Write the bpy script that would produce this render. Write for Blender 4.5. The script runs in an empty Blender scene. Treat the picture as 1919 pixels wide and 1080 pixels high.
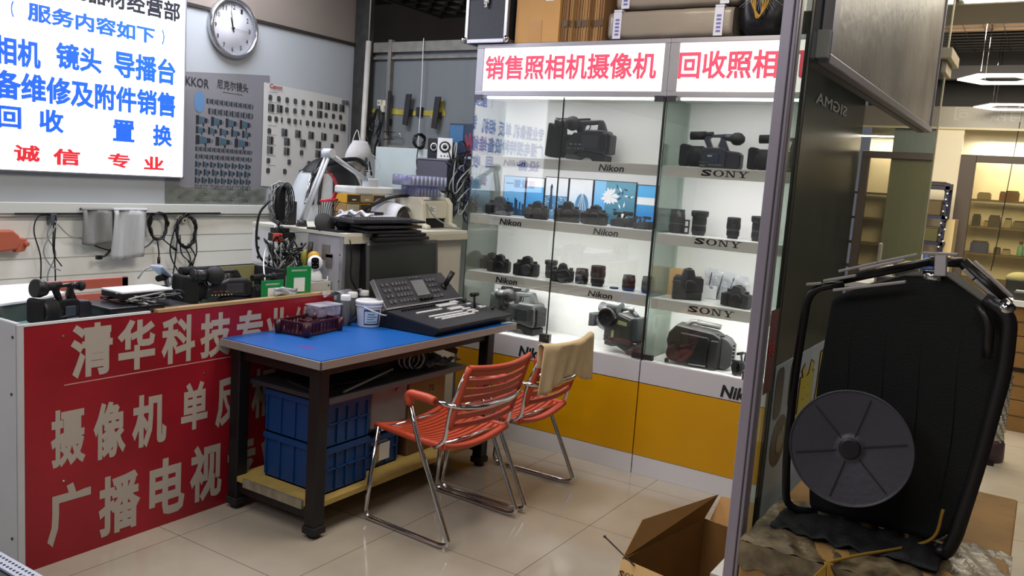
import bpy, math, random
from mathutils import Matrix, Vector, noise
random.seed(7)
R = math.radians
sc = bpy.context.scene
COL = sc.collection

def lin(h):
    h = h.lstrip('#')
    v = [int(h[i:i+2], 16)/255 for i in (0, 2, 4)]
    return tuple((c/12.92 if c <= .04045 else ((c+.055)/1.055)**2.4) for c in v) + (1.0,)

# ---------------------------------------------------------------- camera
F = 1572.956
yaw, pitch, roll = R(32.22395), R(7.459585), R(3.963127)
fw = Vector((-math.sin(yaw)*math.cos(pitch), math.cos(yaw)*math.cos(pitch), -math.sin(pitch)))
rt = Vector((math.cos(yaw), math.sin(yaw), 0))
up = rt.cross(fw)
r2 = rt*math.cos(roll)+up*math.sin(roll)
u2 = -rt*math.sin(roll)+up*math.cos(roll)
cd = bpy.data.cameras.new('camera')
cd.sensor_width = 36
cd.lens = F/1919*36
cd.clip_start = .02
cam = bpy.data.objects.new('camera', cd)
COL.objects.link(cam)
cam.matrix_world = Matrix(((r2.x, u2.x, -fw.x, 0), (r2.y, u2.y, -fw.y, 0), (r2.z, u2.z, -fw.z, 1.488), (0, 0, 0, 1)))
sc.camera = cam
# ---------------------------------------------------------------- light, exposure
w = bpy.data.worlds.new('world')
sc.world = w
w.use_nodes = True
w.node_tree.nodes['Background'].inputs[0].default_value = lin('#b9c0cc')
w.node_tree.nodes['Background'].inputs[1].default_value = .45
sc.view_settings.view_transform = 'Standard'
sc.view_settings.look = 'None'
sc.view_settings.gamma = 1
sc.view_settings.exposure = 0.0
sc.cycles.transparent_max_bounces = 20

def area(name, loc, rot, sx, sy, power, col='#ffffff'):
    l = bpy.data.lights.new(name, 'AREA')
    l.shape = 'RECTANGLE'
    l.size, l.size_y = sx, sy
    l.energy = power
    l.color = lin(col)[:3]
    o = bpy.data.objects.new(name, l)
    o.location = loc
    o.rotation_euler = rot
    COL.objects.link(o)
    return o
# ceiling lamps of the shop (above and behind the camera) and the light of the arcade on the right, with added fill lights
area('ceiling_and_fill_light', (-1.9, 1.0, 2.85), (0, 0, 0), 1.2, 1.2, 30, '#fff6ea')
area('ceiling_and_fill_light', (-1.7, -1.2, 2.85), (0, 0, 0), 1.4, 1.4, 50, '#eef2ff')
area('ceiling_and_fill_light', (-3.6, 2.9, 2.9), (0, 0, 0), .8, .8, 42, '#f1f4ff')
area('ceiling_and_fill_light', (-1.5, 2.9, 2.95), (0, 0, 0), .9, .9, 38, '#fff1e0')  # added fill over the floor between table and showcases
area('ceiling_and_fill_light', (-.1, .1, 2.7), (R(20), 0, 0), .6, .6, 9, '#fff2e2')  # added fill for the large carton's front, no lamp there
area('arcade_and_fill_light', (-.6, 6.8, 2.65), (R(25), 0, 0), 1.3, 1.3, 115, '#fff2da')
area('rear_hall_fill', (-3.2, 5.6, 3.1), (0, 0, 0), .8, .8, 12, '#ffe9d8')  # added fill to lift the unlit wall behind, no lamp there
area('arcade_and_fill_light', (.1, 9.8, 2.2), (0, 0, 0), 1.6, .2, 22, '#fff2da')  # added fill inside the far shop to brighten its cream wall
area('arcade_and_fill_light', (.3, 4.2, 2.75), (0, 0, 0), .8, 1.0, 40, '#fff0d8')

area('arcade_and_fill_light', (.35, 2.2, 2.9), (0, 0, 0), .8, .8, 9, '#f3f4ff')  # added fill for the poster on the partition glass

# ---------------------------------------------------------------- materials
_M = {}
def mat(name, col='#808080', rough=.5, metal=0, emit=0, var=0, scale=20, bump=0, bscale=60, trans=0, alpha=1, ior=1.45, spec=.5, stretch=None, coat=0, var2=None):
    if name in _M:
        return _M[name]
    m = bpy.data.materials.new(name)
    m.use_nodes = True
    nt = m.node_tree
    b = nt.nodes['Principled BSDF']
    c = lin(col)
    b.inputs['Base Color'].default_value = c
    b.inputs['Roughness'].default_value = rough
    b.inputs['Metallic'].default_value = metal
    b.inputs['IOR'].default_value = ior
    b.inputs['Specular IOR Level'].default_value = spec
    b.inputs['Coat Weight'].default_value = coat
    if trans:
        b.inputs['Transmission Weight'].default_value = trans
    if alpha < 1:
        b.inputs['Alpha'].default_value = alpha
    if emit:
        b.inputs['Emission Color'].default_value = c
        b.inputs['Emission Strength'].default_value = emit
    tc = mp = None
    if var or bump:
        tc = nt.nodes.new('ShaderNodeTexCoord')
        mp = nt.nodes.new('ShaderNodeMapping')
        if stretch:
            mp.inputs['Scale'].default_value = stretch
        nt.links.new(tc.outputs['Object'], mp.inputs['Vector'])
    if var:
        n = nt.nodes.new('ShaderNodeTexNoise')
        n.inputs['Scale'].default_value = scale
        n.inputs['Detail'].default_value = 5
        r = nt.nodes.new('ShaderNodeValToRGB')
        c2 = lin(var2) if var2 else tuple(max(0, x*(1-var)) for x in c[:3])+(1,)
        c3 = c if var2 else tuple(min(1, x*(1+var)) for x in c[:3])+(1,)
        r.color_ramp.elements[0].color = c2
        r.color_ramp.elements[1].color = c3
        r.color_ramp.elements[0].position = .3
        r.color_ramp.elements[1].position = .7
        nt.links.new(mp.outputs['Vector'], n.inputs['Vector'])
        nt.links.new(n.outputs['Fac'], r.inputs['Fac'])
        nt.links.new(r.outputs['Color'], b.inputs['Base Color'])
    if bump:
        n2 = nt.nodes.new('ShaderNodeTexNoise')
        n2.inputs['Scale'].default_value = bscale
        n2.inputs['Detail'].default_value = 4
        bp = nt.nodes.new('ShaderNodeBump')
        bp.inputs['Strength'].default_value = bump
        bp.inputs['Distance'].default_value = .01
        nt.links.new(mp.outputs['Vector'], n2.inputs['Vector'])
        nt.links.new(n2.outputs['Fac'], bp.inputs['Height'])
        nt.links.new(bp.outputs['Normal'], b.inputs['Normal'])
    _M[name] = m
    return m

def thin_glass(name, tint='#eef6f2', refl=1.0, haze=0, hcol='#dfe8e8', rough=0.0):
    """clear pane: transparent with fresnel mirror reflection and a little dust"""
    m = bpy.data.materials.new(name)
    m.use_nodes = True
    nt = m.node_tree
    nt.nodes.clear()
    out = nt.nodes.new('ShaderNodeOutputMaterial')
    tr = nt.nodes.new('ShaderNodeBsdfTransparent')
    tr.inputs[0].default_value = lin(tint)
    gl = nt.nodes.new('ShaderNodeBsdfGlossy')
    gl.inputs['Roughness'].default_value = rough
    ml = nt.nodes.new('ShaderNodeMath')
    ml.operation = 'MULTIPLY'
    ml.inputs[1].default_value = refl
    lw = nt.nodes.new('ShaderNodeLayerWeight')
    lw.inputs['Blend'].default_value = .3
    nt.links.new(lw.outputs['Fresnel'], ml.inputs[0])
    mx = nt.nodes.new('ShaderNodeMixShader')
    nt.links.new(ml.outputs[0], mx.inputs[0])
    nt.links.new(tr.outputs[0], mx.inputs[1])
    nt.links.new(gl.outputs[0], mx.inputs[2])
    last = mx
    if haze:
        df = nt.nodes.new('ShaderNodeBsdfDiffuse')
        df.inputs[0].default_value = lin(hcol)
        tc = nt.nodes.new('ShaderNodeTexCoord')
        mp = nt.nodes.new('ShaderNodeMapping')
        mp.inputs['Scale'].default_value = (3, 3, .5)
        n = nt.nodes.new('ShaderNodeTexNoise')
        n.inputs['Scale'].default_value = 4
        n.inputs['Detail'].default_value = 6
        m2 = nt.nodes.new('ShaderNodeMath')
        m2.operation = 'MULTIPLY'
        m2.inputs[1].default_value = haze
        nt.links.new(tc.outputs['Object'], mp.inputs[0])
        nt.links.new(mp.outputs[0], n.inputs['Vector'])
        nt.links.new(n.outputs['Fac'], m2.inputs[0])
        mx2 = nt.nodes.new('ShaderNodeMixShader')
        nt.links.new(m2.outputs[0], mx2.inputs[0])
        nt.links.new(mx.outputs[0], mx2.inputs[1])
        nt.links.new(df.outputs[0], mx2.inputs[2])
        last = mx2
    nt.links.new(last.outputs[0], out.inputs[0])
    return m

# ---------------------------------------------------------------- mesh builder
def smooth_path(pts, n=6, closed=False):
    P = [Vector(p) for p in pts]
    if len(P) < 3:
        return P
    out = []
    N = len(P)
    rng = range(N) if closed else range(N-1)
    for i in rng:
        p1, p2 = P[i], P[(i+1) % N]
        p0 = P[(i-1) % N] if closed or i > 0 else p1*2-p2
        p3 = P[(i+2) % N] if closed or i+2 < N else p2*2-p1
        for k in range(n):
            t = k/n
            out.append(.5*((2*p1)+(-p0+p2)*t+(2*p0-5*p1+4*p2-p3)*t*t+(-p0+3*p1-3*p2+p3)*t**3))
    if not closed:
        out.append(P[-1])
    return out

def round_path(pts, r=.03, n=5):
    """polyline with rounded corners"""
    P = [Vector(p) for p in pts]
    out = [P[0]]
    for i in range(1, len(P)-1):
        a, b, c = P[i-1], P[i], P[i+1]
        d1 = (a-b); d2 = (c-b)
        k = min(r, d1.length*.49, d2.length*.49)
        s = b+d1.normalized()*k
        e = b+d2.normalized()*k
        for j in range(n+1):
            t = j/n
            out.append(s*(1-t)**2+b*2*t*(1-t)+e*t*t)
    out.append(P[-1])
    return out

class MB:
    def __init__(s, T=None):
        s.v = []; s.f = []; s.sm = []; s.mi = []
        s.T = T or Matrix.Identity(4)
    def at(s, T):
        s.T = T
        return s
    def add(s, vs, fs, smooth=False, mi=0):
        b = len(s.v)
        s.v += [s.T @ Vector(p) for p in vs]
        s.f += [tuple(b+i for i in f) for f in fs]
        s.sm += [smooth]*len(fs)
        s.mi += [mi]*len(fs)
        return s
    def box(s, x0, x1, y0, y1, z0, z1, mi=0):
        return s.add([(x0, y0, z0), (x1, y0, z0), (x1, y1, z0), (x0, y1, z0), (x0, y0, z1), (x1, y0, z1), (x1, y1, z1), (x0, y1, z1)],
                     [(0, 3, 2, 1), (4, 5, 6, 7), (0, 1, 5, 4), (1, 2, 6, 5), (2, 3, 7, 6), (3, 0, 4, 7)], mi=mi)
    def cbox(s, c, d, mi=0):
        return s.box(c[0]-d[0]/2, c[0]+d[0]/2, c[1]-d[1]/2, c[1]+d[1]/2, c[2]-d[2]/2, c[2]+d[2]/2, mi)
    def prism(s, poly, h0, h1, axis='z', mi=0, smooth=False):
        """poly of 2D points extruded: axis z (x,y), axis y (x,z), axis x (y,z)"""
        def P(p, h):
            return (p[0], p[1], h) if axis == 'z' else ((p[0], h, p[1]) if axis == 'y' else (h, p[0], p[1]))
        n = len(poly)
        vs = [P(p, h0) for p in poly]+[P(p, h1) for p in poly]
        fs = [tuple(range(n))[::-1], tuple(range(n, 2*n))]+[(i, (i+1) % n, n+(i+1) % n, n+i) for i in range(n)]
        b = len(s.f)
        s.add(vs, fs, mi=mi)
        if smooth:
            for i in range(b+2, len(s.f)):
                s.sm[i] = True
        return s
    def lathe(s, prof, o=(0, 0, 0), d=(0, 0, 1), n=24, mi=0, caps=True, smooth=True, sx=1, sy=1):
        d = Vector(d).normalized()
        q = Vector((0, 0, 1)).rotation_difference(d).to_matrix()
        o = Vector(o)
        vs = []
        for r, z in prof:
            for k in range(n):
                a = 2*math.pi*k/n
                vs.append(o+q@Vector((r*math.cos(a)*sx, r*math.sin(a)*sy, z)))
        m = len(prof)
        fs = [(i*n+k, i*n+(k+1) % n, (i+1)*n+(k+1) % n, (i+1)*n+k) for i in range(m-1) for k in range(n)]
        b = len(s.f)
        s.add(vs, fs, smooth, mi)
        if caps:
            base = len(s.v)-len(vs)
            s.f += [tuple(base+k for k in range(n))[::-1], tuple(base+(m-1)*n+k for k in range(n))]
            s.sm += [False]*2
            s.mi += [mi]*2
        return s
    def cyl(s, a, b, r0, r1=None, n=16, mi=0, smooth=True):
        a = Vector(a); b = Vector(b)
        return s.lathe([(r0, 0), (r1 if r1 is not None else r0, (b-a).length)], a, b-a, n, mi, True, smooth)
    def tube(s, pts, r, n=8, closed=False, mi=0, flat=1):
        P = [Vector(p) for p in pts]
        N = len(P)
        vs = []
        nrm = None
        for i in range(N):
            if closed:
                t = (P[(i+1) % N]-P[i-1])
            else:
                t = P[min(i+1, N-1)]-P[max(i-1, 0)]
            if t.length < 1e-9:
                t = Vector((0, 0, 1))
            t.normalize()
            if nrm is None:
                nrm = t.orthogonal().normalized()
            nrm = (nrm-t*nrm.dot(t))
            if nrm.length < 1e-6:
                nrm = t.orthogonal()
            nrm.normalize()
            bn = t.cross(nrm)
            rr = r[i] if isinstance(r, (list, tuple)) else r
            for k in range(n):
                a = 2*math.pi*k/n
                vs.append(P[i]+nrm*math.cos(a)*rr+bn*math.sin(a)*rr*flat)
        fs = []
        for i in range(N if closed else N-1):
            j = (i+1) % N
            for k in range(n):
                fs.append((i*n+k, i*n+(k+1) % n, j*n+(k+1) % n, j*n+k))
        s.add(vs, fs, True, mi)
        if not closed:
            base = len(s.v)-len(vs)
            s.f += [tuple(base+k for k in range(n))[::-1], tuple(base+(N-1)*n+k for k in range(n))]
            s.sm += [False]*2
            s.mi += [mi]*2
        return s
    def ball(s, c, r, n=16, m=10, mi=0):
        if not isinstance(r, (tuple, list)):
            r = (r, r, r)
        c = Vector(c)
        vs = [c+Vector((0, 0, -r[2]))]
        for i in range(1, m):
            a = -math.pi/2+math.pi*i/m
            for k in range(n):
                b = 2*math.pi*k/n
                vs.append(c+Vector((r[0]*math.cos(a)*math.cos(b), r[1]*math.cos(a)*math.sin(b), r[2]*math.sin(a))))
        vs.append(c+Vector((0, 0, r[2])))
        fs = [(0, 1+(k+1) % n, 1+k) for k in range(n)]
        for i in range(m-2):
            for k in range(n):
                fs.append((1+i*n+k, 1+i*n+(k+1) % n, 1+(i+1)*n+(k+1) % n, 1+(i+1)*n+k))
        L = len(vs)-1
        fs += [(L, 1+(m-2)*n+k, 1+(m-2)*n+(k+1) % n) for k in range(n)]
        return s.add(vs, fs, True, mi)
    def sheet(s, fn, nu, nv, mi=0, smooth=True):
        vs = [fn(i/nu, j/nv) for j in range(nv+1) for i in range(nu+1)]
        w_ = nu+1
        return s.add(vs, [(j*w_+i, j*w_+i+1, (j+1)*w_+i+1, (j+1)*w_+i) for j in range(nv) for i in range(nu)], smooth, mi)

WM = {}
def link(o, parent):
    COL.objects.link(o)
    if parent:
        o.parent = parent
def thing(name, label, cat, loc=(0, 0, 0), rz=0, group=None):
    o = bpy.data.objects.new(name, None)
    o.empty_display_size = .05
    COL.objects.link(o)
    o.location = loc
    o.rotation_euler = (0, 0, rz)
    WM[o.name] = Matrix.Translation(Vector(loc)) @ Matrix.Rotation(rz, 4, 'Z')
    tag(o, label, cat, group)
    return o
def tag(o, label, cat, group=None, kind=None):
    o['label'] = label
    o['category'] = cat
    if group: o['group'] = group
    if kind: o['kind'] = kind
    return o
def obj(name, mb, m, parent=None, bevel=0, seg=2, solid=0, sub=0, label=None, off=0):
    me = bpy.data.meshes.new(name)
    vs = mb.v
    if parent is not None:
        inv = WM[parent.name].inverted()
        vs = [inv @ v for v in vs]
        o_loc = Vector()
    else:
        lo = [min(v[i] for v in vs) for i in range(3)]
        hi = [max(v[i] for v in vs) for i in range(3)]
        o_loc = Vector(((lo[0]+hi[0])/2, (lo[1]+hi[1])/2, lo[2]))
        vs = [v-o_loc for v in vs]
    me.from_pydata([tuple(v) for v in vs], [], mb.f)
    me.polygons.foreach_set('use_smooth', mb.sm)
    me.polygons.foreach_set('material_index', mb.mi)
    for x in (m if isinstance(m, (list, tuple)) else [m]):
        me.materials.append(x)
    me.update()
    o = bpy.data.objects.new(name, me)
    o.location = o_loc
    link(o, parent)
    WM[o.name] = WM[parent.name].copy() if parent is not None else Matrix.Translation(o_loc)
    if solid:
        md = o.modifiers.new('solid', 'SOLIDIFY'); md.thickness = solid; md.offset = off
    if bevel:
        md = o.modifiers.new('bevel', 'BEVEL'); md.width = bevel; md.segments = seg; md.limit_method = 'ANGLE'; md.angle_limit = R(40)
        if seg > 1: md.harden_normals = False
    if sub:
        md = o.modifiers.new('sub', 'SUBSURF'); md.levels = sub; md.render_levels = sub
    if label: o['label'] = label
    return o
def struct(name, mb, m, **k):
    o = obj(name, mb, m, **k)
    o['kind'] = 'structure'
    return o
def dup(root, loc=None, rz=None, label=None, group=None):
    r = root.copy()
    COL.objects.link(r)
    if loc is not None: r.location = loc
    if rz is not None: r.rotation_euler = (0, 0, rz)
    if label: r['label'] = label
    if group: r['group'] = group
    for ch in list(root.children):
        c = ch.copy(); COL.objects.link(c); c.parent = r
        for g in list(ch.children):
            d = g.copy(); COL.objects.link(d); d.parent = c
    return r
def place(root, loc, rz=0):
    root.location = loc
    root.rotation_euler = (0, 0, rz)
    return root

# text as mesh data (verts, faces) scaled into w x h, lying in XY
_TC = {}
def text_geo(s, bold=0.0, shear=0.0, ext=0.0):
    key = (s, bold, shear, ext)
    if key in _TC:
        return _TC[key]
    cu = bpy.data.curves.new('t', 'FONT')
    cu.body = s
    cu.resolution_u = 2
    cu.bevel_depth = bold
    cu.bevel_resolution = 0
    cu.shear = shear
    cu.extrude = ext
    o = bpy.data.objects.new('t', cu)
    COL.objects.link(o)
    dg = bpy.context.evaluated_depsgraph_get()
    dg.update()
    me = bpy.data.meshes.new_from_object(o.evaluated_get(dg))
    v = [tuple(p.co) for p in me.vertices]
    f = [tuple(p.vertices) for p in me.polygons]
    bpy.data.objects.remove(o)
    bpy.data.curves.remove(cu)
    bpy.data.meshes.remove(me)
    _TC[key] = (v, f)
    return v, f
def put_text(mb, s, o, right, up_, w_, h, bold=.02, shear=0, lift=.0012, ext=0, mi=0):
    """fit the text to a w x h box whose lower left corner is o"""
    v, f = text_geo(s, bold, shear, ext)
    if not v:
        return mb
    x0 = min(p[0] for p in v); x1 = max(p[0] for p in v)
    y0 = min(p[1] for p in v); y1 = max(p[1] for p in v)
    right = Vector(right).normalized(); up_ = Vector(up_).normalized()
    nn = right.cross(up_)
    o = Vector(o)
    sx = w_/max(1e-6, x1-x0); sy = h/max(1e-6, y1-y0)
    return mb.add([o+right*((p[0]-x0)*sx)+up_*((p[1]-y0)*sy)+nn*(lift+p[2]*sy*.01) for p in v], f, mi=mi)
# ================================================================ materials used in many places
m_white = mat('white_paint', '#d9dbdc', .45, var=.04, scale=3)
m_alu = mat('aluminium', '#a9a9af', .38, .75, var=.06, scale=8)
m_alud = mat('dull_aluminium', '#83807f', .5, .5, var=.12, scale=12, stretch=(1, 1, .15))
m_chrome = mat('chrome', '#d2d2d4', .12, 1)
m_black = mat('black_plastic', '#151517', .42)
m_blackm = mat('matte_black', '#0d0d0f', .8)
m_rubber = mat('black_rubber', '#1b1b1c', .65, bump=.3, bscale=300)
m_cable = mat('black_cable', '#101013', .45)
m_gcable = mat('grey_cable', '#8f9394', .5)
m_lens = mat('lens_glass', '#0a0c14', .05, 0, spec=1)
m_carton = mat('brown_cardboard', '#a87f4c', .8, var=.1, scale=6)
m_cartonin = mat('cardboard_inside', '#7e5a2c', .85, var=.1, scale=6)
m_cream = mat('cream_plastic', '#c9c8b8', .45)
m_wplas = mat('white_plastic', '#dcdfe4', .35)
m_clear = thin_glass('clear_plastic', '#eef0f5', 1.4, .55, '#dfe3ee', .08)
m_ink = mat('black_print', '#17181a', .5)

# ---- floor: polished cream tiles with thin grout
m_floor = bpy.data.materials.new('polished_tile')
m_floor.use_nodes = True
nt = m_floor.node_tree
bs = nt.nodes['Principled BSDF']
ge = nt.nodes.new('ShaderNodeNewGeometry')
sp = nt.nodes.new('ShaderNodeSeparateXYZ')
nt.links.new(ge.outputs['Position'], sp.inputs[0])
def mth(op, a, b=None, clamp=False):
    n = nt.nodes.new('ShaderNodeMath'); n.operation = op; n.use_clamp = clamp
    for i, x in enumerate((a, b)):
        if x is None: continue
        if isinstance(x, (int, float)): n.inputs[i].default_value = x
        else: nt.links.new(x, n.inputs[i])
    return n.outputs[0]
def grout(sock, off):
    t = mth('FRACT', mth('DIVIDE', mth('ADD', sock, off), .6))
    d = mth('ABSOLUTE', mth('SUBTRACT', t, .5))
    return mth('GREATER_THAN', d, .5-.0022)
g_ = mth('MAXIMUM', grout(sp.outputs[0], 1.53+6), grout(sp.outputs[1], -2.0+6))
nz = nt.nodes.new('ShaderNodeTexNoise'); nz.inputs['Scale'].default_value = 2.2; nz.inputs['Detail'].default_value = 6
nt.links.new(ge.outputs['Position'], nz.inputs['Vector'])
cr = nt.nodes.new('ShaderNodeValToRGB')
cr.color_ramp.elements[0].color = lin('#9d9588'); cr.color_ramp.elements[1].color = lin('#b0a89b')
cr.color_ramp.elements[0].position = .3; cr.color_ramp.elements[1].position = .7
nt.links.new(nz.outputs['Fac'], cr.inputs[0])
mxn = nt.nodes.new('ShaderNodeMix'); mxn.data_type = 'RGBA'
nt.links.new(g_, mxn.inputs[0]); nt.links.new(cr.outputs[0], mxn.inputs[6]); mxn.inputs[7].default_value = lin('#4a443d')
nt.links.new(mxn.outputs[2], bs.inputs['Base Color'])
rg = mth('ADD', mth('MULTIPLY', nz.outputs['Fac'], .08), .06)
nt.links.new(rg, bs.inputs['Roughness'])
bs.inputs['Specular IOR Level'].default_value = .6
struct('floor', MB().box(-4.3, 3.2, -3, 11, -.05, 0), m_floor)

# ---- left wall: smooth panel above, white slat boards below
m_wallup = mat('grey_wall_panel', '#a9aeb3', .35, var=.05, scale=1.5)
m_wallbrown = mat('taupe_wall', '#857b73', .7, var=.08, scale=2)
m_slat = mat('white_slat_board', '#eceee9', .4, var=.06, scale=5, stretch=(1, .15, 1))
b = MB()
b.box(-4.14, -4.08, -3, 4.32, 1.2, 2.30)
struct('wall_left', b, m_wallup)
b = MB().box(-4.16, -4.085, -3, 4.32, 2.30, 3.2)
struct('wall_left', b, m_wallbrown)
b = MB()
z = 1.15
tops = [1.150, 1.132, 1.043, .945, .853, .76, .665, .57, .475, .38, .285, .19, .095, 0]
for i in range(len(tops)-1):
    b.box(-4.14, -4.08, -3, 4.32, tops[i+1]+.0035, tops[i]-.0035)
b.box(-4.14, -4.088, -3, 4.32, 0, 1.15)
struct('wall_left', b, m_slat)
b = MB().box(-4.08, -4.05, -3, 4.0, 1.165, 1.218).box(-4.08, -4.062, -3, 4.0, 1.15, 1.165)
struct('trim_1', b, mat('rail_white', '#cfd2ce', .3), bevel=.003)
struct('trim_2', MB().box(-4.08, -4.068, -3, 4.3, 2.292, 2.31), mat('dark_trim', '#2a2826', .6))

# ---- back wall beside the showcases
m_backp = mat('grey_ribbed_panel', '#686d70', .45, var=.04, scale=40, stretch=(1, 1, .03))
m_frame = mat('dusty_frame', '#77756f', .6, .3, var=.2, scale=14)
b = MB().box(-4.08, -.49, 4.335, 4.36, 1.64, 2.26)
struct('wall_back', b, m_backp)
struct('wall_back', MB().box(-4.08, -.49, 4.33, 4.36, 0, 1.60), mat('white_lower_panel', '#b9bdbd', .5, var=.04, scale=3))
b = MB()
b.box(-4.0, -.49, 4.305, 4.335, 2.25, 2.315)
b.box(-4.0, -2.85, 4.312, 4.335, 2.205, 2.222)
b.box(-4.0, -2.85, 4.31, 4.335, 1.60, 1.648)
b.box(-3.80, -3.772, 4.30, 4.335, 1.53, 2.33)
b.box(-4.0, -3.965, 4.31, 4.335, 0, 2.25)
struct('trim_3', b, m_frame, bevel=.002)
b = MB().box(-4.08, -4.0, 4.28, 4.335, 0, 3.2).box(-3.985, -3.93, 4.25, 4.30, 1.62, 3.2)
struct('trim_4', b, mat('dark_corner_post', '#2b2a29', .6, var=.3, scale=20))
# darkness above and behind: wall of the hall and its ceiling
m_dark = mat('dark_ceiling', '#1c1b1b', .9, var=.15, scale=3)
struct('wall_back', MB().box(-7, -1.2, 6.9, 7.0, 0, 3.3), mat('dim_far_wall', '#6f655f', .8, var=.1, scale=2))
struct('wall_left', MB().box(-7.1, -7, 4.36, 7, 0, 3.3), mat('dim_side_wall', '#4c4744', .8))
struct('ceiling', MB().box(-7.2, 3.2, -3, 11, 3.2, 3.3), m_dark)
struct('wall_front', MB().box(-4.2, 3.2, -3.1, -3, 0, 3.2), mat('front_wall', '#8d8a86', .7))
struct('wall_right', MB().box(3.2, 3.3, -3, 11, 0, 3.2), mat('side_wall', '#8c8378', .7))

# ---- louvred grille lamp hanging behind the wall, just entering at the top
t = thing('louvre_grille', 'dark square ceiling grille hanging beyond the grey panel wall, cut by the top edge', 'ceiling grille', (-3.9, 5.15, 2.78))
b = MB()
for k in range(7):
    b.box(-4.35+k*.15, -4.335+k*.15, 4.75, 5.55, 2.74, 2.80)
for k in range(6):
    b.box(-4.35, -3.435, 4.75+k*.157, 4.765+k*.157, 2.74, 2.80)
obj('blades', b, mat('dark_blades', '#2a2927', .6), t)
b = MB().box(-4.38, -3.41, 4.72, 4.75, 2.73, 2.82).box(-4.38, -3.41, 5.55, 5.58, 2.73, 2.82).box(-4.38, -4.35, 4.72, 5.58, 2.73, 2.82).box(-3.44, -3.41, 4.72, 5.58, 2.73, 2.82)
obj('frame', b, mat('dark_blades', '#2a2927'), t)
obj('hanger', MB().cyl((-4.3, 5.15, 2.8), (-4.3, 5.15, 3.2), .006).cyl((-3.5, 5.15, 2.8), (-3.5, 5.15, 3.2), .006), m_black, t)

# ---- glass partition on the right, running away from the camera
m_pane = thin_glass('partition_glass', '#c4cfcb', 1.5, .16, '#6d726f')
m_stile = mat('partition_profile', '#9a93a0', .4, .35, var=.12, scale=10, stretch=(1, 1, .1))
b = MB().box(-.504, -.482, 1.74, 1.80, 0, 3.2).box(-.482, -.474, 1.745, 1.76, 0, 3.2).box(-.482, -.476, 1.775, 1.79, 0, 3.2)
struct('trim_5', b, m_stile, bevel=.002)
struct('trim_6', MB().box(-.50, -.482, 1.80, 1.815, 0, 3.2), mat('brushed_inner_stile', '#9aa39f', .3, .5))
struct('trim_7', MB().box(-.494, -.486, 1.90, 1.916, 0, 3.2), mat('black_gasket', '#141313', .5))
struct('window_1', MB().box(-.493, -.487, 1.925, 4.30, .0, 2.95), m_pane)
struct('window_2', MB().box(-.493, -.487, 1.815, 1.90, .0, 3.1), thin_glass('edge_glass', '#e6efe9', .35, .05, '#9aa39f'))
b = MB().box(-.496, -.484, 4.30, 4.318, 0, 3.2).box(-.51, -.47, 1.925, 4.3, 2.95, 3.2)
struct('trim_8', b, mat('end_stile', '#c2bda8', .4, .5))

# ================================================================ arcade beyond the partition, on the right
m_yel = mat('cream_lit_wall', '#f5ebd0', .6, var=.03, scale=1)
FY = 9.6
struct('wall_far', MB().box(-3.0, .02, 9.98, 10.05, 0, 3.2), m_yel)
struct('wall_far', MB().box(.02, .52, 9.66, 9.70, 0, 3.2), mat('grey_green_panel', '#7d8a84', .3, var=.1, scale=2))
struct('wall_far', MB().box(.52, .80, 9.98, 10.05, 0, 3.2), m_yel)
struct('wall_right', MB().box(.82, .90, 3.2, 9.55, 0, 3.2), mat('dark_shop_side', '#2b2d2d', .3, var=.3, scale=1.5))
struct('wall_far', MB().box(-3.0, -.84, FY, FY+.06, 0, 2.28), m_yel)
struct('wall_far', MB().box(-3.0, .8, FY-.005, FY+.05, 2.50, 3.2), mat('dark_upper_wall', '#191818', .6))
# dark framed glass shop front with shelves behind
m_brn = mat('brown_frame', '#554a42', .5)
b = MB()
b.box(-.84, -.70, FY-.02, FY+.06, 0, 2.03).box(-.70, .8, FY-.02, FY+.06, 1.96, 2.03).box(.72, .8, FY-.02, FY+.06, 0, 1.96)
struct('door_1', b, m_brn, bevel=.004)
struct('window_3', MB().box(-.70, .72, FY+.01, FY+.016, 0, 1.96), thin_glass('shop_front_glass', '#f3f0e4', .5, .06, '#e8dcb8'))
struct('wall_far', MB().box(-3.0, 1.6, FY-.01, FY+.05, 2.28, 2.50), mat('grey_fascia', '#8f8a7e', .3, var=.08, scale=2))
b = MB().box(-3.0, 1.6, FY-.03, FY-.01, 2.275, 2.295)
struct('trim_9', b, mat('pale_bead', '#d9cfa8', .4))
b = MB().box(-3, 1.6, 8.9, 9.0, 2.68, 2.80)
struct('trim_10', b, mat('dark_beam', '#1b1a1e', .5))
b = MB()
put_text(b, '有限公司', (-.33, FY-.012, 2.36), (-1, 0, 0), (0, 0, 1), .62, .15, .02, lift=-.001)
tag(obj('shop_lettering', b, mat('pale_letter', '#b9b5aa', .4)), 'mirrored pale company lettering on the grey fascia of the shop across the arcade', 'lettering')
# cable ladder with wire mesh below the arcade ceiling
t = thing('cable_ladder', 'beige cable ladder across the dark arcade ceiling above the wire mesh', 'cable tray', (-.3, 7.9, 2.98))
b = MB().box(-1.9, 1.6, 7.85, 7.87, 2.98, 3.04).box(-1.9, 1.6, 8.22, 8.24, 2.98, 3.04)
obj('side_rail', b, mat('beige_rail', '#a08468', .5), t)
b = MB()
for k in range(9): b.box(-1.7+k*.35, -1.66+k*.35, 7.87, 8.22, 2.985, 3.0)
obj('rung', b, mat('beige_rail', '#a08468'), t)
b = MB()
for k in range(26): b.cyl((-1.9+k*.14, 6.5, 2.92), (-1.9+k*.14, 8.9, 2.92), .003, n=5)
for k in range(18): b.cyl((-1.9, 6.5+k*.14, 2.925), (1.6, 6.5+k*.14, 2.925), .003, n=5)
tag(obj('wire_mesh', b, mat('dark_wire', '#4a453f', .6)), 'grid of thin wires stretched under the dark arcade ceiling', 'wire mesh')
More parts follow.
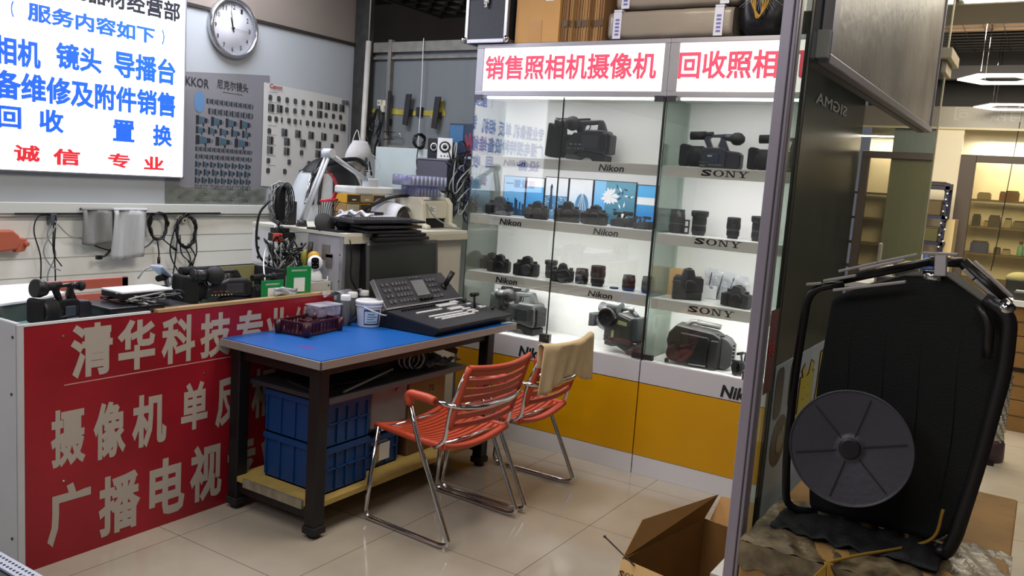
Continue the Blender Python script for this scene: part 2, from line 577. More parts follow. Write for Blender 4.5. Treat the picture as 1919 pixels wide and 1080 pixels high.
# soffit with the bright lamp panel at the upper right edge
b = MB().box(-.93, 1.4, 5.80, 6.42, 2.70, 2.78)
struct('ceiling', b, mat('beige_soffit', '#8b8676', .7))
t = thing('ceiling_panel_lamp', 'bright white panel lamp at the upper right corner of the picture', 'ceiling lamp', (.1, 5.3, 2.70))
obj('diffuser', MB().box(-.60, 1.2, 4.95, 5.79, 2.705, 2.72), mat('lamp_white', '#fffbea', .5, emit=3.0), t)
obj('housing', MB().box(-.63, 1.23, 4.92, 5.80, 2.72, 2.77), m_white, t)

def hexlamp(cx, cy, z, r, label):
    t = thing('hexagon_lamp', label, 'ceiling lamp', (cx, cy, z), 0)
    b = MB(); c = MB()
    for mb_, r1, r0, za, zb in ((b, r, r*.60, z-.006, z), (c, r*1.0, r*.60, z, z+.008)):
        vs = []; fs = []
        for zz in (za, zb):
            for rr in (r1, r0):
                for k in range(6):
                    a = k*math.pi/3
                    vs.append((cx+rr*math.cos(a), cy+rr*math.sin(a), zz))
        for k in range(6):
            n_ = (k+1) % 6
            fs += [(k, n_, 6+n_, 6+k), (12+k, 18+k, 18+n_, 12+n_), (k, 12+k, 12+n_, n_), (6+k, 6+n_, 18+n_, 18+k)]
        mb_.add(vs, fs)
    obj('light_ring', b, mat('lamp_ring', '#ffffff', .5, emit=2.0), t)
    obj('housing', c, m_white, t)
    e = MB()
    for k in (0, 2, 4):
        a = k*math.pi/3
        e.cyl((cx+r*.86*math.cos(a), cy+r*.86*math.sin(a), z+.03), (cx+r*.86*math.cos(a), cy+r*.86*math.sin(a), 3.2), .003, n=5)
    obj('wire', e, m_chrome, t)
hexlamp(-.457, 7.60, 2.50, .31, 'nearer hexagon ring lamp on the right, above the arcade shop front')
hexlamp(-.46, 9.2, 2.46, .30, 'lower, farther hexagon ring lamp hanging just in front of the grey fascia')

# hanging sign box back on the partition (dusty grey panel)
t = thing('hanging_sign_box', 'dusty grey metal back of a sign box hanging high on the glass partition', 'sign box', (-.47, 2.9, 1.80))
m_dust = mat('dusty_steel', '#8b8680', .36, .45, var=.35, scale=5, stretch=(1, .6, .5), bump=.15, bscale=40)
obj('back_panel', MB().box(-.478, -.470, 2.05, 3.87, 1.80, 3.05), m_dust, t)
b = MB().box(-.485, -.462, 1.99, 2.05, 1.80, 3.05).box(-.485, -.462, 3.87, 3.885, 1.80, 3.05).box(-.486, -.460, 1.99, 3.885, 1.79, 1.812)
obj('edge_profile', b, mat('grey_profile', '#84818a', .4, .5), t, bevel=.002)
obj('corner_tape', MB().box(-.489, -.462, 1.97, 2.0, 1.80, 1.86), mat('clear_tape', '#b9bcbc', .15, alpha=.7), t)
t2 = tag(obj('door_closer', MB().box(-.47, -.43, 3.95, 4.25, 2.10, 2.145).box(-.47, -.45, 4.0, 4.2, 2.05, 2.10), mat('pale_metal', '#b9b09c', .4, .4), bevel=.003), 'pale metal arm on the far end of the glass partition near the ceiling', 'door closer')
# reflection of a brand sign, painted as mirrored lettering on the glass
b = MB()
put_text(b, 'SIGMA', (-.4855, 2.35, 1.705), (0, -1, 0), (0, 0, 1), .34, .026, .01, lift=-.0005)
tag(obj('reflected_lettering', b, mat('reflected_letter', '#6f706a', .5)), 'small mirrored reflection of a brand sign, painted onto the partition glass below the sign box', 'lettering')
# ================================================================ light box sign on the left wall
t = thing('light_box_sign', 'glowing white sign with blue and red Chinese lettering on the left wall', 'sign', (-4.05, 2.05, 1.365))
obj('panel', MB().box(-4.075, -4.05, 1.13, 2.945, 1.368, 2.62), mat('glowing_white', '#f4f6ff', .4, emit=2.0), t)
b = MB().box(-4.08, -4.046, 2.945, 2.952, 1.362, 2.626).box(-4.08, -4.046, 1.12, 1.13, 1.362, 2.626).box(-4.08, -4.046, 1.12, 2.952, 1.362, 1.368).box(-4.08, -4.046, 1.12, 2.952, 2.62, 2.626)
obj('frame', b, mat('thin_silver_frame', '#9ea3ab', .4, .6), t)
m_blue = mat('sign_blue', '#1f5fe0', .5, emit=.6)
m_red = mat('sign_red', '#d62a34', .5, emit=.5)
m_dk = mat('sign_black', '#20222c', .5)
def wl(s, y0, y1, z0, z1, m, bold=.025, name='lettering'):
    b = MB()
    put_text(b, s, (-4.05, y0, z0), (0, 1, 0), (0, 0, 1), y1-y0, z1-z0, bold+.012)
    obj(name, b, m, t)
wl('清华科技专业维修', 1.16, 2.02, 2.235, 2.36, m_blue)
wl('广播影视器材经营部', 1.98, 2.915, 2.185, 2.29, m_dk, .02)
wl('（', 2.042, 2.056, 2.05, 2.125, m_blue)
wl('服务内容如下', 2.115, 2.765, 2.048, 2.135, m_blue)
wl('）', 2.805, 2.822, 2.055, 2.135, m_blue)
wl('专业摄像机 单反', 1.16, 1.93, 1.83, 1.96, m_blue)
wl('相机', 1.965, 2.175, 1.835, 1.965, m_blue)
wl('镜头', 2.245, 2.475, 1.855, 1.98, m_blue)
wl('导播台', 2.54, 2.893, 1.855, 1.99, m_blue)
wl('广播电视特种设备维修及附件销售', 1.15, 2.893, 1.68, 1.815, m_blue)
wl('回', 1.98, 2.085, 1.555, 1.655, m_blue)
wl('收', 2.165, 2.285, 1.55, 1.66, m_blue)
wl('置', 2.535, 2.655, 1.535, 1.645, m_blue)
wl('换', 2.76, 2.878, 1.525, 1.64, m_blue)
wl('设备', 1.2, 1.6, 1.555, 1.655, m_blue)
wl('诚', 2.05, 2.17, 1.405, 1.485, m_red)
wl('信', 2.23, 2.365, 1.40, 1.48, m_red)
wl('专', 2.51, 2.63, 1.40, 1.475, m_red)
wl('业', 2.71, 2.83, 1.40, 1.47, m_red)
wl('信誉第一', 1.25, 1.75, 1.40, 1.48, m_red)

# ================================================================ wall clock
t = thing('wall_clock', 'round white wall clock with a silver rim above the grey lens poster', 'clock', (-4.08, 3.32, 2.23))
ca = (-4.08, 3.272, 2.225)
obj('rim', MB().lathe([(.164, 0), (.170, .012), (.168, .032), (.160, .042), (.150, .040), (.146, .026), (.146, .012)], ca, (1, 0, 0), 64, caps=False), mat('silver_rim', '#b7b9bd', .2, .9), t)
obj('dial', MB().lathe([(.0005, .010), (.150, .010), (.150, .014), (.0005, .014)], ca, (1, 0, 0), 64, caps=False), mat('clock_white', '#c9cad2', .4), t)
b = MB()
for h in range(1, 13):
    a = math.radians(90-h*30)
    w_, h_ = (.026 if h > 9 else .014), .026
    cy = ca[1]+.118*math.cos(a); cz = ca[2]+.118*math.sin(a)
    put_text(b, str(h), (ca[0]+.014, cy-w_/2, cz-h_/2), (0, 1, 0), (0, 0, 1), w_, h_, .01)
obj('numerals', b, m_ink, t)
b = MB()
for h in range(60):
    a = math.radians(h*6); r0, r1 = (.136, .141)
    b.at(Matrix.Translation((ca[0]+.0145, ca[1], ca[2])) @ Matrix.Rotation(a, 4, 'X')).box(0, .0006, -.0007, .0007, r0, r1)
b.at(Matrix.Identity(4))
obj('minute_track', b, m_ink, t)
def hand(name, ang, L, wd, x):
    b = MB(Matrix.Translation((ca[0]+x, ca[1], ca[2])) @ Matrix.Rotation(math.radians(-ang), 4, 'X'))
    b.prism([(-wd, -.02), (wd, -.02), (wd*.4, L), (-wd*.4, L)], 0, .0015, 'x')
    obj(name, b, m_ink, t)
hand('hour_hand', 344, .06, .0045, .016)
hand('minute_hand', 350, .10, .003, .018)
hand('second_hand', 92, .125, .0009, .020)
obj('hub', MB().cyl((ca[0]+.014, ca[1], ca[2]), (ca[0]+.024, ca[1], ca[2]), .007), m_ink, t)

# ================================================================ lens posters
m_print = mat('lens_print', '#23262c', .5)
m_print2 = mat('lens_print_teal', '#3f5b6b', .4)
def lens_shape(b, y, z, L, H, kind=0):
    """small printed lens silhouettes, laid flat on the poster"""
    x = b._x
    def q(pts, mi):
        b.add([(x, y+p[0]*L, z+p[1]*H) for p in pts], [tuple(range(len(pts)))], mi=mi)
    if kind == 0:
        q([(0, -.4), (.3, -.5), (.3, .5), (0, .4)], 0); q([(.35, -.5), (.75, -.5), (.75, .5), (.35, .5)], 1); q([(.8, -.4), (1, -.35), (1, .35), (.8, .4)], 0)
    elif kind == 1:
        q([(0, -.5), (.22, -.5), (.22, .5), (0, .5)], 0); q([(.25, -.42), (.6, -.34), (.6, .34), (.25, .42)], 2); q([(.63, -.3), (.85, -.24), (.85, .24), (.63, .3)], 0); q([(.88, -.2), (1, -.16), (1, .16), (.88, .2)], 1); q([(.5, -.34), (.62, -.34), (.6, -.7), (.52, -.7)], 0)
    else:
        q([(0, -.5), (.12, -.5), (.12, .5), (0, .5)], 0); q([(.2, -.5), (.34, -.5), (.34, .5), (.2, .5)], 0); q([(.42, -.45), (.8, -.45), (.8, .45), (.42, .45)], 0); q([(.86, -.4), (.9, -.4), (.9, .4), (.86, .4)], 1)
# grey lens poster
t = thing('lens_poster', 'grey lens chart poster with rows of teal lenses and clear tape, under the clock', 'poster', (-4.078, 3.2, 1.22))
PG = mat('poster_grey', '#7c7c82', .32, var=.04, scale=3, coat=.4)
obj('sheet', MB().add([(-4.076, 2.86, 1.225), (-4.076, 3.56, 1.225), (-4.076, 3.56, 2.00), (-4.076, 2.86, 1.93)], [(0, 1, 2, 3)]), PG, t)
b = MB(); put_text(b, 'NIKKOR', (-4.075, 2.915, 1.868), (0, 1, 0), (0, 0, 1), .21, .05, .01)
put_text(b, '尼克尔镜头', (-4.075, 3.18, 1.878), (0, 1, 0), (0, 0, 1), .22, .052, .01)
b.box(-4.0752, -4.0745, 3.22, 3.36, 1.86, 1.862)
obj('title', b, mat('poster_ink', '#2b2b30', .5), t)
b = MB(); b._x = -4.0745
rows = [(1.800, 12, .035, .03, 0), (1.745, 10, .04, .035, 0), (1.690, 4, .11, .05, 1), (1.635, 5, .08, .04, 1), (1.580, 3, .15, .05, 1), (1.530, 13, .028, .026, 0), (1.488, 11, .036, .026, 0), (1.445, 8, .055, .032, 1), (1.400, 7, .06, .036, 1), (1.355, 9, .05, .034, 1), (1.315, 11, .034, .026, 0), (1.278, 12, .03, .026, 0), (1.243, 11, .03, .024, 0)]
for zz, n_, L, H, kd in rows:
    for k in range(n_):
        y = 3.045+k*(.40/n_)
        if zz > 1.74 and k < 2: continue
        lens_shape(b, y, zz+.05*(y-3.0)*0, min(L, .40/n_*.88), H, kd)
b.lathe([(.001, 0), (.05, .0)], (-4.0744, 3.065, 1.79), (1, 0, 0), 20, caps=False, mi=3, sx=1.2, sy=.7)
obj('lens_rows', b, [m_print, mat('lens_grey', '#5d646c', .5), m_print2, mat('lens_blue', '#5a80a8', .4)], t)
b = MB()
for k in range(5):
    b.box(-4.0735, -4.073, 3.0+random.random()*.1, 3.35+random.random()*.12, 1.235+k*.012, 1.238+k*.012)
def tp(u, v):
    return (-4.072+.004*math.sin(u*37)*math.sin(v*9), 2.86+u*.68, 1.222+v*.10)
obj('clear_tape', b.sheet(tp, 40, 6), thin_glass('tape_film', '#e8ece8', 2.5, .35, '#c3cabd', .12), t)
# white lens poster
t = thing('lens_poster', 'white lens chart poster with small black lenses and a red title, beside the back corner', 'poster', (-4.078, 3.9, 1.28))
def cy_(u, v):
    return (-4.074+.003*math.sin(u*8+v*3), 3.515+u*.735, 1.335+v*(.62)-u*.02)
obj('sheet', MB().sheet(cy_, 16, 4), mat('poster_white', '#c3c3c0', .45, var=.03, scale=4), t)
b = MB(); b._x = -4.0685
rows = [(1.87, 'aaaaaacccc'), (1.81, 'ccaaaacaaa'), (1.745, 'aabaabaaabaac'), (1.67, 'accccc'), (1.615, 'cccca'), (1.555, 'ccacc'), (1.49, 'aaaa'), (1.43, 'aaaaa')]
for zz, st in rows:
    n_ = len(st)
    for k, ch in enumerate(st):
        y = 3.55+k*(.67/n_)
        if ch == 'c': lens_shape(b, y, zz, .055, .05, 2)
        else: lens_shape(b, y, zz, .028 if ch == 'a' else .014, .034, 0)
    b.box(-4.0688, -4.0683, 3.55, 3.62, zz+.032, zz+.034)
obj('lens_rows', b, [m_print, mat('lens_dark', '#3a3a3c', .5), m_print2], t)
b = MB(); put_text(b, 'Canon', (-4.0685, 3.555, 1.925), (0, 1, 0), (0, 0, 1), .10, .028, .03)
obj('title', b, mat('poster_red', '#8c2630', .5), t)
b = MB(); put_text(b, '佳能', (-4.0685, 4.17, 1.895), (0, 1, 0), (0, 0, 1), .07, .035, .02)
obj('subtitle', b, m_ink, t)

# ================================================================ things hanging on the slat wall
m_towg = mat('grey_towel_cloth', '#9c9d9b', .95, bump=.8, bscale=500)
m_toww = mat('pale_towel_cloth', '#c4c7c9', .95, bump=.6, bscale=400)
def towel(y0, y1, z0, x, m, name, label, skew=0):
    def fn(u, v):
        return (x+.010*math.sin(u*9+v*2)+.004*math.sin(u*23), y0+(y1-y0)*u+skew*(1-v), 1.185-(1.185-z0)*(1-v)-.008*math.sin(u*5)*(1-v))
    b = MB().sheet(fn, 26, 10)
    def fold(u, v):
        a = math.pi*v
        return (x-.012+.012*math.cos(a)*1.0+.003*math.sin(u*9), y0+(y1-y0)*u, 1.185+.010*math.sin(a))
    b.sheet(fold, 26, 5)
    tag(obj(name, b, m, solid=.006), label, 'towel')
b = MB().tube([(-4.045, 2.05, 1.165), (-4.045, 3.2, 1.17)], .004)
tag(obj('hanging_rail', b, m_cable), 'thin dark rail under the white ledge that carries the towels', 'rail')
towel(2.358, 2.53, 1.015, -4.02, m_towg, 'grey_towel', 'grey hand towel hanging on the slat wall, left of the pale one')
towel(2.520, 2.71, .935, -4.012, m_toww, 'pale_towel', 'pale grey towel hanging on the slat wall, right of the darker towel', -.02)
# coiled cables
def coil(cy, cz, ry, rz_, n_, name, label, m=m_cable, x=-4.05, tails=(), thick=.0045):
    t = thing(name, label, 'cable', (x, cy, cz))
    b = MB()
    rnd = random.Random(int(cy*1000))
    pts = []
    for k in range(n_*14):
        a = 2*math.pi*k/14
        q = rnd.uniform(.86, 1.05)
        pts.append((x+rnd.uniform(-.01, .018), cy+ry*q*math.sin(a), cz+rz_*q*math.cos(a)))
    b.tube(smooth_path(pts, 3), thick, 6)
    obj('loops', b, m, t)
    for tl in tails:
        b = MB().tube(smooth_path([(x+.01,)+p for p in tl], 6), thick*.8, 6)
        e = tl[-1]
        q = tl[-2]
        d = Vector((0, e[0]-q[0], e[1]-q[1])).normalized()
        b.cyl((x+.01, e[0], e[1]), Vector((x+.01, e[0], e[1]))+d*.035, .008, n=8)
        obj('plug_end', b, m, t)
    return t
coil(2.80, 1.10, .055, .075, 5, 'coiled_cable', 'black coiled cable on the slat wall right beside the pale towel', tails=[((2.77, 1.03), (2.74, 1.0), (2.71, .985)), ((2.79, 1.02), (2.80, .96), (2.80, .93)), ((2.82, 1.03), (2.86, 1.0), (2.88, .985))])
coil(2.975, 1.07, .065, .095, 6, 'coiled_cable', 'larger dark coiled cable bundle hanging from yellow sockets, right of the other coil',
     tails=[((2.93, 1.05), (2.94, .95), (2.99, .90)), ((2.98, 1.0), (3.03, .93), (3.01, .88)), ((2.90, 1.1), (2.87, .95), (2.95, .80)), ((3.03, 1.05), (3.04, .95), (3.02, .90)), ((2.95, 1.0), (3.0, .9), (2.93, .78)), ((2.92, 1.1), (2.90, .9), (2.88, .78))])
t = thing('wall_socket', 'small cream sockets screwed to the slat wall above the large cable coil', 'socket', (-4.06, 2.95, 1.14))
b = MB().box(-4.08, -4.055, 2.925, 2.955, 1.135, 1.165).box(-4.08, -4.055, 2.955, 2.985, 1.115, 1.142).box(-4.08, -4.05, 2.94, 2.965, 1.15, 1.175)
obj('blocks', b, m_cream, t, bevel=.002)
obj('holes', MB().cyl((-4.055, 2.97, 1.128), (-4.053, 2.97, 1.128), .006, n=8).cyl((-4.055, 2.94, 1.15), (-4.053, 2.94, 1.15), .005, n=8), m_ink, t)
# cords at the left
def cord(pts, name, label, m=m_cable, r=.004, cat='cable', n=6, grp=None):
    return tag(obj(name, MB().tube(smooth_path(pts, n), r, 6), m), label, cat, grp)
x = -4.05
t = thing('hanging_cables', 'grey and black cords drooping from a hook on the slat wall, left of the towels', 'cable', (x, 2.22, 1.0))
for i, pts in enumerate([[(2.22, 1.16), (2.16, 1.15), (2.14, 1.08), (2.17, .96), (2.17, .84), (2.16, .70)], [(2.23, 1.15), (2.20, 1.06), (2.24, .97), (2.20, .86), (2.22, .70)], [(2.24, 1.16), (2.23, 1.0), (2.235, .85), (2.23, .70)], [(2.23, 1.13), (2.30, 1.06), (2.37, 1.04)], [(2.22, 1.12), (2.22, .98), (2.26, .91)], [(2.24, 1.13), (2.17, 1.0), (2.20, .92), (2.25, .89)]]):
    obj('cord', MB().tube(smooth_path([(x+.006*i,)+p for p in pts], 6), .0032, 6), [m_cable, m_gcable][i % 2], t)
obj('hook', MB().box(-4.08, -4.04, 2.215, 2.245, 1.11, 1.165), mat('dull_bracket', '#6c7076', .4, .6), t, bevel=.002)
# clear bag tail behind the towels: plug cord with black plug
cord([(-4.03, 2.40, 1.02), (-4.03, 2.47, .99), (-4.03, 2.56, .965)], 'power_cable', 'short black cord end showing under the grey towel')
b = MB().tube(smooth_path([(-4.03, 2.52, .985), (-4.03, 2.49, .955), (-4.03, 2.46, .945)], 4), .006, 6).box(-4.04, -4.02, 2.44, 2.465, .935, .955)
tag(obj('power_plug', b, m_black), 'black plug dangling below the grey towel', 'plug')
# orange tape gun at the far left
t = thing('tape_dispenser', 'orange plastic tape dispenser hanging at the left edge over the slat wall', 'tape dispenser', (-4.04, 2.02, 1.05))
m_or = mat('orange_plastic', '#b5614a', .45)
b = MB().prism([(1.93, 1.09), (2.03, 1.09), (2.06, 1.065), (2.065, 1.03), (2.05, 1.0), (1.93, .985)], -4.07, -4.02, 'x')
obj('body', b, m_or, t, bevel=.008)
b = MB().prism([(2.05, 1.055), (2.095, 1.05), (2.10, 1.02), (2.085, .99), (2.045, .985)], -4.065, -4.025, 'x').cyl((-4.05, 2.09, 1.025), (-4.01, 2.09, 1.025), .012)
obj('nozzle', b, m_or, t, bevel=.005)
# ================================================================ camera builders (local frame: front towards -x for camcorders, towards -y for stills)
def mk_mats(tag_, base):
    return (mat('cam_'+tag_, base, .42, bump=.15, bscale=400), mat('cam_dark_'+tag_, '#141416', .5), mat('cam_mid_'+tag_, base, .3))
def dslr(label, W=.14, H=.105, back=True, m=None, grip=False, lens=0, group=None, top=0, screen='#1f1d22'):
    """stills camera; front towards -y"""
    m = m or mat('camera_black', '#1d1e20', .45, bump=.2, bscale=350)
    t = thing('stills_camera', label, 'camera', group=group)
    hb = H*.72
    z0 = 0
    if grip: z0 = H*.22
    D = .045
    T = Matrix.Identity(4)
    b = MB()
    w2 = W/2
    prof = [(-w2, .004), (-w2+.006, 0), (w2-.01, 0), (w2, .008), (w2, hb*.84), (w2-.012, hb*.93), (W*.22, hb*.97), (W*.15, H*.97), (-W*.10, H), (-W*.17, H*.97), (-W*.24, hb*.95), (-w2+.008, hb*.92), (-w2, hb*.82)]
    b.prism([(p[0], p[1]*(1-z0/H)+z0 if grip else p[1]) for p in prof], -D/2, D/2, 'y')
    obj('body', b, m, t, bevel=.005, seg=2)
    b = MB().prism([(-w2, -D/2-.022), (-w2+.032, -D/2-.024), (-w2+.036, 0), (-w2, 0)], z0+.004, hb*.86, 'z')
    if grip:
        b.box(-w2, w2-.004, -D/2-.006, D/2, 0, z0+.006)
    obj('grip', b, m_rubber, t, bevel=.006, seg=2)
    # viewfinder eyepiece at the back + hump
    b = MB().box(-W*.10, W*.12, D/2, D/2+.014, H*.66, H*.86).box(-W*.08, W*.10, D/2+.014, D/2+.018, H*.68, H*.84)
    obj('eyepiece', b, m_rubber, t, bevel=.004)
    b = MB().box(-W*.30, W*.18, D/2, D/2+.004, z0+H*.12, H*.60)
    obj('screen', b, mat('camera_screen'+screen, screen, .12, spec=.8), t, bevel=.002)
    b = MB()
    for k in range(4): b.cyl((-W*.36, D/2, z0+H*.18+k*H*.11), (-W*.36, D/2+.004, z0+H*.18+k*H*.11), .0035, n=8)
    b.cyl((W*.30, D/2, H*.42), (W*.30, D/2+.005, H*.42), .011, n=16)
    obj('buttons', b, m_black, t)
    b = MB().cyl((-W*.36, 0, hb*.9), (-W*.36, 0, hb+.010), .013, n=18).cyl((W*.36, -.004, hb*.9), (W*.36, -.004, hb+.008), .011, n=18).box(-W*.07, W*.07, -.008, .012, H-.002, H+.003)
    obj('dial', b, m_black, t)
    if lens:
        b = MB().lathe([(.034, 0), (.035, .008), (.033, .012), (.034, lens*.6), (.037, lens*.62), (.037, lens), (.033, lens), (.031, lens-.006), (.001, lens-.010)], (.008, -D/2, (z0+hb)*.5), (0, -1, 0), 28, caps=False)
    else:
        b = MB().lathe([(.031, 0), (.031, .008), (.027, .010), (.001, .009)], (.008, -D/2, z0*.5+hb*.48), (0, -1, 0), 28, caps=False)
    obj('lens' if lens else 'mount_cap', b, m_black, t)
    # strap lugs and accessory door line
    obj('strap_lug', MB().tube([(-w2-.002, 0, hb*.78), (-w2-.008, 0, hb*.74), (-w2-.002, 0, hb*.70)], .0015, 5).tube([(w2+.002, 0, hb*.78), (w2+.008, 0, hb*.74), (w2+.002, 0, hb*.70)], .0015, 5), m_chrome, t)
    return t

def lens_thing(label, Rr, H, kind=0, group=None):
    t = thing('camera_lens', label, 'lens', group=group)
    m = mat('lens_black', '#212224', .4)
    m2 = m_rubber
    if kind == 0:      # narrow bayonet, wide hood above
        pr = [(Rr*.78, 0), (Rr*.78, H*.10), (Rr*.92, H*.13), (Rr*.92, H*.42), (Rr, H*.45), (Rr, H*.97), (Rr*.96, H)]
    elif kind == 1:    # flared hood on top
        pr = [(Rr*.80, 0), (Rr*.80, H*.08), (Rr*.9, H*.12), (Rr*.9, H*.75), (Rr*1.08, H*.80), (Rr*1.12, H*.97), (Rr*1.08, H)]
    else:
        pr = [(Rr*.85, 0), (Rr*.95, H*.06), (Rr, H*.12), (Rr, H*.82), (Rr*.93, H*.84), (Rr*.93, H)]
    obj('barrel', MB().lathe(pr, n=32), m, t)
    ra = pr[3][0]
    for (a, c_) in (((.18, .36), 0), ((.50, .72), 1)):
        b = MB()
        rr = max(p[0] for p in pr if p[1] <= H*a[1]+1e-6)*1.03
        prof = []
        n_ = 6
        for k in range(n_):
            z0 = H*(a[0]+(a[1]-a[0])*k/n_); z1 = H*(a[0]+(a[1]-a[0])*(k+.6)/n_)
            prof += [(rr, z0), (rr, z1), (rr*.97, z1+.0005), (rr*.97, H*(a[0]+(a[1]-a[0])*(k+1)/n_)-.0005)]
        b.lathe(prof, n=32)
        obj('zoom_ring' if c_ else 'focus_ring', b, m2, t)
    zc = H
    obj('cap', MB().lathe([(pr[-1][0]*.98, 0), (pr[-1][0]*.98, .003), (pr[-1][0]*.6, .004), (pr[-1][0]*.55, .002), (.001, .002)], (0, 0, zc), n=28, caps=False), m_black, t)
    obj('index_band', MB().lathe([(ra*1.012, H*.405), (ra*1.012, H*.425)], n=32, caps=False), mat('grey_band', '#7c8084', .3, .6), t)
    return t

def side_poly(L, H, pts):
    return [(-L/2+L*u, H*v) for u, v in pts]
def shoulder_cam(label, L=.37, H=.23, m=None, grey=False):
    """shoulder camcorder, lens to the left (-x), handle above, battery at the back"""
    m = m or mat('camcorder_black', '#26272a', .38, bump=.1, bscale=300)
    mk_ = mat('camcorder_dull', '#3c3f3f', .5) if grey else m_blackm
    t = thing('shoulder_camcorder', label, 'camcorder')
    X = lambda u: -L/2+L*u
    Z = lambda v: H*v
    P = lambda *p: side_poly(L, H, p)
    w_ = .062
    obj('body', MB().prism(P((.34, .15), (.34, .45), (.46, .64), (.57, .64), (.66, .72), (.95, .72), (.985, .58), (1, .30), (.966, .17), (.72, .22), (.55, .22), (.5, .15)), -w_, w_, 'y'), m, t, bevel=.012, seg=3)
    obj('shoulder_pad', MB().prism(P((.5, .13), (.56, .10), (.60, .09), (.68, .10), (.75, .06), (.79, .0), (.975, .0), (.98, .15), (.72, .22), (.56, .20)), -w_*.85, w_*.85, 'y'), m_rubber, t, bevel=.006)
    obj('base_plate', MB().prism(P((.30, .09), (.33, .04), (.52, .03), (.60, .10), (.52, .15), (.33, .15)), -.03, .03, 'y'), mat('camcorder_strip', '#5c5f5c', .35), t, bevel=.003)
    obj('lens_barrel', MB().lathe([(.040, 0), (.042, L*.10), (.047, L*.11), (.047, L*.20)], (X(.40), 0, Z(.40)), (-1, 0, 0), 32), mat('lens_black', '#212224', .4), t)
    b = MB()
    for k in range(8): b.lathe([(.0485, 0), (.0485, .004)], (X(.23)+k*.0065, 0, Z(.40)), (1, 0, 0), 28)
    obj('focus_ring', b, m_rubber, t)
    obj('lens_hood', MB().prism(P((.0, .08), (.03, .86), (.10, .83), (.22, .77), (.245, .07), (.10, .05)), -.058, .058, 'y'), mk_, t, bevel=.010, seg=2)
    obj('handle', MB().prism(P((.42, .80), (.50, .93), (.84, .96), (.87, .90), (.92, .72), (.78, .72), (.79, .86), (.69, .84), (.576, .83), (.55, .66), (.47, .64)), -.017, .017, 'y'), m, t, bevel=.005)
    b = MB().cyl((X(.16), -.045, Z(.86)), (X(.40), -.045, Z(.84)), .022, .026).cyl((X(.155), -.045, Z(.86)), (X(.20), -.045, Z(.858)), .028, .024)
    obj('viewfinder', b, m, t)
    obj('eye_cup', MB().lathe([(.024, 0), (.034, .015), (.040, .035), (.036, .055), (.022, .068), (.012, .07)], (X(.34), -.055, Z(.845)), (1, -.15, 0), 24), m_rubber, t)
    obj('microphone', MB().cyl((X(.22), .03, Z(.92)), (X(.60), .03, Z(.95)), .013).cyl((X(.10), .03, Z(.91)), (X(.30), .03, Z(.92)), .019), m_blackm, t)
    obj('battery', MB().prism(P((.95, .17), (1.03, .20), (1.035, .62), (.955, .66)), -.048, .048, 'y'), m_black, t, bevel=.006)
    obj('side_panel', MB().box(X(.60), X(.86), -w_-.004, -w_, Z(.30), Z(.58)), mat('panel_grey', '#393b3f', .3), t, bevel=.002)
    b = MB()
    for k in range(7): b.cyl((X(.40)+k*.015, -w_-.006, Z(.28)), (X(.40)+k*.015, -w_, Z(.28)), .0035, n=8)
    for k in range(3): b.box(X(.42)+k*.026, X(.42)+k*.026+.016, -w_-.005, -w_+.001, Z(.36), Z(.39))
    obj('buttons', b, m_chrome, t)
    obj('rear_plate', MB().box(X(.90), X(.985), -w_-.003, -w_, Z(.24), Z(.62)), mk_, t, bevel=.003)
    obj('cable_loop', MB().tube(smooth_path([(X(.30), -.04, Z(.74)), (X(.33), -.06, Z(.56)), (X(.42), -.06, Z(.54)), (X(.47), -.05, Z(.64))]), .004, 6).tube(smooth_path([(X(.66), -.02, Z(.84)), (X(.69), -.03, Z(.80)), (X(.67), -.03, Z(.72))]), .003, 6), m_cable, t)
    if grey:
        b = MB(); put_text(b, 'JVC', (X(1.036), -.02, Z(.05)), (0, 1, 0), (0, 0, 1), .03, .010, .02)
        obj('shoe_block', MB().box(X(.60), X(.70), -.02, .02, Z(.96), Z(1.06)), m, t, bevel=.005)
    return t

